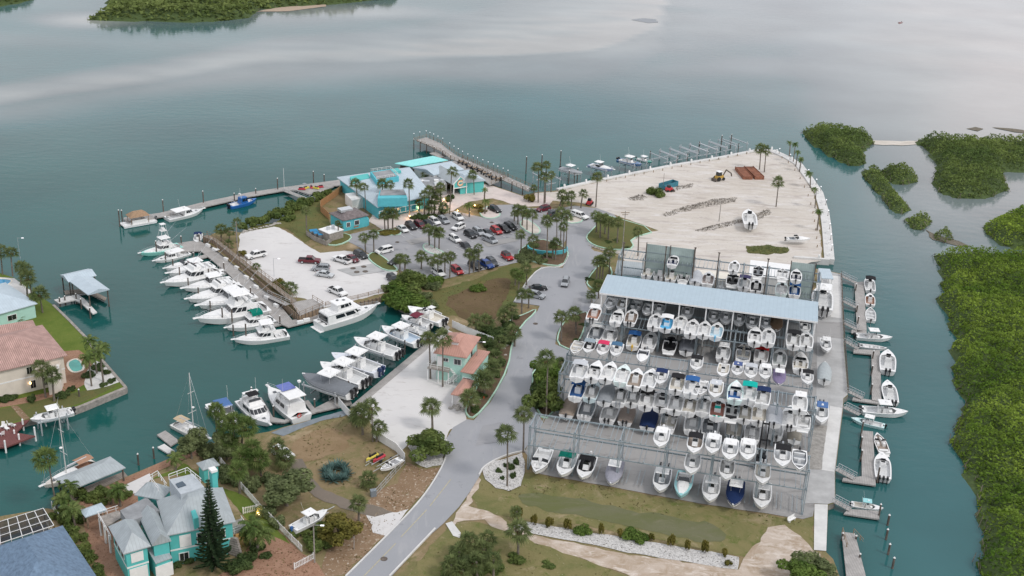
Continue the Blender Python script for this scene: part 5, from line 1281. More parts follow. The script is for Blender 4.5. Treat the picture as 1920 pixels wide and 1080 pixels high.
def roof_part(root,w,d,ze,rh,kind,mats,over=.45,name="roof",inset=None,th=.18,cx=0,cy=0):
 hw,hd=w/2+over,d/2+over
 e=[(cx-hw,cy-hd,ze),(cx+hw,cy-hd,ze),(cx+hw,cy+hd,ze),(cx-hw,cy+hd,ze)]
 b=MB();fs=MB()
 if kind=='hip':
  if hw>=hd:r=[(cx-hw+hd,cy,ze+rh),(cx+hw-hd,cy,ze+rh)];F=[((0,1,5,4),0),((2,3,4,5),0),((1,2,5),1),((3,0,4),1)]
  else:r=[(cx,cy-hd+hw,ze+rh),(cx,cy+hd-hw,ze+rh)];F=[((0,1,4),0),((1,2,5,4),1),((2,3,5),0),((3,0,4,5),1)]
  v=e+r
 elif kind=='gablex':v=e+[(cx-hw,cy,ze+rh),(cx+hw,cy,ze+rh)];F=[((0,1,5,4),0),((2,3,4,5),0),((1,2,5),1),((3,0,4),1)]
 elif kind=='gabley':v=e+[(cx,cy-hd,ze+rh),(cx,cy+hd,ze+rh)];F=[((0,1,4),0),((1,2,5,4),1),((2,3,5),0),((3,0,4,5),1)]
 elif kind=='frustum':
  k=inset or hd*.5
  v=e+[(cx-hw+k,cy-hd+k,ze+rh),(cx+hw-k,cy-hd+k,ze+rh),(cx+hw-k,cy+hd-k,ze+rh),(cx-hw+k,cy+hd-k,ze+rh)]
  F=[((0,1,5,4),0),((1,2,6,5),1),((2,3,7,6),0),((3,0,4,7),1),((4,5,6,7),0)]
 else:v=e[:2]+[(p[0],p[1],p[2]+rh)for p in e[2:]];F=[((0,1,2,3),0)]
 for f,k in F:b.use(k).add([v[i]for i in f],[tuple(range(len(f)))])
 n=len(v)
 b.use(0).add([(p[0],p[1],p[2]-th)for p in v[:4]]+v[:4],[(3,2,1,0),(0,1,5,4),(1,2,6,5),(2,3,7,6),(3,0,4,7)])
 return b.build(name,mats if isinstance(mats,(list,tuple))else[mats,mats],root)
def opening(root,w,d,side,u,z,ww,wh,kind='window',frame=None,pm=None,cx=0,cy=0):
 hw,hd=w/2,d/2;t=.1
 pos={'f':(cx-hw+u*w,cy-hd-t/2,0),'b':(cx-hw+u*w,cy+hd+t/2,pi),'l':(cx-hw-t/2,cy-hd+u*d,-pi/2),'r':(cx+hw+t/2,cy-hd+u*d,pi/2)}[side]
 b=MB();b.box((0,0,0),(ww+.24,t,wh+.24));o=b.build(kind,frame or white,root);o.location=(pos[0],pos[1],z);o.rotation_euler=(0,0,pos[2])
 if pm is not False:
  p=MB()
  if kind=='window':
   p.box((-ww/4,-t/2-.012,0),(ww/2-.06,.03,wh));p.box((ww/4,-t/2-.012,0),(ww/2-.06,.03,wh))
  else:p.box((0,-t/2-.012,0),(ww,.03,wh))
  p.build("pane" if kind=='window' else "door_panel",pm or glass,o)
 return o
def house(name,label,cat,px,ze,rh,wallm,roofm,kind='hip',over=.5,wins=(),z0=LAND,root=None,walls=True,posts=None,inset=None,band=None,rname="roof"):
 """px: four eave corners seen in the photo (front-left, front-right, back-right, back-left) at height ze"""
 c0,u,v,w,d,ang=rect_frame(GP(px,ze))
 w-=2*over;d-=2*over
 if root is None:root=bld_root(name,label,cat,(c0.x,c0.y,z0),ang);piv=root;base=z0
 else:
  piv=root;base=root.location.z
 top=ze-base
 out=[]
 def fix(o):
  if root is not None and piv is not None and o.parent is root and root.get("_multi"):
   q=Matrix.Rotation(-root.rotation_euler[2],3,'Z')@(c0-root.location)
   o.location=(q.x,q.y,0);o.rotation_euler=(0,0,ang-root.rotation_euler[2])
  return o
 holder=root
 if root.get("_multi"):
  holder=empty("wing",(0,0,0));holder.parent=root;fix(holder)
 if walls:
  b=MB();b.box((0,0,top/2-.02),(w,d,top-.04));wl=b.build("wall",wallm,root);wl.location,wl.rotation_euler=holder.location.copy()if holder is not root else(0,0,0),holder.rotation_euler.copy()if holder is not root else(0,0,0)
  if band:
   q=MB();q.box((0,0,band),(w+.08,d+.08,.3));q.build("band",white,wl)
  for wn in wins:opening(wl,w,d,*wn[:5],**(wn[5]if len(wn)>5 else{}))
 if posts:
  for sx in(-1,1):
   for sy in(-1,1):
    p=MB();p.box((sx*(w/2-.1),sy*(d/2-.1),top/2),(.25,.25,top));o=p.build("post",posts,root)
    if holder is not root:o.location=holder.location;o.rotation_euler=holder.rotation_euler
 r=roof_part(root,w,d,top,rh,kind,roofm,over,inset=inset,name=rname)
 if holder is not root:
  r.location=holder.location;r.rotation_euler=holder.rotation_euler
  bpy.data.objects.remove(holder)
 return root,(c0,u,v,w,d,ang)
def multi(name,label,cat,px,z=LAND,ang=0.):
 p=G(*px,z);r=empty(name,(p.x,p.y,z),ang,label,cat);r["_multi"]=1;return r
def addbox(root,name,m,px,z0,z1,rect=True,parent=None):
 """flat-topped block whose top corners are seen at px (height z1)"""
 pts=GP(px,z1);inv=Matrix.Rotation(-root.rotation_euler[2],3,'Z')
 lp=[inv@(p-root.location)for p in pts]
 b=MB();b.prism([(p.x,p.y)for p in lp],z0-root.location.z,z1-root.location.z)
 return b.build(name,m,parent or root)
def local(root,p):return Matrix.Rotation(-root.rotation_euler[2],3,'Z')@(p-root.location)
def rails(root,px,z,h=1.,m=None,name="railing"):
 L=[local(root,p)for p in GP(px,z)];b=MB()
 b.path([(p.x,p.y,p.z+h)for p in L],.05,4);b.path([(p.x,p.y,p.z+h*.5)for p in L],.03,4)
 for p,_ in along(L,1.5):b.box((p.x,p.y,p.z+h/2),(.08,.08,h))
 return b.build(name,m or white,root)
W_=lambda s_,u,z,w=1.2,h=1.3,**k:(s_,u,z,w,h,k)
# --- turquoise house at the bottom left ---------------------------------
ht=multi("turquoise_house","turquoise two-storey house with grey metal hip roofs, garage doors and chimney","house",(290,1010),ang=math.radians(-22))
Z2=LAND+6.2
house(None,None,None,[(234,1039),(285,1022),(252,974),(200,987)],Z2,2.0,turq,[seamX,seamY],root=ht,wins=[W_('f',.5,4.6,1.7,1.5,pm=False),W_('f',.5,1.3,2.6,2.4,kind='garage_door',pm=False),W_('l',.25,4.6),W_('l',.5,4.6),W_('l',.75,4.6)],band=3.0)
house(None,None,None,[(313,1007),(452,973),(408,918),(292,935)],Z2+.2,3.5,turq,[seamX,seamY],root=ht,wins=[W_('f',.24,4.4,1.6,2.0,pm=False),W_('f',.5,4.4,1.4,1.8),W_('f',.8,4.4,1.4,1.6),W_('f',.2,1.4,1.4,1.4)],band=3.0,kind='frustum',inset=4.4)
house(None,None,None,[(292,951),(316,920),(282,900),(262,914)],Z2+.6,1.8,turq,[seamX,seamY],root=ht,wins=[W_('l',.5,4.8)],over=.4)
house(None,None,None,[(283,1024),(316,1014),(300,958),(262,966)],Z2-.1,1.7,turq,[seamX,seamY],root=ht,over=.3,kind='gabley')
house(None,None,None,[(282,1060),(320,1046),(308,1022),(284,1030)],LAND+3.4,.9,turq,[seamX,seamY],root=ht,kind='shed',over=.2,wins=[W_('f',.5,1.3,2.6,2.3,kind='garage_door',pm=False)])
addbox(ht,"flat_roof",flatgrey,[(240,979),(299,957),(275,932),(225,957)],Z2-1.2,Z2+.35)
addbox(ht,"roof_deck",mat("roof_deck_grey",(.42,.46,.49),rough=.6),[(339,927),(383,913),(362,888),(317,899)],Z2,Z2+3.95)
sk=addbox(ht,"skylight",mat("skylight_glass",(.06,.09,.12),rough=.15),[(334,914),(349,909),(342,902),(329,907)],Z2+3.9,Z2+4.1)
rails(ht,[(317,899),(352,886),(378,907)],Z2+3.95);rails(ht,[(297,921),(281,901),(296,892),(313,916)],Z2+2.2)
addbox(ht,"balcony",wood,[(200,987),(232,968),(222,957),(184,969)],LAND+3.4,LAND+3.7)
rails(ht,[(208,1012),(184,969),(222,957)],LAND+3.7)
for q in((186,971),(195,985),(204,1003)):
 p=local(ht,G(*q,LAND+3.6));b=MB();b.box((p.x,p.y,1.75),(.25,.25,3.5));b.build("balcony_post",white,ht)
ch=addbox(ht,"chimney",turq,[(397,884),(407,881),(402,875),(391,877)],LAND,Z2+4.2);addbox(ht,"chimney_cap",white,[(396.5,884),(408,880.5),(402,874),(390,877)],Z2+4.2,Z2+4.6,parent=ch)
addbox(ht,"dormer",turq,[(363,973),(372,970),(366,955),(358,958)],Z2,Z2+2.3)
for k in range(8):
 z=LAND+3.2-k*.4;p=local(ht,G(433+k*1.2,1006+k*4.6,z));b=MB();b.box((p.x,p.y,z-LAND-.2),(2.6,.5,.4));b.build("stair_tread",wood,ht)
addbox(ht,"porch_deck",wood,[(418,1006),(462,992),(452,972),(408,986)],LAND+2.9,LAND+3.2);rails(ht,[(424,1006),(462,991),(452,976)],LAND+3.2)
house("garden_shed","small turquoise shed with pale grey hip roof by the white fence","shed",[(376,882),(415,872),(398,858),(372,868)],LAND+3.0,1.0,turq,[seamX,seamY],over=.3,wins=[W_('f',.5,1.4,.9,1.6)])
# --- blue shingled house and pool cage ------------------------------------
house("blue_roof_house","house with a large blue-grey shingle roof in the bottom left corner","house",[(0,1190),(205,1112),(116,987),(-60,1040)],LAND+4.2,5.0,stucco,[shinglem,shinglem],over=.5)
def pool_cage():
 z=LAND+3.4;pts=GP([(-20,1025),(101,985),(81,953),(-20,984)],z);o0=Vector((pts[0].x,pts[0].y,LAND))
 root=empty("pool_enclosure",o0,0,"white framed screen pool cage behind the blue-grey roof","pool cage")
 q=[p-o0 for p in pts];f=MB()
 n=6
 for i in range(n+1):
  a=q[0].lerp(q[1],i/n);b_=q[3].lerp(q[2],i/n);f.tube(a,b_,.07,n=4);f.tube(a,(a.x,a.y,0),.06,n=4);f.tube(b_,(b_.x,b_.y,0),.06,n=4)
 for i in range(4):
  a=q[0].lerp(q[3],i/3);b_=q[1].lerp(q[2],i/3);f.tube(a,b_,.07,n=4);f.tube(b_,(b_.x,b_.y,0),.06,n=4)
 for a,b_ in zip(q,q[1:]+q[:1]):f.tube((a.x,a.y,1.),(b_.x,b_.y,1.),.05,n=4)
 f.build("cage_frame",white,root)
 s_=MB();s_.add([(p.x,p.y,.2)for p in q],[(0,1,2,3)]);s_.build("pool_deck",mat("dark_pool_deck",(.12,.125,.13),rough=.8,var=.3),root)
 sc=MB();sc.add([tuple(p)for p in q],[(0,1,2,3)]);sm=mat("insect_screen",(.035,.038,.042),rough=.9,spec=.05);sm.node_tree.nodes["Principled BSDF"].inputs["Alpha"].default_value=.74;sc.build("screen_panels",sm,root)
 w=MB();w.add([(q[0].lerp(q[2],t).x+dx,q[0].lerp(q[2],t).y+dy,.24)for t,dx,dy in((.35,-2,0),(.5,2,-1.5),(.7,2,1),(.5,-2,2))],[(0,1,2,3)]);w.build("pool_water",mat("pool_water_dark",(.02,.12,.14),rough=.08),root)
pool_cage()
# --- boathouse bottom left, gazebo -----------------------------------------
house("boathouse","boathouse with long grey metal roof on posts beside the wooden sailboat","boathouse",[(132,919),(235,877),(207,855),(104,897)],LAND+2.9,1.0,None,[seamX,seamY],walls=False,posts=darkwood,over=.3)
dock("boathouse_dock","low dark dock beneath the grey metal boathouse roof",[(128,925),(232,884),(240,893),(138,936)],z=1.0,m=plankd)
house("gazebo","small open shelter with pale metal roof in the garden","gazebo",[(160,970),(199,956),(192,942),(149,956)],LAND+2.8,.7,None,[paleX,paleY],walls=False,posts=brownwood,over=.3)
# --- left boathouse ---------------------------------------------------------
rb,_f=house("boathouse","pale roofed boathouse standing in the water off the left lawn","boathouse",[(162,553),(201,544),(175,516),(133,527)],4.6,.8,None,[paleX,paleY],walls=False,posts=darkwood,over=.3,kind='gabley',z0=0.)
rb["_multi"]=1
house(None,None,None,[(133,528),(180,516),(166,504),(107,516)],4.6,.8,None,[paleX,paleY],walls=False,posts=darkwood,over=.3,root=rb,kind='gablex')
dock("white_walkway","pale curving walkway leading to the left boathouse",[(101,562),(110,568),(140,562),(150,566),(174,588),(182,585),(158,560),(146,552),(125,556)],z=1.3,m=whiteconc,piles=[(143,560,2.6),(152,570,2.6),(169,588,2.8),(122,563,2.4),(112,566)],ptop=2.4)
dock("boathouse_dock","narrow dock along the inside of the left boathouse",[(120,545),(165,540),(200,558),(196,563),(160,548),(122,551)],z=1.0,m=plankd)
# --- terracotta and pale houses ---------------------------------------------
tr=multi("terracotta_house","cream two-storey house with pink terracotta tile roof","house",(60,740),ang=math.radians(14))
house(None,None,None,[(-80,716),(112,668),(93,607),(-70,640)],LAND+6.6,3.3,stucco,[terrX,terrY],root=tr,over=.7,wins=[W_('f',.62,1.6,1.1,1.7,frame=cream),W_('f',.76,1.6,1.1,1.7,frame=cream),W_('f',.60,4.9,1.1,1.5,frame=cream),W_('f',.90,1.3,1.1,2.4,kind='door',frame=cream,pm=brownwood),W_('r',.2,1.8,1.2,1.6,frame=cream),W_('r',.2,5.,1.2,1.6,frame=cream),W_('r',.5,1.8,1.2,1.8,frame=cream),W_('r',.5,5.,1.2,1.6,frame=cream)],band=3.4)
house(None,None,None,[(-80,650),(72,622),(62,600),(-70,622)],LAND+6.2,1.6,stucco,[terrX,terrY],root=tr,over=.4)
pts=GP([(86,690),(108,684),(113,672),(104,664),(88,668)],LAND+6.3)
b=MB();lp=[local(tr,p)for p in pts];b.prism([(p.x,p.y)for p in lp],0,5.2);twr=b.build("bay_tower",stucco,tr)
lb=empty("x");bpy.data.objects.remove(lb)
for q,z in(((112,716),3.4),((105,698),3.4)):
 p=local(tr,G(q[0],q[1],LAND+2));b=MB();b.tube((p.x,p.y,0),(p.x,p.y,5.9),.22,n=8);b.build("porch_column",white,tr)
p=G(57,717,LAND+2.2);b=MB();b.box((0,0,0),(.25,.25,.4));o=b.build("wall_lamp",hotlamp,tr);q=local(tr,p);o.location=(q.x,q.y-.1,2.1)
house("pale_metal_roof_house","pale mint house with white metal hip roof on the left","house",[(-70,612),(60,568),(20,530),(-90,552)],LAND+3.6,3.0,mint,[paleX,paleY],over=.5,wins=[W_('f',.6,1.7,2.,1.2),W_('r',.5,1.6)])
# pools and terraces (left side)
def pool(px,label,cm,z=LAND+.09):
 pts=smooth_poly(GP(px,z),2);c0=sum(pts,Vector())/len(pts);root=empty("swimming_pool",(c0.x,c0.y,LAND),0,label,"pool")
 b=MB();b.add([(p.x-c0.x,p.y-c0.y,.07)for p in pts],[tuple(range(len(pts)))]);b.build("pool_water",cm,root)
 ribbon("coping",[Vector((p.x-c0.x,p.y-c0.y,0))for p in pts+[pts[0]]],.45,cream,0.,.12,kind=None,parent=root)
sheet("brick_terrace",[(114,659),(148,656),(160,665),(175,683),(160,720),(130,736),(112,720)],brick,.012,.1)
sheet("stone_bed",[(160,700),(180,676),(194,682),(224,716),(205,724),(165,732),(158,722)],whiteconc,.024,.3)
sheet("brick_path",[(-10,758),(60,742),(95,735),(112,722),(130,736),(70,752),(25,760),(-10,766)],brick,.018,.1)
sheet("front_grass",[(-10,768),(25,762),(60,752),(130,738),(200,724),(222,722),(152,756),(60,782),(-10,800)],grassm,.010,.1)
sheet("stone_path",[(20,762),(32,760),(56,784),(44,788)],litter,.024,.1)
pool([(125,680),(140,672),(150,675),(160,692),(141,699),(130,694)],"kidney shaped turquoise pool on the brick terrace",mat("pool_turquoise",(.09,.42,.36),rough=.1))
sheet("pool_terrace",[(-10,519),(27,522),(62,548),(45,556),(-10,560)],whiteconc,.012,.1)
pool([(-12,522),(18,523),(24,527),(10,537),(-12,537)],"blue pool at the left picture edge beside the palms",mat("pool_blue",(.03,.25,.45),rough=.1))
fence_line("white_picket_fence","white picket fence between the turquoise house and the dirt yard",[(398,850),(452,916),(488,957),(567,1036)],LAND,1.5,white,'picket',step=2.4)
fence_line("white_picket_fence","short white picket fence joining the turquoise house to the long one",[(456,964),(488,957)],LAND,1.4,white,'picket',step=2.4)
fence_line("white_picket_fence","white picket fence beside the screened pool cage",[(98,953),(117,984)],LAND,1.4,white,'picket')
fence_line("white_picket_fence","small white picket gate at the brown garden's road corner",[(552,1068),(586,1050),(590,1046)],LAND,1.3,white,'picket')
fence_line("white_vinyl_fence","tall white vinyl fence from the slip dock to the palms",[(635,760),(648,776),(662,790)],LAND,1.9,white,'panel')
fence_line("white_vinyl_fence","tall white vinyl fence behind the ski boat",[(700,820),(722,834),(742,846),(759,866)],LAND,1.9,white,'panel')
fence_line("white_vinyl_fence","long white vinyl fence behind the coral roofed house",[(848,614),(880,628),(925,646)],LAND,1.9,white,'panel')
fence_line("chain_link_fence","grey chain link fence below the ski boat",[(759,868),(735,895),(702,932)],LAND,1.4,alu,'chain')
# --- coral roofed house ------------------------------------------------------
co=multi("coral_roof_house","mint stilt house with coral red metal roofs and white stairs","house",(850,700),ang=math.radians(-14))
house(None,None,None,[(813,662),(878,671),(899,632),(841,622)],LAND+6.6,2.2,mint,[coralX,coralY],root=co,over=.6,wins=[W_('f',.75,5.0,1.5,1.2),W_('f',.32,5.1,1.2,.7),W_('f',.12,4.6,1.0,2.0,kind='door',pm=white),W_('r',.5,5.)])
house(None,None,None,[(870,699),(893,701),(913,663),(889,656)],LAND+4.2,.5,mint,[coralX,coralY],root=co,over=.3,kind='shed',wins=[W_('f',.5,2.2,1.8,1.1)])
house(None,None,None,[(847,740),(872,743),(890,714),(866,708)],LAND+3.1,.8,None,[coralX,coralY],root=co,over=.2,walls=False,posts=white)
house(None,None,None,[(845,640),(862,642),(868,630),(851,627)],LAND+8.9,.9,white,[coralX,coralY],root=co,over=.3)
addbox(co,"deck",wood,[(801,689),(842,697),(846,683),(815,676)],LAND+3.0,LAND+3.25)
rails(co,[(815,676),(801,689),(842,697)],LAND+3.25)
for q in((802,690),(822,694),(841,697),(816,677)):
 p=local(co,G(*q,LAND+3.0));b=MB();b.box((p.x,p.y,1.5),(.22,.22,3.));b.build("stilt",white,co)
for k in range(9):
 z=3.1-k*.34;p=local(co,G(845+k*2.6-(k>4)*(k-4)*5.6,690+k*3.2,LAND+z));b=MB();b.box((p.x,p.y,z),(.7,1.4,.1),rz=.3);b.build("stair_tread",white,co)
rails(co,[(843,688),(856,706),(836,722)],LAND+1.2,.9);rails(co,[(862,686),(866,706),(848,722)],LAND+1.2,.9)
# --- restaurant -----------------------------------------------------------------
rs=multi("waterfront_restaurant","turquoise waterfront restaurant with pale grey roofs and round fish sign","restaurant",(740,370),ang=math.radians(-6))
ZR=LAND+4.2
def quadroof(px,ze,px2,z2,m,name="roof",wallm=None,z0=LAND,shrink=.93):
 e=[local(rs,p)for p in GP(px,ze)];b=MB()
 if px2:
  t=[local(rs,p)for p in GP(px2,z2)];n=len(e)
  b.add([tuple(p)for p in e+t],[(i,(i+1)%n,n+(i+1)%n,n+i)for i in range(n)]+[tuple(range(n,2*n))])
 else:b.add([tuple(p)for p in e],[tuple(range(len(e)))])
 n=len(e);b.add([(p.x,p.y,p.z-.25)for p in e]+[tuple(p)for p in e],[tuple(range(n-1,-1,-1))]+[(i,(i+1)%n,n+(i+1)%n,n+i)for i in range(n)])
 o=b.build(name,m,rs)
 if wallm:
  c_=sum(e,Vector())/n;q=[c_+(p-c_)*shrink for p in e]
  w=MB();w.prism([(p.x,p.y)for p in q],z0-LAND,ze-LAND-.25);o=w.build("wall",wallm,rs)
 return o
quadroof([(707,388),(812,366),(768,313),(631,332)],ZR,[(703,356),(775,346),(752,321),(668,330)],ZR+1.3,paleX,wallm=turqdeep)
addbox(rs,"roof_box",turqdeep,[(708,372),(764,371),(758,356),(712,357)],ZR,ZR+2.6);addbox(rs,"roof_box_top",flatgrey,[(712,366),(762,365),(757,355),(714,356)],ZR+2.6,ZR+2.75)
addbox(rs,"roof_lounge",turqdeep,[(706,338),(748,331),(733,317),(694,322)],ZR,ZR+2.9);addbox(rs,"lounge_floor",flatgrey,[(708,336),(744,330),(732,318),(698,323)],ZR+2.9,ZR+3.0)
rails(rs,[(706,337),(747,330),(732,317),(695,322)],ZR+3.0,.9);addbox(rs,"roof_panel",turq,[(660,340),(694,333),(690,325),(656,331)],ZR+.6,ZR+1.5);addbox(rs,"roof_panel",turq,[(738,322),(752,320),(746,315),(733,317)],ZR+1.4,ZR+2.2)
quadroof([(772,312),(840,300),(812,292),(740,306)],LAND+4.6,None,0,teal_awning,"awning",darkwood,shrink=.8)
quadroof([(813,328),(870,317),(846,302),(773,314)],LAND+4.4,[(800,318),(850,310),(840,305),(792,313)],LAND+5.6,paleX,wallm=white)
quadroof([(862,343),(911,338),(880,318),(848,322)],LAND+4.0,[(872,331),(884,330),(876,325),(868,326)],LAND+5.9,paleX,wallm=turq,shrink=.9)
# entrance gable with the round sign
c0,u,v,w,d,ang=rect_frame(GP([(842,347),(866,343),(847,320),(820,324)],LAND+3.8))
q=local(rs,Vector((c0.x,c0.y,LAND)));hold=roof_part(rs,w,d,3.8-0,2.4,'gabley',[seamX,seamY],.2,"entrance_roof");hold.location=q;hold.rotation_euler=(0,0,ang-rs.rotation_euler[2])
g=MB();g.add([(-w/2+.2,-d/2-.28,2.5),(w/2-.2,-d/2-.28,2.5),(w/2-.2,-d/2-.28,3.8),(0,-d/2-.28,5.9),(-w/2+.2,-d/2-.28,3.8)],[(0,1,2,3,4)]);go=g.build("gable_front",turq,rs);go.location=q;go.rotation_euler=hold.rotation_euler
tb=MB();tb.path([(-w/2-.2,-d/2-.36,3.8),(0,-d/2-.36,6.1),(w/2+.2,-d/2-.36,3.8)],.14,4);tb.box((0,-d/2-.34,2.5),(w,.12,.3));tb.build("gable_trim",white,go)
sg=MB()
def disc(b,r,y,n=20,zc=3.95,xc=0,sx=1,sz=1):b.add([(xc+r*sx*math.cos(2*pi*i/n),y,zc+r*sz*math.sin(2*pi*i/n))for i in range(n)],[tuple(range(n))])
disc(sg,1.15,-d/2-.34);so=sg.build("round_sign",mat("sign_red",(.5,.06,.05),rough=.5),go)
s2=MB();disc(s2,.95,-d/2-.36);s2.build("sign_face",mat("sign_cream",(.75,.62,.4),rough=.5),so)
s3=MB();disc(s3,.5,-d/2-.38,sx=1.2,sz=.6);s3.add([(.5,-d/2-.385,3.95),(.85,-d/2-.385,4.25),(.85,-d/2-.385,3.65)],[(0,2,1)]);s3.build("fish_emblem",mat("sign_teal",(.03,.3,.4),rough=.5),so)
for sx in(-1,1):
 p=MB();p.box((sx*(w/2-.2),-d/2-.2,1.9),(.25,.25,3.8));o=p.build("entrance_post",white,rs);o.location=q;o.rotation_euler=hold.rotation_euler
# front windows of the main wall
FLw,FRw=G(711,402,LAND+1.9),G(780,388,LAND+1.9)
for k in range(7):
 p=local(rs,FLw.lerp(FRw,(k+.5)/7));dd=FRw-FLw
 b=MB();b.box((0,0,0),(1.9,.14,1.7));o=b.build("window",white,rs);o.location=(p.x,p.y,2.0);o.rotation_euler=(0,0,math.atan2(dd.y,dd.x)-rs.rotation_euler[2]);g_=MB();g_.box((0,-.08,0),(1.65,.04,1.45));g_.build("pane",mat("teal_glass",(.05,.25,.3),rough=.15),o)
W2=[(G(868,352,LAND+2),G(906,347,LAND+2))]
for a,b2 in W2:
 for k in range(5):
  p=local(rs,a.lerp(b2,(k+.5)/5));b=MB();b.box((0,0,0),(.9,.12,2.2));o=b.build("window",turqdeep,rs);o.location=(p.x,p.y,1.8);o.rotation_euler=(0,0,math.atan2((b2-a).y,(b2-a).x)-rs.rotation_euler[2])
addbox(rs,"flat_annex",white,[(660,376),(684,370),(674,359),(647,363)],LAND,LAND+3.2)
for i in range(16):
 p=local(rs,G(786+R.uniform(-6,45),338+R.uniform(-4,10),ZR+.2));b=MB();b.box((p.x,p.y,3.4+R.uniform(0,.4)),(R.uniform(.8,2.4),R.uniform(.8,2),R.uniform(.5,1.0)),rz=R.random());b.build("roof_unit",R.choice([white,alu,flatgrey]),rs)
addbox(rs,"kitchen_roof",flatgrey,[(795,352),(838,345),(828,328),(786,334)],LAND,LAND+3.6)
# outbuilding, store and screens next to the restaurant
ob,of=house("turquoise_outbuilding","small turquoise building with brown shingle hip roof","building",[(641,414),(690,404),(668,388),(618,399)],LAND+3.5,1.7,turqdeep,[shingleb,shingleb],over=.4,wins=[W_('f',.55,1.9,1.4,1.2,frame=white),W_('f',.2,1.8,1.,1.2)])
ob["_multi"]=1
addbox(ob,"yard_wall",turqdeep,[(643,421),(692,411),(690,407),(641,417)],LAND,LAND+1.9)
addbox(ob,"roof_fan_box",alu,[(640,395),(662,391),(655,386),(632,390)],LAND+4.6,LAND+5.3)
cs=MB()
p=local(ob,G(667,425,LAND+1.0));cs.box((p.x,p.y-.3,1.1),(1.6,.08,.35));cs.build("wall_plaque",mat("plaque_brown",(.3,.15,.08)),ob)
st,sf=house("storage_block","grey timber store block with white flat roof and two roof fans","store",[(613,440),(641,431),(628,421),(601,428)],LAND+2.7,.05,wood,[white,white],kind='shed',over=.15)
for x in(-.9,.9):
 b=MB();b.box((x,.2,3.2),(.7,.7,1.0));b.build("roof_fan",alu,st)
fence_line("orange_board_fence","curved orange-brown board fence around the restaurant's service yard",[(617,412),(601,397),(602,388),(628,370),(645,357)],LAND,2.2,mat("orange_cedar",(.38,.20,.09),rough=.8,var=.15),'panel')
fence_line("grey_board_fence","low grey board screen around the blue recycling bins",[(575,442),(590,452),(612,461),(622,455)],LAND,1.5,wood,'panel')
for i,(x,y)in enumerate(((588,441),(596,445),(604,448))):
 p=G(x,y);b=MB();b.box((0,0,.8),(2.2,1.5,1.4),top=(1.05,1.1));o=b.build("recycling_bin",mat("bin_grey",(.2,.2,.2)));o.location=p;o.rotation_euler=(0,0,.4)
 l_=MB();l_.box((0,0,1.6),(2.35,1.7,.18),top=(.95,.6));l_.build("bin_lid",mat("bin_blue",(.03,.22,.42)),o)
 tag(o,"large bin with blue lid behind the grey board screen, %s from left of three"%ORD[i+1],"bin","recycling bins")
# pier kiosk
house("pier_kiosk","small kiosk with pale blue flat roof at the top of the pier","kiosk",[(1540,522),(1560,522),(1559,507),(1535,504)],LAND+3.4,.3,None,[paleX,paleY],kind='shed',walls=False,posts=white,over=.2)
b=MB();b.box((0,0,1.3),(.25,3.2,2.6));o=b.build("notice_board",mat("bright_blue_panel",(.04,.22,.55)));o.location=G(1534,531);o.rotation_euler=(0,0,-.25);tag(o,"bright blue upright panel next to the pier kiosk","panel")
house("white_shed","white flat-roofed shed behind the middle of the rear rack","shed",[(1404,517),(1482,524),(1482,499),(1407,488)],LAND+5.,.3,white,[white,white],kind='shed',over=.15)
house("white_shed","lower row of white storage units left of the white flat-roofed shed","shed",[(1306,521),(1402,531),(1402,517),(1306,506)],LAND+3.6,.2,white,[cream,cream],kind='shed',over=.1)
# teal shelter at the left end of the rear rack
house("teal_shelter","teal walled shelter with grey roof at the left end of the rear rack","shelter",[(1150,512),(1205,518),(1203,496),(1160,492)],LAND+3.2,.6,turqdeep,[seamX,seamY],kind='shed',over=.3)
for o in(ht,tr,co,rs,rb,ob):
 if "_multi" in o:del o["_multi"]
# ------------------------------------------------------------------ vegetation
RN=np.random.RandomState(5)
def mesh_np(name,V,F,m,parent=None,link=True):
 me=bpy.data.meshes.new(name);n,k=F.shape
 me.vertices.add(len(V));me.vertices.foreach_set("co",V.astype(np.float32).ravel())
 me.loops.add(n*k);me.loops.foreach_set("vertex_index",F.astype(np.int32).ravel())
 me.polygons.add(n);me.polygons.foreach_set("loop_start",np.arange(0,n*k,k,dtype=np.int32));me.polygons.foreach_set("loop_total",np.full(n,k,dtype=np.int32))
 me.materials.append(m);me.update(calc_edges=True)
 o=bpy.data.objects.new(name,me)
 if link:COL.objects.link(o)
 if parent:o.parent=parent
 return o
def leaf_quads(P,size,up=.55,asp=.6,nrm=None):
 n=len(P);N_=RN.normal(size=(n,3));N_[:,2]=np.abs(N_[:,2])+up
 if nrm is not None:N_=N_*.6+nrm*1.4
 N_/=np.linalg.norm(N_,axis=1)[:,None]
 a=np.cross(N_,RN.normal(size=(n,3)));a/=np.linalg.norm(a,axis=1)[:,None];b=np.cross(N_,a)
 s=(size*RN.uniform(.6,1.3,n))[:,None]if np.isscalar(size)else(size*RN.uniform(.6,1.3,n))[:,None]
 V=np.stack([P+a*s,P+b*s*asp,P-a*s,P-b*s*asp],1).reshape(-1,3)
 return V,np.arange(n*4).reshape(-1,4)
def lump_points(n,lumps):
 w=np.array([l[3]**2 for l in lumps]);idx=RN.choice(len(lumps),n,p=w/w.sum());L=np.array(lumps)[idx]
 d=RN.normal(size=(n,3));d/=np.linalg.norm(d,axis=1)[:,None];r=RN.uniform(.55,1.05,n)**.7
 P=L[:,:3]+d*(L[:,3]*r)[:,None]*np.array([1,1,.78]);return P,d
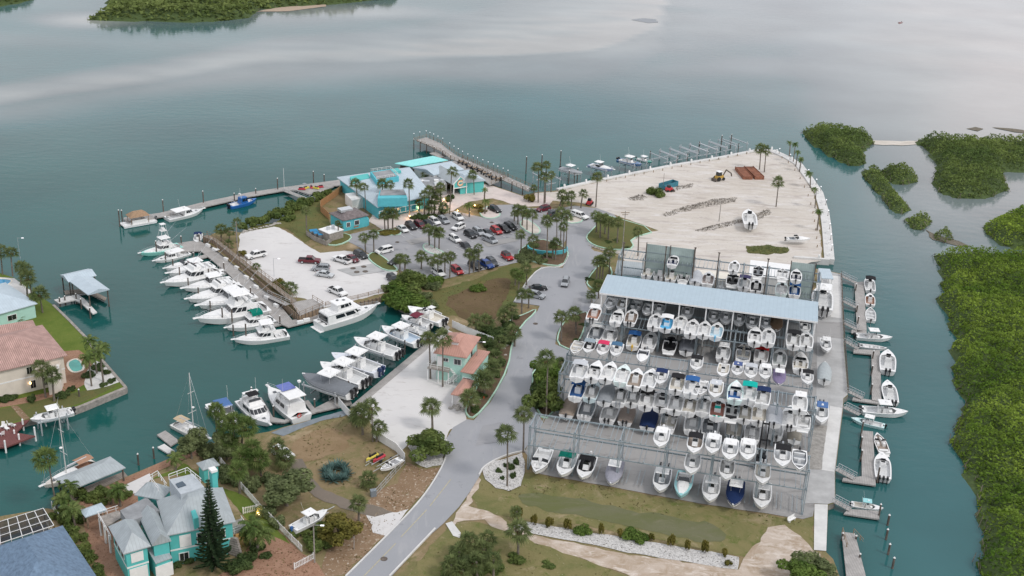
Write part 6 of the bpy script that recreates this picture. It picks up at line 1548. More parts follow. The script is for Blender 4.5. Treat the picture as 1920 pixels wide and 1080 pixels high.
def make_shrub(n=900,size=.15,m=None,seed=0,nl=9,flat=.8):
 RN.seed(seed+11);root=empty("shrub")
 lumps=[(RN.uniform(-.55,.55),RN.uniform(-.55,.55),RN.uniform(.28,.75)*flat,RN.uniform(.3,.5))for _ in range(nl)]
 P,d=lump_points(n,lumps);P[:,2]=np.maximum(P[:,2],.03);V,F=leaf_quads(P,size,nrm=d);mesh_np("foliage",V,F,m or leafg,root)
 b=MB()
 for l in lumps[:4]:b.tube((0,0,0),(l[0]*.8,l[1]*.8,l[2]),.035,.015,n=4)
 b.build("stem",trunkm,root);return root
def make_tree(n=2600,m=None,seed=0,size=.11,nl=16):
 """unit-height broadleaf tree, crown radius about .5"""
 RN.seed(seed+31);root=empty("broadleaf_tree")
 lumps=[]
 for _ in range(nl):
  a,r=RN.uniform(0,2*pi),RN.uniform(.05,.46);lumps.append((r*math.cos(a),r*math.sin(a),RN.uniform(.42,.82)-r*.3,RN.uniform(.12,.24)))
 P,d=lump_points(n,lumps);V,F=leaf_quads(P,size*.5,nrm=d);mesh_np("crown",V,F,m or leafg,root)
 b=MB();b.tube((0,0,-.02),(.02,.01,.3),.035,.024,n=6)
 for l in lumps[:9]:b.tube((.02,.01,.26),(l[0]*.85,l[1]*.85,l[2]),.018,.006,n=4)
 b.build("trunk",trunkm,root);return root
def fan_crown(seed,nf=30,R_=2.0):
 RN.seed(seed);V=[];F=[]
 for i in range(nf):
  az=i*2.39996+RN.uniform(-.2,.2);el=math.radians(78-118*(i/nf)**.9+RN.uniform(-8,8));Lp=R_*RN.uniform(.42,.58)
  dirv=np.array([math.cos(az)*math.cos(el),math.sin(az)*math.cos(el),math.sin(el)]);side=np.array([-math.sin(az),math.cos(az),0]);upv=np.cross(dirv,side)
  hub=dirv*Lp;o=len(V);w=.025
  V+=[-side*w,side*w,hub+side*w,hub-side*w];F.append((o,o+1,o+2,o+3))
  nl=11;fr=R_*RN.uniform(.5,.66)
  for k in range(nl):
   t=(k/(nl-1)-.5)*2;a=t*1.75;d=dirv*math.cos(a)+side*math.sin(a);droop=np.array([0,0,-.22*fr*(1+abs(t))])
   tip=hub+d*fr*(1-.25*abs(t))+droop-upv*.12*abs(t);mid=hub+d*fr*.5+droop*.15;wv=np.cross(d,upv);wv=wv/(np.linalg.norm(wv)+1e-6)*fr*.075
   o=len(V);V+=[hub,mid+wv,tip,mid-wv];F.append((o,o+1,o+2,o+3))
 return np.array(V),np.array(F)
def dead_skirt(seed,n=12):
 RN.seed(seed);V=[];F=[]
 for i in range(n):
  az=i*2.4+RN.uniform(-.3,.3);d=np.array([math.cos(az),math.sin(az),0]);s=np.array([-math.sin(az),math.cos(az),0]);L=RN.uniform(.6,1.1)
  o=len(V);V+=[d*.1,d*.4+s*.14+[0,0,-.35*L],d*.34+[0,0,-L],d*.4-s*.14+[0,0,-.35*L]];F.append((o,o+1,o+2,o+3))
 return np.array(V),np.array(F)
def feather_crown(seed,nf=17,R_=2.7):
 RN.seed(seed);V=[];F=[]
 for i in range(nf):
  az=i*2.39996+RN.uniform(-.2,.2);el0=math.radians(72-80*(i/nf));d=np.array([math.cos(az),math.sin(az),0]);s=np.array([-math.sin(az),math.cos(az),0]);L=R_*RN.uniform(.85,1.1)
  pts=[];p=np.zeros(3);el=el0
  for k in range(8):
   pts.append(p.copy());p=p+(d*math.cos(el)+np.array([0,0,1])*math.sin(el))*L/7;el-=.27
  for k in range(7):
   a,b=pts[k],pts[k+1];w=L*.2*math.sin(pi*min(.95,(k+.9)/7.6))
   for sg in(1,-1):
    o=len(V);tipv=s*sg*w+np.array([0,0,-.42*w])+(b-a)*.5
    V+=[a,b,b+tipv,a+(b-a)*.35+tipv];F.append((o,o+1,o+2,o+3))
 return np.array(V),np.array(F)
def trunk_mesh(lean,seed):
 b=MB();RR=random.Random(seed);secs=[];n=9
 for i in range(n):
  t=i/(n-1);r=.19*(1.25-.4*t+.12*(t>.88));x=lean*t*t
  secs.append([(x+r*math.cos(2*pi*j/7),r*math.sin(2*pi*j/7),t)for j in range(7)])
 b.loft(secs);b.f=[tuple(f)for f in b.f]
 me=b.build("trunk",trunkm);d=me.data;bpy.data.objects.remove(me);return d
TR=trunk_mesh(0,1)
FC=[mesh_np("c",*fan_crown(s,nf),palmleaf,link=False).data for s,nf in((1,24),(2,20),(3,26),(8,22))]
FCY=[mesh_np("c",*fan_crown(s,nf),palmyel,link=False).data for s,nf in((21,30),(22,34))]
FE=[mesh_np("c",*feather_crown(s,nf),palmyel,link=False).data for s,nf in((4,17),(5,20),(6,15))]
DS=[mesh_np("c",*dead_skirt(s,n),deadleaf,link=False).data for s,n in((1,14),(2,9))]
def palm(bx,by,cx_,cy_,kind='s',label=None,group=None,r=1.,z=LAND):
 p=G(bx,by,z);best=(1e9,1)
 for i in range(4,64):
  h=i*.25;y=540-FPX*(Vector((p.x,p.y,z+h-CAMH)).dot(UP))/Vector((p.x,p.y,z+h-CAMH)).dot(FW)
  if abs(y-cy_)<best[0]:best=(abs(y-cy_),h)
 h=best[1];q=Vector((p.x,p.y,z+h-CAMH));dd=q.dot(FW);x0=960+FPX*q.dot(RT)/dd
 lean=(cx_-x0)*dd/FPX
 root=empty("palm_tree",p,0,label,"palm",group)
 t=bpy.data.objects.new("trunk",TR);COL.objects.link(t);t.parent=root
 k=R.uniform(.85,1.1)*(.85 if h>6 else 1)
 t.matrix_local=Matrix(((k,0,lean/1,0),(0,k,0,0),(0,0,h,0),(0,0,0,1)))if abs(lean)<.01 else Matrix(((k,0,lean,0),(0,k,0,0),(0,0,h,0),(0,0,0,1)))
 me=R.choice({'s':FC,'y':FCY,'c':FE}[kind])
 c_=bpy.data.objects.new("crown",me);COL.objects.link(c_);c_.parent=root;c_.location=(lean,0,h)
 s_=r*R.uniform(.84,1.18);c_.rotation_euler=(R.uniform(-.1,.1),R.uniform(-.1,.1),R.uniform(0,6.28));c_.scale=(s_,s_,s_*R.uniform(.9,1.1))
 if kind!='c' and R.random()<.75:
  d=bpy.data.objects.new("dead_fronds",R.choice(DS));COL.objects.link(d);d.parent=root;d.location=(lean,0,h-.1);d.scale=(s_,s_,s_)
 return root
def palms(phrase,lst,kind='s',r=1.,noun=None):
 noun=noun or{'s':"sabal palm",'y':"sunlit fan palm",'c':"feathery palm"}[kind]
 lst=sorted(lst);n=len(lst)
 for i,q in enumerate(lst):
  palm(*q[:4],kind=kind,r=r*(q[4]if len(q)>4 else 1),label="%s %s%s"%(noun,phrase,(", %s from left of %d"%(ORD[i+1],n))if n>1 else ""),group="palms of the marina")
palms("on the oval bed before the turquoise outbuilding",[(722,434,719,405),(728,434,726,400),(736,434,737,402)])
palms("at the corner between shell lot and asphalt",[(686,478,682,446),(701,473,700,440)])
palms("on the pebble island in the parking lot",[(805,461,802,430),(815,467,815,435),(823,468,824,436)])
palms("along the parking lot's lower edge, left part",[(750,520,749,485,.9),(759,508,760,487,.9),(790,505,790,480),(812,508,809,490),(821,518,820,487),(834,515,834,483),(843,522,846,480)])
palms("beside the blue pickup at the parking edge",[(880,514,880,476),(888,510,889,479),(898,510,897,465)])
palms("on the sand island right of the parked cars",[(964,415,965,400,.9),(971,421,970,392),(979,424,980,396),(988,432,987,400),(998,442,998,402)])
palms("in the planted roundabout by the road",[(977,470,976,440,.9),(1000,482,1000,452,1.1),(1025,490,1025,415),(1041,488,1042,456),(1056,482,1056,425),(1061,475,1062,405,1.1),(1036,487,1036,460,.8)])
palms("on the pale island near the white capped pickup",[(1044,450,1042,410),(1051,455,1051,397)])
palms("in front of the restaurant's main roof",[(670,386,667,345),(686,400,682,350),(718,392,716,345),(733,395,732,346),(768,408,765,345,1.15),(800,346,799,326),(843,402,849,322),(889,365,886,328,1.1),(786,396,786,380,.8)])
palms("in the dense clump at the restaurant entrance",[(804,402,805,357),(825,402,826,352),(814,402,815,375),(796,404,795,366),(831,402,820,366),(810,404,808,386),(820,406,832,388)],r=1.05)
palms("on the shell forecourt by the restaurant",[(908,377,909,355,.8),(880,407,879,385),(909,402,911,377)],kind='c',r=.72)
palms("behind the parked maroon car near the pier foot",[(1009,380,1007,313,1.1),(1020,382,1020,332),(1033,360,1034,328),(1022,314+66,1024,310,1.05),(1001,365,1001,352,.8),(1054,390,1054,365),(1071,392,1071,366),(1046,393,1060,375),(1089,390,1094,362)])
palms("standing alone at the sand lot's near corner",[(1117,388,1120,332,1.05)])
palms("on the grassy triangle beside the road",[(1118,437,1117,405),(1125,447,1125,410),(1134,440,1135,410),(1140,450,1141,416),(1157,457,1159,417),(1196,480,1196,435)])
palms("on the small island at the rack's left end",[(1118,528,1120,490),(1129,525,1132,490),(1142,515,1143,472,1.05),(1124,526,1126,486,.8),(1122,560,1122,535,.9),(1109,568,1109,552,.9)])
palms("at the far tip of the sand lot",[(1424,318,1425,279),(1433,323,1435,281)],r=1.1)
palms("standing alone on the sand lot's right side",[(1455,388,1459,341,1.15)])
palms("leaning along the curved right sea wall",[(1480,295,1480,267),(1487,305,1491,270),(1492,312,1496,285),(1499,322,1502,298),(1519,352,1517,325),(1528,390,1528,355),(1532,432,1535,396)],kind='c',r=.62)
palms("at the road bend beside the low rack",[(1052,642,1052,594),(1080,628,1076,588,1.1)])
palms("above the dense bush beside the road",[(1024,783,1024,673,1.15),(1047,705,1050,680,.9)])
palms("at the corner of the front rack",[(981,848,981,777,1.1),(951,912,948,812,1.1)])
palms("on the shell forecourt of the coral house",[(811,808,808,763,1.15),(807,710,802,634,1.1),(830,725,829,634,1.15)])
palms("in the planting strip behind the coral house",[(892,627,891,602,1.3),(912,620,912,606,1.2),(945,612,945,590,1.1),(960,610,958,580,1.1),(978,588,978,552,.9),(991,578,991,552,.9),(930,690,928,668,1.2),(925,720,925,690,1.2),(880,775,880,745,1.2),(908,745,907,712,1.3),(935,660,938,640,1.1),(987,535,987,505),(965,650,963,622,1.2)])
palms("on the brown ditch's upper right bank",[(966,535,965,512,.9),(972,545,975,517,.8)],kind='y',noun="yellowish palm")
palms("by the white vinyl fence of the dirt yard",[(699,828,695,762,1.2),(706,828,711,800,1.1),(680,815,678,775,1.3),(668,800,672,782,1.2)])
palms("in the open grass of the dirt yard",[(691,912,691,898,1.1),(673,978,672,945,1.1),(520,866,518,835,1.),(538,880,534,860)])
palms("in the grove above the turquoise house",[(408,840,405,770,1.15),(418,850,421,795,1.2),(440,855,438,790,1.2),(452,850,462,800,1.2),(470,880,470,840,1.3),(462,890,455,858,1.2),(490,892,485,862,1.2),(450,925,446,880,1.2),(435,860,430,830,1.2)],kind='y',noun="tall palm")
palms("beside the stairs of the turquoise house",[(470,1030,472,985,1.2),(482,1035,492,1000,1.),(460,1020,466,1000,.9)],kind='c',noun="drooping palm",r=.9)
palms("in front of the metal roofed boathouse",[(107,957,85,860,1.4)],kind='y',noun="tall leaning fan palm")
palms("in the garden between shelter and turquoise house",[(226,950,222,915,1.1),(118,925,122,905,.9),(135,945,130,910,1.),(125,965,115,935,1.),(330,882,328,858,1.1),(208,945,215,925,.9),(140,985,135,955,1.1)],kind='c',r=.85)
palms("along the left edge above the pale house",[(24,518,22,473,1.2),(5,515,3,470,1.2),(40,535,38,500,1.2),(52,560,51,520,1.4),(60,555,48,505,1.1),(80,586,73,552,1.5),(35,598,32,588,1.4)])
palms("on the brick terrace by the kidney shaped pool",[(172,724,165,672,.95),(194,716,185,660,.95),(190,695,192,652,.9),(182,700,168,638,.9)],kind='c',noun="royal palm")
palms("against the front wall of the terracotta house",[(86,745,76,690,1.25),(102,752,98,702,1.1)])
palms("on the dry bank above the sandy track",[(971,1041,973,995,1.2),(968,1005,967,960,.6)])
palms("in the thicket below the sandy track",[(905,1060,905,1030,1.02),(880,1050,880,1015,1.12),(860,1060,862,1035,1.02),(845,1085,848,1060,1.02),(895,1085,890,1055,1.12),(912,1035,915,1012,0.92),(925,1085,925,1050,0.92),(870,1095,865,1070,1.02)])
palms("at the bulkhead's outer end",[(444,455,444,418),(430,455,431,435,.8),(415,452,414,430),(428,465,428,460,.9)])
palms("at the bend of the bulkhead boardwalk",[(478,512,480,500,.9),(530,542,531,535,.8),(545,552,545,540,.9),(575,440,574,395,1.),(640,440,636,425,.7),(635,449,633,418,.6)])
# shrubs and trees -------------------------------------------------------
SH={'g':proto(make_shrub,1300,.12,leafg,1),'b':proto(make_shrub,1300,.12,leafb,2),'y':proto(make_shrub,1000,.11,leafy,3),'k':proto(make_shrub,1200,.12,leafgrey,4),'d':proto(make_shrub,1300,.12,mat("deep_leaf")if "deep_leaf" in MATS else leaf_mat("deep_leaf",(.045,.075,.026),(.10,.14,.048)),6)}
TREE={'g':proto(make_tree,4200,leafg,1,.085),'k':proto(make_tree,5200,leafgrey,2,.075),'y':proto(make_tree,3800,leafy,3,.085),'b':proto(make_tree,4200,leafb,4,.085)}
def bush(px,py,w,h,k,label,group="shrubs",name="shrub",pr=None,rz=None,d=None,cat="shrub",z=LAND):
 o=dup(pr or SH[k]);o.name=name;p=G(px,py,z);o.location=p;o.scale=(w/1.8,(d or w)/1.8,h/1.1);o.rotation_euler=(0,0,R.uniform(0,6.28)if rz is None else rz);tag(o,label,cat,group)
SHK_={'d':.74,'g':.82,'k':.8}
def bushes(phrase,k,lst,noun="bush"):
 lst=sorted(lst);n=len(lst)
 for i,(x,y,w,h)in enumerate(lst):bush(x,y,w*SHK_.get(k,1),h*SHK_.get(k,1),k,"%s %s%s"%(noun,phrase,(", %s from left of %d"%(ORD[i+1],n))if n>1 else ""))
def tree(px,py,h,w,k,label):bush(px,py,1,1,k,label,"broadleaf trees","broadleaf_tree",TREE[k],cat="tree");o=bpy.data.objects[-1]if False else COL.objects[-1]
def tree(px,py,h,w,k,label):
 o=dup(TREE[k]);o.name="broadleaf_tree";o.location=G(px,py);o.scale=(w,w,h);o.rotation_euler=(0,0,R.uniform(0,6.28));tag(o,label,"tree","broadleaf trees")
tree(800,852,5.8,8.5,'g',"round dark green tree on white rocks beside the road")
tree(1020,768,8.5,8,'d' if 'd' in TREE else 'g',"dense dark tree beside the road left of the second rack")
tree(1024,735,9,8,'b',"bright leaved tree in the bush beside the low rack")
tree(538,948,6.5,10,'k',"wide grey-green tree beside the white picket fence")
tree(425,862,6,6,'k',"leafy green tree in the grove by the slip")
tree(360,860,6.5,6.5,'k',"bare grey-brown tree beside the sailboat")
tree(640,1020,5.5,7,'y',"yellowing tree at the driveway mouth")
tree(1530,1090,4.6,8.5,'k',"grey-green tree at the foot of the service path")
tree(1505,1098,5,8,'b',"bright bush-like tree in the lower right corner")
tree(766,545,6,9,'g',"broad green tree at the head of the canal")
tree(1098,560-17,3,4,'g',"small tree on the road island near the roof")if False else None
bushes("on the mangrove bank at the canal head",'b',[(738,566,6,4),(752,572,7,4.5),(765,580,7,4),(780,575,6,3.5),(745,552,6,4)],"green bush")
bushes("below the yellowish palms at the canal head",'k',[(795,560,6,3),(810,575,5,2.4),(725,545,4,2.5),(790,535,5,3),(812,540,6,2.6)],"grey-green bush")
bushes("under the parking lot's lower palms",'b',[(816,530,4.5,2.6),(896,545,4,1.8)],"bright green bush")
bushes("along the rocky shore left of the restaurant",'g',[(470,422,5,3),(485,418,6,3.2),(500,414,5,3),(515,408,6,3.4),(528,404,6,3.6),(540,398,6,4),(552,392,6,4),(562,387,6,4),(575,383,5,3.5),(590,376,4,3),(540,412,5,2.4),(598,372,5,3),(612,365,4,3),(458,428,4,3)],"green shore bush")
bushes("in the restaurant's front planting",'d',[(785,408,5,2),(795,410,5,1.8),(805,408,4,2),(815,408,4,2),(840,378,3,3),(845,372,4,2.4),(776,410,4,1.6),(742,405,4,1.2),(830,400,3,2.5)],"dark green shrub")
bushes("around the restaurant walkway beds",'y',[(858,405,3,1.4),(895,390,3.5,1.4),(905,398,3,1.4),(991,378,4,3.2),(740,436,5,.8),(722,437,5,.8)],"rusty brown shrub")
bushes("in the planted roundabout",'k',[(990,478,6,2.5),(1003,486,6,2.4),(1015,492,5,1.6),(976,485,5,2.),(998,466,5,2.6),(1030,480,5,1.6),(984,492,5,1.8)],"grey-green shrub")
bushes("in the coral house planting strip",'d',[(905,640,5,3.5),(918,650,5,3.5),(925,665,5,3.4),(935,640,6,3.6),(942,625,6,3),(950,612,5,3),(915,690,5,3),(905,715,5,3),(928,705,4,2.4),(900,745,4,2.2),(890,770,4,1.6),(935,685,5,3),(965,598,4,2),(910,625,6,4.),(924,632,6,4.),(950,645,4,2.4)],"dark shrub")
bushes("behind the road beside the second rack",'d',[(1010,740,6,6),(1022,755,6,6),(1012,715,5,5),(1030,725,6,6),(1035,760,5,4),(1008,765,4,3),(1040,705,5,5)],"dark bush")
bushes("along the white gravel bed's upper edge",'y',[(970,975,1.9,4.1),(1000,985,1.2,3.0),(1030,988,1.6,2.8),(1065,993,1.7,2.8),(1127,1003,1.0,3.4),(1161,1007,1.2,2.5),(1222,1013,1.2,1.8),(1257,1025,1.5,3.2),(1289,1032,1.2,2.8),(1322,1037,1.5,3.4),(1357,1043,1.2,2.3),(1366,1060,1.4,1.4)],"thin yellow-green plant")
bushes("growing low in the white gravel bed",'b',[(1190,1008,4,1.8),(1092,1000,3,1.6),(1200,1012,3,1.2)],"bright leafy plant")
bushes("on the rock patch by the front rack",'d',[(935,885,2,1.4),(942,898,1.6,1),(962,895,2,2),(957,880,2.2,2.6),(968,870,2,2.4),(948,875,1.6,1.4)],"dark spiky plant")
bushes("in the turquoise house's front garden",'d',[(352,1052,4,2.2),(335,1058,3,1.8),(322,1065,3,1.4),(455,1060,5,3),(470,1050,4,2.6),(440,1072,5,3),(480,1030,4,2.6),(500,1045,3,1.6)],"dark rounded shrub")
bushes("between blue roof and turquoise house",'g',[(130,1000,4,2.6),(145,1015,4,2.4),(155,1035,4,2.4),(165,1050,3.5,2.2),(185,1075,4,2.4),(122,985,4,3),(110,968,4,2.6),(150,975,4,2)],"green hedge shrub")
bushes("in the canal-side garden",'g',[(168,935,4,2.4),(150,925,4,2.6),(182,930,3.6,2.6),(125,940,5,3),(200,925,3,1.8),(235,930,3,1.6),(190,945,3,2)],"garden shrub")
bushes("under the grove by the white picket fence",'k',[(430,900,5,3),(415,885,4,3),(448,905,5,3),(500,965,5,3),(520,985,4,2.6),(470,915,5,3.6),(400,860,5,3.4),(385,850,5,3),(510,905,5,3)],"pale green shrub")
bushes("around the boat trailer by the road",'g',[(590,1010,5,3),(600,1030,5,3),(575,990,4,2),(560,1005,4,2.4),(610,995,4,3)],"green fan-leaved shrub")
bushes("in the thicket below the sandy track",'g',[(862,1040,4,1.6),(890,1048,4,1.6),(912,1062,4,1.6),(850,1066,4,1.4),(885,1075,5,1.8),(840,1084,4,1.4),(970,1050,4,1.6),(925,1068,4,1.2),(1030,1060,3,.8)],"thicket bush")
bushes("along the front of the terracotta house",'d',[(60,752,3,2.6),(20,748,4,1.6),(8,750,4,1.6),(112,745,4,2.),(122,742,4,1.8),(135,730,3,1),(210,715,3,1.),(195,722,3,.8),(165,705,5,1.2),(185,690,5,1.2),(200,700,3,1.2)],"dark green garden shrub")
bushes("along the boardwalk edge of the shell lot",'y',[(518,540,4,2),(524,533,3,2.2),(452,480,3,2),(533,545,3,1.6)],"yellow flowering shrub")
bushes("on the road islands beside the racks",'d',[(1105,525,4,1.),(1120,545,4,1),(1095,610,4,.8),(1080,640,4,.7),(1155,452,4,.7),(1140,455,4,.8),(1175,465,3,.7)],"low green shrub")
bushes("beside the blue container on the sand lot",'g',[(1226,366,5,4),(1234,368,5,4),(1218,362,3,2.4)],"leafy green bush")
# agave ring
def make_agave():
 root=empty("agave_plant");V=[];F=[];RN.seed(3)
 for i in range(34):
  az=i*2.4;el=math.radians(75-65*i/34);d=np.array([math.cos(az)*math.cos(el),math.sin(az)*math.cos(el),math.sin(el)]);s=np.array([-math.sin(az),math.cos(az),0]);L=RN.uniform(.9,1.15)
  o=len(V);V+=[d*.08-s*.07,d*.08+s*.07,d*.5*L+s*.09,d*.5*L-s*.09,d*L+[0,0,-.05]];F+=[(o,o+1,o+2,o+3),(o+3,o+2,o+4,o+4)]
 b=MB();b.add(V,[f if f[2]!=f[3]else f[:3]for f in F]);b.build("leaf_rosette",agave_m,root);return root
AG=proto(make_agave)
lst=[(611,886,1.5),(622,880,1.7),(634,876,1.6),(645,880,1.6),(650,890,1.5),(640,900,1.5),(625,902,1.8),(612,898,1.4),(618,892,1.5),(646,898,1.3)]
for i,(x,y,s_)in enumerate(sorted(lst)):
 o=dup(AG);o.location=G(x,y);o.scale=(s_*1.15,)*3;o.rotation_euler=(0,0,i);tag(o,"blue-grey agave in the ring on the dirt yard, %s from left of 10"%ORD[i+1],"agave","agave ring")
# tall conifer of the turquoise garden
def conifer():
 root=empty("norfolk_pine",G(402,1066),0,"tall dark tiered conifer in front of the turquoise house","tree");H=17.0;V=[];F=[];RN.seed(9)
 b=MB();b.tube((0,0,0),(0,0,H),.2,.03,n=7);b.build("trunk",trunkm,root)
 for lv in range(27):
  z=1.0+(H-1.3)*lv/26;Rr=3.0*(1-lv/27.5)+.2;n=8 if lv<20 else 6
  for k in range(n):
   az=2*pi*k/n+lv*.7+RN.uniform(-.15,.15);d=np.array([math.cos(az),math.sin(az),0]);s=np.array([-math.sin(az),math.cos(az),0]);L=Rr*RN.uniform(.85,1.1)
   for j in range(6):
    t0,t1=j/6,(j+1.2)/6;w=.34*(1-.4*t1)
    for sg in(-1,1):
     o=len(V);a=d*L*t0+[0,0,z-.10*L*t0+.22*L*t0**2];c_=d*L*t1+[0,0,z-.10*L*t1+.22*L*t1**2]
     V+=[a,c_,c_+s*sg*w+[0,0,.10],a+s*sg*w+d*.1+[0,0,.12]];F.append((o,o+1,o+2,o+3))
 mesh_np("crown",np.array(V),np.array(F),leaf_mat("conifer_needles",(.016,.036,.018),(.045,.075,.032),1.5),root)
conifer()
# --- mangroves -----------------------------------------------------------------
def inside(P,poly):
 x,y=P[:,0],P[:,1];r=np.zeros(len(P),bool);n=len(poly)
 for i in range(n):
  x1,y1=poly[i];x2,y2=poly[(i+1)%n];c_=((y1>y)!=(y2>y))&(x<(x2-x1)*(y-y1)/(y2-y1+1e-9)+x1);r^=c_
 return r
def edge_dist(P,poly):
 d=np.full(len(P),1e9);n=len(poly)
 for i in range(n):
  a=np.array(poly[i]);b=np.array(poly[(i+1)%n]);ab=b-a;t=np.clip(((P-a)@ab)/(ab@ab+1e-9),0,1);d=np.minimum(d,np.linalg.norm(P-(a+t[:,None]*ab),axis=1))
 return d
def mangrove(name,px,h,label,kind=None,dens=4.,size=.55,m=None,cell=.3,cat="mangrove",z=0.,group=None,maxn=90000,toff=.12):
 n0=len(px);ar=sum(px[i][0]*px[(i+1)%n0][1]-px[(i+1)%n0][0]*px[i][1]for i in range(n0));gp=[]
 for i in range(n0):
  (xa,ya),(xb,yb)=px[i-1],px[(i+1)%n0];tx,ty=xb-xa,yb-ya;ny=tx if ar>0 else-tx;up_=ny/(math.hypot(tx,ty)+1e-6)
  q=G(px[i][0],px[i][1],z+h*toff*max(0,min(1,(up_-.1)*2))*(0 if ar==0 else 1));gp.append(Vector((q.x,q.y,z)))
 pts=rough_poly(gp,1.6,3.,seed=len(px));poly=[(p.x,p.y)for p in pts];A=np.array(poly);lo,hi=A.min(0),A.max(0)
 RN.seed(int(abs(lo[0]*7+lo[1]))%9999);n=min(maxn*2,int((hi-lo).prod()*dens));P=RN.uniform(lo,hi,(n,2));P=P[inside(P,poly)]
 ed=edge_dist(P,poly)
 def height(P,ed):
  v=np.array([noise.voronoi(Vector((x*cell,y*cell,.5)))[0][0]for x,y in P]);v2=np.array([noise.voronoi(Vector((x*cell*.45+9,y*cell*.45,.5)))[0][0]for x,y in P]);b_=.6*(1-np.clip(v*1.25,0,1)**2)+.4*(1-np.clip(v2*1.25,0,1)**2)
  nz=np.array([noise.noise(Vector((x*.05,y*.05,2)))for x,y in P])
  return h*np.clip(.25+ed/(h*.75),.2,1)*(.4+.6*b_)*(1+.5*nz)
 H=height(P,ed);t=RN.uniform(0,1,len(P));zz=H*(1-.45*t**2.2);zz=np.where(ed<1.8,H*RN.uniform(.05,1,len(P)),zz)
 V,F=leaf_quads(np.column_stack([P,zz+z]),size,up=.8);c0=A.mean(0)
 V=V-np.array([c0[0],c0[1],z]);root=empty(name,(c0[0],c0[1],z));tag(root,label,cat,group)
 mesh_np("foliage",V,F,m or mangm,root)
 st=2.2 if h<7 else 4.;nx,ny=[max(2,int((hi-lo)[i]/st))for i in(0,1)];gx,gy=np.meshgrid(np.linspace(lo[0],hi[0],nx),np.linspace(lo[1],hi[1],ny));Q=np.column_stack([gx.ravel(),gy.ravel()])
 ins=inside(Q,poly);e2=edge_dist(Q,poly);Hq=np.where(ins,height(Q,e2)*.62,-.6);idx=np.arange(nx*ny).reshape(ny,nx)
 q=np.stack([idx[:-1,:-1],idx[:-1,1:],idx[1:,1:],idx[1:,:-1]],-1).reshape(-1,4);q=q[ins[q].any(1)]
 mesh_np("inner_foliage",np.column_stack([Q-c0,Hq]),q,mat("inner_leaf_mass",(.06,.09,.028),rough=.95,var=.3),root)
 rb=MB()
 for i in range(0,len(pts),1 if h<7 else 4):
  p=pts[i]-Vector((c0[0],c0[1],z));q=p*(1-1.6/max(4,p.length))
  for k in range(2):rb.tube((q.x+R.uniform(-.6,.6),q.y+R.uniform(-.6,.6),1.5),(p.x+R.uniform(-.9,.9),p.y+R.uniform(-.9,.9),-.3),.07,n=3)
 rb.build("prop_roots",trunkm,root)
 if kind:
  for ch in root.children:pass
  root["kind"]=kind
 return root
mangrove("mangrove_forest",[(1757,470),(1768,520),(1766,570),(1790,640),(1786,700),(1810,765),(1785,830),(1812,890),(1830,930),(1842,990),(1840,1060),(1850,1120),(2040,1120),(2040,480),(1930,462),(1840,462),(1790,462)],5.5,"dense bright mangrove forest along the canal's right bank","stuff",toff=.6,dens=11.,size=.34)
mangrove("mangrove_island",[(1845,415),(1850,440),(1880,462),(1930,470),(2040,470),(2040,380),(1930,385),(1880,398)],6.,"mangrove island cut off by the right picture edge",toff=.3,dens=8,size=.4)
mangrove("mangrove_island",[(1505,246),(1520,268),(1560,296),(1590,312),(1612,312),(1620,300),(1615,285),(1636,270),(1630,256),(1600,248),(1545,242)],6.5,"dark leafy mangrove island nearest the sand lot's tip",dens=8,size=.4,m=mangisl)
mangrove("mangrove_island",[(1718,262),(1735,280),(1752,300),(1760,322),(1745,345),(1760,360),(1800,372),(1850,372),(1890,358),(1885,335),(1875,322),(1930,322),(1990,300),(1980,272),(1900,270),(1850,264),(1790,268),(1750,262)],6.5,"large two-lobed mangrove island at the upper right",dens=7,size=.42,m=mangisl)
for i,(px,h,lab)in enumerate((([(1618,318),(1622,340),(1640,355),(1668,392),(1690,402),(1703,395),(1695,378),(1672,358),(1665,342),(1655,325),(1640,316)],5,"long narrow mangrove strip trailing toward the canal"),([(1648,322),(1665,340),(1690,348),(1715,342),(1718,330),(1700,318),(1670,312)],5,"rounded mangrove beside the narrow strip"),([(1697,415),(1705,428),(1730,432),(1748,418),(1740,408),(1715,404)],4.5,"small round mangrove bush, upper of two in the creek"),([(1748,440),(1752,452),(1775,456),(1785,442),(1770,432)],4,"small round mangrove bush, lower of two in the creek"))):
 mangrove("mangrove_clump",px,h,lab,dens=9,size=.36,m=mangisl,group="small mangroves in the creek")
mangrove("mangrove_forest",[(160,38),(200,25),(205,2),(215,-25),(560,-25),(540,0),(500,8),(478,24),(462,34),(430,38),(360,42),(300,40),(230,39)],8.,"flat green mangrove island at the top of the picture","stuff",dens=.9,size=1.3,m=mangfar,cell=.1,cat="mangrove island")
mangrove("mangrove_forest",[(482,20),(520,14),(620,8),(740,-3),(760,-20),(540,-25),(510,0)],7.,"thin far strip of mangroves right of the top island","stuff",dens=.9,size=1.3,m=mangfar,cell=.1,cat="mangrove island")
mangrove("mangrove_forest",[(-60,18),(10,10),(60,0),(70,-20),(-60,-20)],7.,"far mangrove shore in the top left corner","stuff",dens=.9,size=1.3,m=mangfar,cell=.1,cat="mangrove island")
def flat(name,px,m,z=.12,amp=.8):
 o=sheet(name,px,m,0,amp,z=z,step=3);return o
flat("sand_spit",[(1625,263),(1640,271),(1690,273),(1725,270),(1728,263),(1690,265),(1650,263)],palesand)
flat("sand_bar",[(1810,241),(1830,238),(1845,241),(1835,246)],weed);flat("sand_bar",[(1858,238),(1900,241),(1960,250),(1960,255),(1900,247)],weed)
flat("sand_bar",[(1184,37),(1206,34),(1230,36),(1234,42),(1215,43)],mat("wet_sand",srgb(138,142,146),rough=.5),z=.06)
flat("beach",[(478,22),(540,21),(612,12),(610,7),(520,14)],mat("brown_beach",srgb(168,150,132),rough=.9),z=.15)
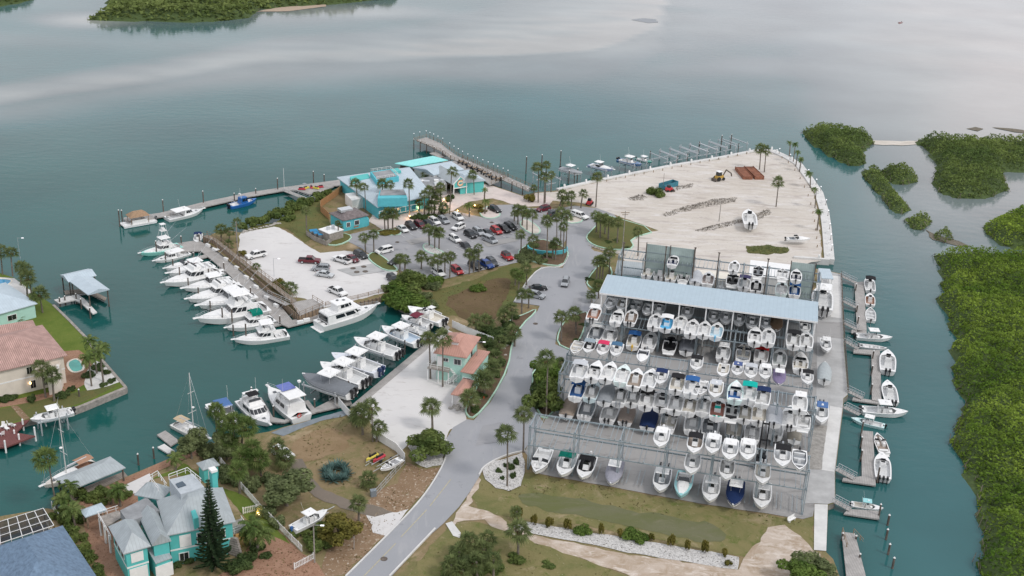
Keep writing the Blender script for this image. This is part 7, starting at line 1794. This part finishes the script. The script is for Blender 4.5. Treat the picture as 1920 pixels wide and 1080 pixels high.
flat("creek_mudbank",[(1735,430),(1755,440),(1800,452),(1820,462),(1800,462),(1750,450)],weed,z=.1)
# grass tufts and leaf litter: uncountable ground cover
def scatter(name,polys,dens,size,m,label,zoff=.05,up=.2,asp=.35):
 PP=[]
 for px in polys:
  poly=[(p.x,p.y)for p in GP(px)];A=np.array(poly);lo,hi=A.min(0),A.max(0);n=int((hi-lo).prod()*dens);P=RN.uniform(lo,hi,(n,2));P=P[inside(P,poly)]
  nz=np.array([noise.noise(Vector((x*.15,y*.15,4)))for x,y in P]);PP.append(P[nz>RN.uniform(-.35,.35,len(P))])
 P=np.vstack(PP);V,F=leaf_quads(np.column_stack([P,np.full(len(P),LAND+zoff)]),size,up=up,asp=asp);o=mesh_np(name,V,F,m);tag(o,label,None,None,"stuff")
scatter("grass_tufts",[[(900,892),(1012,892),(1197,927),(1310,948),(1506,978),(1480,990),(1350,990),(1180,955),(1060,931),(985,925),(900,950)],[(985,505),(1000,525),(945,590),(850,592),(752,575),(790,555),(900,520)],[(560,820),(640,775),(690,790),(755,870),(690,930),(600,900)],[(820,1010),(900,980),(1080,1045),(1200,1090),(760,1090)],[(520,425),(575,384),(612,400),(600,440),(560,445)],[(1105,440),(1120,405),(1225,433),(1160,468)]],1.1,.34,leaf_mat("dry_grass_blades",(.11,.10,.04),(.2,.17,.08)),"dry grass tufts on the open ground",up=.5)
scatter("leaf_litter",[[(762,868),(828,876),(797,922),(716,1008),(650,1075),(610,1040),(655,985),(745,905)],[(400,1060),(480,1010),(560,1030),(600,1075),(420,1085)]],2.2,.24,deadleaf,"brown fallen leaves along the road verge",up=1.,asp=.6)
# ------------------------------------------------------------------ vehicles
def car_body(b,prof,w,tuck=.06):
 n=len(prof);L_=[(x,w/2-(tuck if z>.75 else 0)-(.03 if z<.35 else 0),z)for x,z in prof]
 b.loft([[(x,-y,z)for x,y,z in L_],[(x,-y*1.0,z)for x,y,z in L_],[(x,y,z)for x,y,z in L_]],closed=True,caps=True)
 b.f=[tuple(reversed(f))for f in b.f]
def wheels(root,xs,w,r):
 for x in xs:
  for s_ in(-1,1):
   b=MB();b.tube((x,s_*(w/2-.2),r),(x,s_*(w/2+.015),r),r,n=10);o=b.build("wheel",rubber,root)
   h=MB();h.tube((x,s_*(w/2+.0),r),(x,s_*(w/2+.025),r),r*.6,n=8);h.build("rim",alu,o)
def lights(root,xf,xr,w,z):
 for s_ in(-1,1):
  b=MB();b.box((xf,s_*w*.36,z),(.1,.36,.16));b.build("headlight",mat("headlight_glass",(.7,.72,.74),rough=.15),root)
  b=MB();b.box((xr,s_*w*.38,z+.12),(.08,.26,.22));b.build("tail_light",mat("tail_light_red",(.4,.01,.01),rough=.3),root)
def cabin(root,x0,x1,xt0,xt1,z0,z1,w,roofm=True,rack=False):
 lo=[(x0,-w/2+.1),(x1,-w/2+.1),(x1,w/2-.1),(x0,w/2-.1)];hi=[(xt0,-w/2+.24),(xt1,-w/2+.24),(xt1,w/2-.24),(xt0,w/2-.24)]
 b=MB();b.loft([[(x,y,z0)for x,y in reversed(lo)],[(x,y,z1)for x,y in reversed(hi)]]);b.f=[tuple(f)for f in b.f];b.build("window_glass",glass,root)
 r=MB();cx_=(xt0+xt1)/2;r.box((cx_,0,z1+.03),(xt1-xt0+.05,w-.44,.09),top=(.94,.92))
 for t in(0,.5,1):
  for s_ in(0,2):
   a=Vector((*lo[0 if s_==0 else 3],z0)).lerp(Vector((*lo[1 if s_==0 else 2],z0)),t);c_=Vector((*hi[0 if s_==0 else 3],z1)).lerp(Vector((*hi[1 if s_==0 else 2],z1)),t);r.tube(a,c_,.05,n=4)
 r.build("body",carpaint,root)
 if rack:
  k=MB()
  for s_ in(-1,1):k.box((cx_,s_*(w/2-.34),z1+.13),((xt1-xt0)*.85,.05,.06))
  k.build("roof_rails",black,root)
def mk_car(kind):
 root=empty("parked_car");b=MB()
 if kind=='sedan':
  L,w,r=4.7,1.82,.33;car_body(b,[(-2.3,.3),(2.25,.28),(2.35,.5),(2.2,.72),(1.0,.92),(-1.6,.98),(-2.3,.92),(-2.38,.6)],w);cabin(root,-1.75,1.15,-1.05,.35,.93,1.42,w)
 elif kind=='suv':
  L,w,r=4.75,1.92,.37;car_body(b,[(-2.3,.36),(2.25,.34),(2.36,.6),(2.25,.9),(1.15,1.08),(-2.2,1.12),(-2.36,.8)],w);cabin(root,-2.2,1.25,-1.9,.35,1.08,1.68,w,rack=True)
 elif kind=='van':
  L,w,r=5.1,1.98,.36;car_body(b,[(-2.5,.34),(2.45,.3),(2.55,.55),(2.35,.9),(1.5,1.1),(-2.4,1.14),(-2.52,.8)],w);cabin(root,-2.42,1.75,-2.15,.55,1.08,1.74,w)
 elif kind=='jeep':
  L,w,r=4.3,1.9,.42;car_body(b,[(-2.0,.5),(2.0,.48),(2.1,.7),(2.0,1.05),(.7,1.14),(-2.0,1.14),(-2.1,.8)],w,.02);cabin(root,-2.0,.75,-1.9,.45,1.12,1.72,w)
  k=MB();k.box((-.72,0,1.83),(2.45,1.5,.06));k.tube((-2.3,0,1.0),(-2.12,0,1.0),.38,n=10);k.build("soft_top",black,root)
 else:
  L,w,r=5.8,2.0,.42;car_body(b,[(-2.85,.5),(2.8,.46),(2.92,.7),(2.8,1.02),(1.4,1.16),(-2.85,1.16),(-2.92,.8)],w);x0=-.95;cabin(root,x0,1.5,x0+.2,.75,1.12,1.82,w)
  if kind=='pickup':
   k=MB();k.box((-1.95,0,1.165),(1.75,1.56,.03));k.build("cargo_bed",mat("bed_black",(.02,.02,.022),rough=.8),root)
  else:
   k=MB();k.box((-1.93,0,1.5),(1.95,1.8,.7),top=(.95,.86));k.build("bed_cap",carpaint,root)
   g_=MB()
   for s_ in(-1,1):g_.box((-1.93,s_*.86,1.5),(1.4,.05,.36))
   g_.build("cap_window",glass,root)
 b.build("body",carpaint,root);wheels(root,(-L*.31,L*.31),w,r);lights(root,L/2-.08,-L/2+.05,w,.72 if kind in('sedan',)else .85)
 g_=MB();g_.box((L/2-.02,0,.42),(.08,w*.8,.2));g_.build("bumper",black,root)
 return root
CARS={k:proto(mk_car,k)for k in('sedan','suv','van','jeep','pickup','capped')}
WC,BC,GC,SC,MC,RC,BU=(.78,.78,.77),(.014,.015,.018),(.05,.055,.062),(.34,.36,.38),(.13,.012,.022),(.42,.012,.015),(.01,.05,.22)
def car(kind,tail,nose,col,label,hz=.9):
 A,Bq=G(*tail,LAND+hz),G(*nose,LAND+hz);d=Bq-A;o=dup(CARS[kind]);o.name="parked_car";c_=(A+Bq)/2
 o.location=(c_.x,c_.y,LAND+.075);o.rotation_euler=(0,0,math.atan2(d.y,d.x));tag(o,label,"pickup" if kind in('pickup','capped')else "van" if kind=='van' else "car","cars parked at the marina")
 for ch in o.children:
  if ch.name.split('.')[0]in('body','bed_cap'):ch.color=(*col,1)
 return o
z7=lambda x,y:(640+x/4,380+y/4)
z6=lambda x,y:(300+x/4,400+y/4)
for k,t,n_,c_,lab in(
('sedan',(425,168),(495,212),WC,"white sedan at the left end of the restaurant's front parking row"),
('suv',(492,150),(553,192),BC,"black SUV second from left in the front parking row"),('suv',(555,145),(622,180),MC,"maroon SUV with lit tail lights in the front parking row"),
('sedan',(618,130),(682,168),GC,"dark grey sedan between maroon and white SUVs in the front row"),('suv',(668,118),(728,153),WC,"white SUV in the front parking row beside the dark grey sedan"),('suv',(735,108),(800,148),SC,"grey SUV at the right end of the front parking row"),
('suv',(838,80),(908,124),WC,"white SUV at the walkway's corner nearest the restaurant lights"),('suv',(922,160),(832,198),WC,"white SUV driving left across the middle of the parking lot"),
('suv',(928,212),(1008,258),BC,"black SUV at the left end of the middle parking row"),('suv',(992,192),(1065,238),SC,"silver SUV with roof rack in the middle parking row"),('sedan',(1062,200),(1128,236),GC,"dark sedan beside the silver SUV in the middle row"),('suv',(1128,182),(1198,228),RC,"red SUV in the middle parking row"),
('pickup',(1172,172),(1250,210),BC,"black pickup beside the red SUV"),('suv',(1222,155),(1312,196),BC,"large black SUV at the right end of the middle row"),('van',(1068,252),(1158,292),SC,"silver minivan parked below the middle row"),
('suv',(812,243),(890,290),WC,"white SUV above the black hatchback in the lower row"),('sedan',(900,292),(968,343),BC,"black hatchback behind the white SUV in the lower row"),('van',(385,338),(257,368),WC,"white minivan with its side door open at the strip island"),
('jeep',(1202,375),(1288,430),RC,"bright red jeep with black top alone at the parking edge"),('suv',(962,443),(1042,492),BC,"dark SUV behind the palm trunks at the lower parking edge"),('pickup',(1042,435),(1122,478),BU,"bright blue pickup at the lower parking edge"),('suv',(1097,418),(1163,466),GC,"dark grey SUV right of the blue pickup"),
('suv',(828,475),(905,530),RC,"red hatchback at the lower parking edge"),('suv',(688,492),(768,545),WC,"white SUV half hidden by palms left of the red hatchback"),('sedan',(440,425),(378,445),BC,"dark car hidden behind palms on the lot's left side"),('suv',(352,540),(424,595),BC,"dark SUV on the shell lot next to the bushes"),
('suv',(1112,30),(1188,63),BC,"black SUV alone in the upper right parking corner"),('suv',(1560,32),(1470,52),MC,"dark maroon SUV at the far end near the pier foot"),('suv',(1558,88),(1640,66),GC,"dark SUV beside palms near the far white pickup"),('capped',(1738,75),(1842,112),WC,"white pickup with bed cap at the far road end"),
('sedan',(1408,636),(1545,630),BC,"black sedan parked beside the road above the grey SUV"),('suv',(1410,676),(1512,700),SC,"grey SUV parked beside the road under palms"),('suv',(1692,560),(1668,625),SC,"silver SUV driving down the road toward the viewer")):
 car(k,z7(*t),z7(*n_),c_,lab)
for k,t,n_,c_,lab in(('pickup',(795,292),(645,325),WC,"white pickup at the left end of the shell lot"),('pickup',(1050,345),(1192,352),MC,"maroon pickup parked sideways on the shell lot"),('suv',(1275,408),(1140,402),SC,"taupe grey SUV on the shell lot above the silver sedan"),('sedan',(1170,440),(1305,460),(.5,.52,.53),"silver sedan on the shell lot"),
('pickup',(1422,362),(1308,325),WC,"white pickup beside the dark red sedan on the shell lot"),('sedan',(1398,312),(1484,354),MC,"dark red sedan beside the white pickup on the shell lot"),('suv',(1462,285),(1548,328),GC,"dark SUV under two palms on the shell lot"),('pickup',(1272,556),(1392,608),WC,"white pickup next to the post and rail fence")):
 car(k,z6(*t),z6(*n_),c_,lab)
car('suv',(505,836),(556,860),WC,"white SUV parked under the palms of the dirt yard")
# --- machines and yard things on the sand lot ---------------------------------
rust=mat("rusty_steel",(.24,.10,.06),rough=.9,var=.4,scale=.8,det=5)
yellow=mat("machine_yellow",(.48,.30,.06),rough=.6,var=.2);redp=mat("machine_red",(.5,.04,.05),rough=.5);bluep=mat("container_blue",(.05,.2,.26),rough=.7,var=.3)
def ang_of(a,b_):d=G(*b_)-G(*a);return math.atan2(d.y,d.x),d.length
for i,(a,b_)in enumerate((((1386,318),(1402,337)),((1403,317),(1424,337)))):
 an,L=ang_of(a,b_);p=(G(*a)+G(*b_))/2;root=empty("rusty_barge",p,an,"long flat rusty steel barge section on the sand, %s of two"%("left" if i==0 else "right"),"barge","rusty barge sections")
 b=MB();b.box((0,0,.5),(L,3.3,1.0),top=(.98,.96));b.build("hull_box",rust,root)
 d=MB()
 for s_ in(-1,1):d.box((0,s_*1.55,1.1),(L,.12,.25))
 for k in range(7):d.box((-L/2+L*(k+.5)/7,0,1.02),(.15,2.9,.1))
 d.build("deck_ribs",rust,root)
an,L=ang_of((1338,336),(1366,330));root=empty("backhoe_loader",G(1348,338),an,"yellow backhoe loader with long grey arm on the sand lot","digger")
b=MB();b.box((0,0,1.3),(3.2,1.7,.9),top=(.8,.9));b.build("body",yellow,root);b=MB();b.box((-.3,0,2.4),(1.5,1.5,1.4),top=(.9,.9));o=b.build("cab",glass,root);r_=MB();r_.box((-.3,0,3.15),(1.7,1.7,.14));r_.build("cab_roof",white,o)
for x,r0 in((-1.0,.75),(1.2,.55)):
 for s_ in(-1,1):w_=MB();w_.tube((x,s_*.75,r0),(x,s_*1.15,r0),r0,n=10);w_.build("wheel",rubber,root)
b=MB();b.path([(1.6,0,1.2),(3.0,0,3.2),(5.6,0,1.6),(6.0,0,.5)],.22,5);b.build("digger_arm",darkwood,root);b=MB();b.box((-2.3,0,.6),(.8,2.2,.8),top=(.6,1));b.build("front_bucket",darkwood,root)
an,L=ang_of((1240,352),(1268,344));root=empty("open_container",G(1253,351),an,"open blue-grey container on the sand lot beside the bush","container")
b=MB()
for s_ in(-1,1):b.box((0,s_*1.2,.9),(7,.12,1.6));b.box((s_*3.5,0,.9),(.12,2.28,1.6))
b.build("side_walls",bluep,root);b=MB();b.box((0,0,.2),(6.9,2.3,.1));b.build("floor_plate",darkwood,root)
def small_machine(px,py,label,an=.3):
 root=empty("skid_loader",G(px,py),an,label,"loader");b=MB();b.box((0,0,.95),(2.3,1.4,.9),top=(.85,.9));b.build("body",redp,root);c_=MB();c_.box((-.1,0,1.7),(1.0,1.1,.9),top=(.85,.85));c_.build("cab",black,root)
 for x in(-.7,.7):
  for s_ in(-1,1):w_=MB();w_.tube((x,s_*.6,.42),(x,s_*.9,.42),.42,n=9);w_.build("wheel",rubber,root)
 k=MB();k.box((1.6,0,.4),(.6,1.7,.6),top=(.6,1));k.build("front_bucket",darkwood,root)
small_machine(1254,359,"small red loader beside the blue-grey container");small_machine(1105,384,"red utility loader near the palms at the sand lot's corner",1.2)
for i,(px,lab)in enumerate((([(1240,402),(1290,385),(1340,374),(1384,371),(1380,378),(1330,388),(1280,398),(1250,406)],"longest heap of grey dry debris on the sand lot"),([(1268,350),(1303,344),(1296,352),(1262,358)],"small heap of dry debris by the container"),([(1178,372),(1200,365),(1216,368),(1205,376),(1184,377)],"small heap of dry debris left of the bush"),([(1300,432),(1330,424),(1372,415),(1398,408),(1440,392),(1448,400),(1420,412),(1370,424),(1320,434)],"long low debris line by the white boat"),([(1400,462),(1440,460),(1478,466),(1480,474),(1440,478),(1402,474)],"weedy patch of grass near the rear rack's right end"))):
 pts=rough_poly(GP(px),.8,1.2,i);poly=[(p.x,p.y)for p in pts];A=np.array(poly);lo,hi=A.min(0),A.max(0);RN.seed(i);P=RN.uniform(lo,hi,(int((hi-lo).prod()*9),2));P=P[inside(P,poly)];c0=A.mean(0)
 V,F=leaf_quads(np.column_stack([P-c0,RN.uniform(.02,.55,len(P))*np.clip(edge_dist(P,poly),0,1)]),.45,up=.2,asp=.16);root=empty("debris_heap",(c0[0],c0[1],LAND),0,lab,"debris heap","debris heaps on the sand");mesh_np("dry_sticks",V,F,leaf_mat("dry_sticks",(.13,.115,.10),(.22,.2,.17))if i<4 and "dry_sticks" not in MATS else(MATS["dry_sticks"]if i<4 else leafgrey),root)
 sheet("debris_soil",px,grassm,D2,.9,seed=i)if i==4 else None
# --- poles, lamps and small furniture -----------------------------------------
def pole(px,py,h,label,arm=None,lamp=False,r=.14,m=None,cat="pole",name="utility_pole",group=None):
 p=G(px,py);root=empty(name,p,0,label,cat,group);b=MB();b.tube((0,0,0),(0,0,h),r,r*.7,n=7);b.build("shaft",m or wood,root)
 if arm=='cross':a=MB();a.box((0,0,h-.5),(2.4,.14,.16),rz=.1);a.box((0,0,h-1.1),(1.6,.12,.14),rz=.1);a.build("cross_arm",brownwood,root)
 if lamp:a=MB();a.tube((0,0,h-.1),(1.3,-.3,h+.15),.04,n=4);a.build("lamp_arm",alu,root);q=MB();q.box((1.5,-.35,h+.15),(.6,.26,.12));q.build("lamp_head",coldlamp,root)
pole(1166,478,13,"tall timber utility pole with cross arms by the grassy triangle",'cross');pole(1348,415,6,"plain timber pole standing in the sand lot");pole(590,1055,7.5,"timber street lamp pole at the road corner by the picket gate",lamp=True,cat="street lamp",name="street_lamp")
pole(514,518,5,"twin-headed lamp pole on the shell lot",lamp=True,r=.08,m=alu,cat="street lamp",name="street_lamp");pole(446,480,10,"timber pole beside the palms at the bulkhead's outer end",r=.12);pole(664,1030,2.6,"thin grey sign post beside the sandy driveway",r=.06,m=alu,cat="post",name="sign_post");pole(533,355,7,"slim white flagpole on the outer dock",r=.07,m=white,cat="flagpole",name="flagpole");pole(893,702,8,"timber pole behind the coral roofed house",lamp=True,r=.1,cat="street lamp",name="street_lamp");pole(38,486,6,"lamp pole on the left lot beyond the palms",lamp=True,r=.07,m=alu,cat="street lamp",name="street_lamp");pole(742,408,5.5,"lit lamp pole by the palms at the outbuilding road",r=.06,m=alu,lamp=True,cat="street lamp",name="street_lamp");pole(1243,352,5,"short pole beside the blue-grey container",r=.09)
for i,(x,y,s_)in enumerate(((835,388,1.),(858,400,.8),(880,402,1.),(890,390,1.1),(868,360,.8),(768,410,.9),(785,395,1.),(832,379,1),(395,452,1.),(440,1005,1.),(485,970,1.3))):
 p=G(x,y);b=MB();b.tube((0,0,0),(0,0,.7),.05,n=5);b.box((0,0,.05),(.3,.3,.1));o=b.build("garden_lamp",darkwood);o.location=p;g_=MB();g_.ball((0,0,.85),.22*s_,n=8,m=5);g_.build("lamp_globe",hotlamp,o)
 tag(o,("small warm lit lamp in the restaurant beds, %s from left of eight"%ORD[sorted([835,858,880,890,868,768,785,832]).index(x)+1])if x>700 else{395:"warm lamp glowing at the boardwalk's outer end",440:"warm lamp by the conifer of the turquoise garden",485:"bright warm lamp under the palms inside the picket fence"}[x],"lamp","warm garden lamps")
 ld=bpy.data.lights.new("lamp_light",'POINT');ld.energy=130*s_;ld.color=(1,.55,.25);ld.shadow_soft_size=.3;lo_=bpy.data.objects.new("lamp_light",ld);COL.objects.link(lo_);lo_.location=(0,0,1.15);lo_.parent=o
def bench(px,py,label,an,m=white):
 root=empty("bench",G(px,py),an,label,"bench");b=MB();b.box((0,0,.45),(1.9,.5,.1));b.build("seat",m,root);b=MB();b.box((0,.27,.8),(1.9,.08,.5));b.build("backrest",m,root)
 for x in(-.7,.7):q=MB();q.box((x,0,.2),(.12,.45,.4));q.build("leg",m,root)
bench(1484,977,"white bench-like box on the grass near the service path",.7)
def lawn_chair(px,py,label,an,z=1.3):
 root=empty("garden_chair",G(px,py,z),an,label,"chair","white deck chairs");b=MB();b.box((0,0,.35),(.65,.7,.08));b.build("seat",white,root);q=MB();q.box((0,.38,.7),(.65,.08,.8),shift=(0,.2));q.build("backrest",white,root)
 for x in(-.28,.28):
  for y in(-.28,.28):l_=MB();l_.box((x,y,.17),(.06,.06,.32));l_.build("leg",white,root)
for i,(x,y)in enumerate(((5,802),(14,806),(20,798),(26,800),(4,816))):lawn_chair(x,y,"white chair on the dark red canal deck, %s from left of five"%ORD[sorted([(5,802),(14,806),(20,798),(26,800),(4,816)]).index((x,y))+1],i)
def jetski(px,py,m,label):
 root=empty("jet_ski",G(px,py),-2.2,label,"jet ski","jet skis on the trailer");b=MB();secs=[]
 for t in np.linspace(0,1,7):h=.5*(1-max(0,(t-.4)/.6)**2.2)+.02;x=-1.5+3*t;secs.append([(x,h,.75+.1*t),(x,h*.6,.4),(x,-h*.6,.4),(x,-h,.75+.1*t),(x,-h*.5,1.0),(x,h*.5,1.0)])
 b.loft(secs);b.f=[tuple(reversed(f))for f in b.f];b.build("hull",m,root);s_=MB();s_.box((-.6,0,1.1),(1.3,.4,.25),top=(.9,.7));s_.build("saddle",black,root);h_=MB();h_.tube((.35,-.35,1.4),(.35,.35,1.4),.04,n=4);h_.box((.45,0,1.2),(.5,.4,.4),top=(.5,.6));h_.build("handlebar",black,root)
jetski(697,863,mat("jet_yellow",(.6,.5,.08)),"yellow jet ski on the small trailer, left of the red one");jetski(710,865,mat("jet_red",(.45,.04,.06)),"red jet ski between the yellow one and the ski boat")
def trailer(px,py,an,L,label):
 root=empty("boat_trailer",G(px,py),an,label,"trailer","boat trailers");b=MB()
 for s_ in(-.7,.7):b.box((0,s_,.5),(L,.1,.12))
 for x in(-.4,0,.35):b.box((x*L,0,.5),(.1,1.3,.1))
 b.box((L*.62,0,.5),(L*.3,.1,.12));b.build("trailer_frame",alu,root)
 for s_ in(-1,1):w_=MB();w_.tube((-.2*L,s_*.85,.33),(-.2*L,s_*1.05,.33),.33,n=9);w_.build("wheel",rubber,root)
trailer(703,867,-2.2,3.4,"small trailer carrying the two jet skis")
an,_L=ang_of((751,858),(713,880));trailer(732,870,an,6,"trailer under the white ski boat by the fence")
an,_L=ang_of((549,991),(614,958));trailer(582,977,an,7,"trailer under the white boat beneath the trees")
root=empty("utility_box",G(700,930),.4,"grey-blue utility box at the end of the chain link fence","utility box");b=MB();b.box((0,0,.6),(1.,.8,1.2));b.box((0,0,1.25),(1.1,.9,.1));b.build("cabinet",steelgrey,root)
# tall forklift working in the second rack
root=empty("boat_forklift",G(1426,868),ANG+pi/2,"tall black boat forklift parked against the second rack","forklift");b=MB();b.box((-1.6,0,1.3),(3.2,2.2,1.5),top=(.8,.9));b.build("body",black,root);c_=MB();c_.box((-1.2,0,2.7),(1.4,1.4,1.5),top=(.85,.85));c_.build("cab",glass,root)
m_=MB()
for s_ in(-.6,.6):m_.box((.3,s_,4.6),(.35,.25,9.0))
for z in(2,5,8.6):m_.box((.3,0,z),(.3,1.2,.25))
m_.build("mast",black,root);f=MB()
for s_ in(-.7,.7):f.box((2.0,s_,1.2),(3.2,.22,.12))
f.build("fork",steel,root)
for x in(-2.4,-.3):
 for s_ in(-1,1):w_=MB();w_.tube((x,s_*.8,.6),(x,s_*1.2,.6),.6,n=10);w_.build("wheel",rubber,root)
# boulders, bollards and cones
RK=MB();RK.ball((0,0,.2),.5,n=7,m=4,sq=(1,.8,.7));rk=RK.build("boulder",rock)
def rocks(phrase,lst):
 for i,(x,y)in enumerate(sorted(lst)):
  o=rk.copy();COL.objects.link(o);p=G(x,y);s_=R.uniform(.6,1.4);o.location=(p.x,p.y,LAND);o.scale=(s_,s_*R.uniform(.7,1.2),s_*R.uniform(.6,1));o.rotation_euler=(0,0,R.uniform(0,6));tag(o,"grey boulder %s, %s from left"%(phrase,ORD[i+1]if i+1<len(ORD)else "%dth"%(i+1)),"boulder","grey boulders")
rocks("along the shell lot's rocky shore",[(455+k*4.4+R.uniform(-1,1),436-k*1.05+R.uniform(-1,1))for k in range(17)])
rocks("along the grassy triangle's lower rim",[(1106+k*5,461+k*2-.05*k*k)for k in range(14)])
rocks("in front of the coral house porch",[(846+R.uniform(-5,26),762+R.uniform(0,10))for k in range(14)])
rocks("in the coral house planting strip",[(958+R.uniform(-6,6)-k*5,640+k*9+R.uniform(-4,4))for k in range(14)])
purge(rk)
BOL=MB();BOL.tube((0,0,0),(0,0,.8),.14,.12,n=6);bo=BOL.build("bollard",brownwood)
def bollards(phrase,pts):
 for i,(x,y)in enumerate(pts):
  o=bo.copy();COL.objects.link(o);o.location=G(x,y);tag(o,"short timber bollard %s, %s in line"%(phrase,ORD[i+1]if i+1<len(ORD)else "%dth"%(i+1)),"bollard","timber bollards")
bollards("along the far edge of the sand lot",[(1120+k*17.5,344-k*3.45)for k in range(17)])
bollards("along the sand lot's curved right edge",[(1466,297),(1478,306),(1490,320),(1500,336),(1508,352),(1515,368),(1520,384),(1524,400),(1527,416),(1529,432),(1531,448),(1532,464)])
purge(bo)
for i,(x,y)in enumerate(((1000,748),(907,748),(1041,765))):
 b=MB();b.tube((0,0,0),(0,0,.8),.28,.05,n=8);b.box((0,0,.03),(.7,.7,.06));o=b.build("traffic_cone",mat("cone_orange",(.65,.12,.05)));o.location=G(x,y);tag(o,"orange traffic cone %s"%("by the bush opposite the coral house","at the coral house porch","at the second rack's near left corner")[i],"cone","traffic cones")
# picnic tables and umbrellas on the restaurant deck
UC=[(.03,.3,.3),(.5,.04,.04),(.7,.7,.68)]
for i,(x,y)in enumerate(((864,306),(872,309),(880,315),(890,318),(900,322),(908,327),(917,332),(926,336),(934,338))):
 p=G(x,y,2.3);root=empty("dining_table",p,R.random()*3,"dark dining table on the deck beside the pier, %s from left of nine"%ORD[i+1],"table","deck tables");b=MB();b.tube((0,0,.7),(0,0,.78),.65,n=9);b.build("table_top",brownwood,root);b=MB();b.tube((0,0,0),(0,0,.7),.08,n=5);b.build("leg",black,root)
 for k in range(4):q=MB();q.box((1.0*math.cos(k*1.57),1.0*math.sin(k*1.57),.25),(.42,.42,.5));q.box((1.2*math.cos(k*1.57),1.2*math.sin(k*1.57),.65),(.1+.32*abs(math.sin(k*1.57)),.1+.32*abs(math.cos(k*1.57)),.5));q.build("stool",black,root)
# things on the fuel dock
for i,(x,y,c_)in enumerate(((566,356,'jet_red'),(574,354,'jet_yellow'),(584,352,'jet_red'),(592,354,'jet_yellow'),(600,352,'jet_red'))):
 o=empty("jet_ski",G(x,y,.85),i*.9,"jet ski on the triangular dock, %s from left of five"%ORD[i+1],"jet ski","jet skis on the dock");b=MB();b.box((0,0,.4),(2.4,.8,.5),top=(.7,.6));b.build("hull",MATS[c_],o);s_=MB();s_.box((-.3,0,.75),(1.2,.4,.25));s_.build("saddle",black,o)
# dock boxes
for i,(x,y)in enumerate(((563,606),(575,602),(402,470),(424,488),(444,504),(462,522),(480,540),(500,560),(518,575),(390,462))):
 b=MB();b.box((0,0,.35),(1.6,.7,.7),top=(.97,.9));o=b.build("dock_box",white);o.location=G(x,y,.75);o.rotation_euler=(0,0,.5 if x>560 else-.7);tag(o,"white dock box on the marina dock, %s from the outer end"%ORD[sorted([563,575,402,424,444,462,480,500,518,390]).index(x)+1],"dock box","dock boxes")
root=empty("entrance_planter",G(1026,470),0,"curved teal planter wall with plants in the roundabout by the road","planter");ribbon("planter_wall",[Vector((5.5*math.cos(a),3.6*math.sin(a),0))for a in np.linspace(2.6,6.6,12)],.35,turqdeep,0,1.3,kind=None,parent=root)
b=MB();b.prism([(5.3*math.cos(a),3.4*math.sin(a))for a in np.linspace(0,6.2,14)],.2,.7);b.build("planter_soil",mulch,root)
for pr in list(BPROTO.values()) + PROTOS: purge(pr)
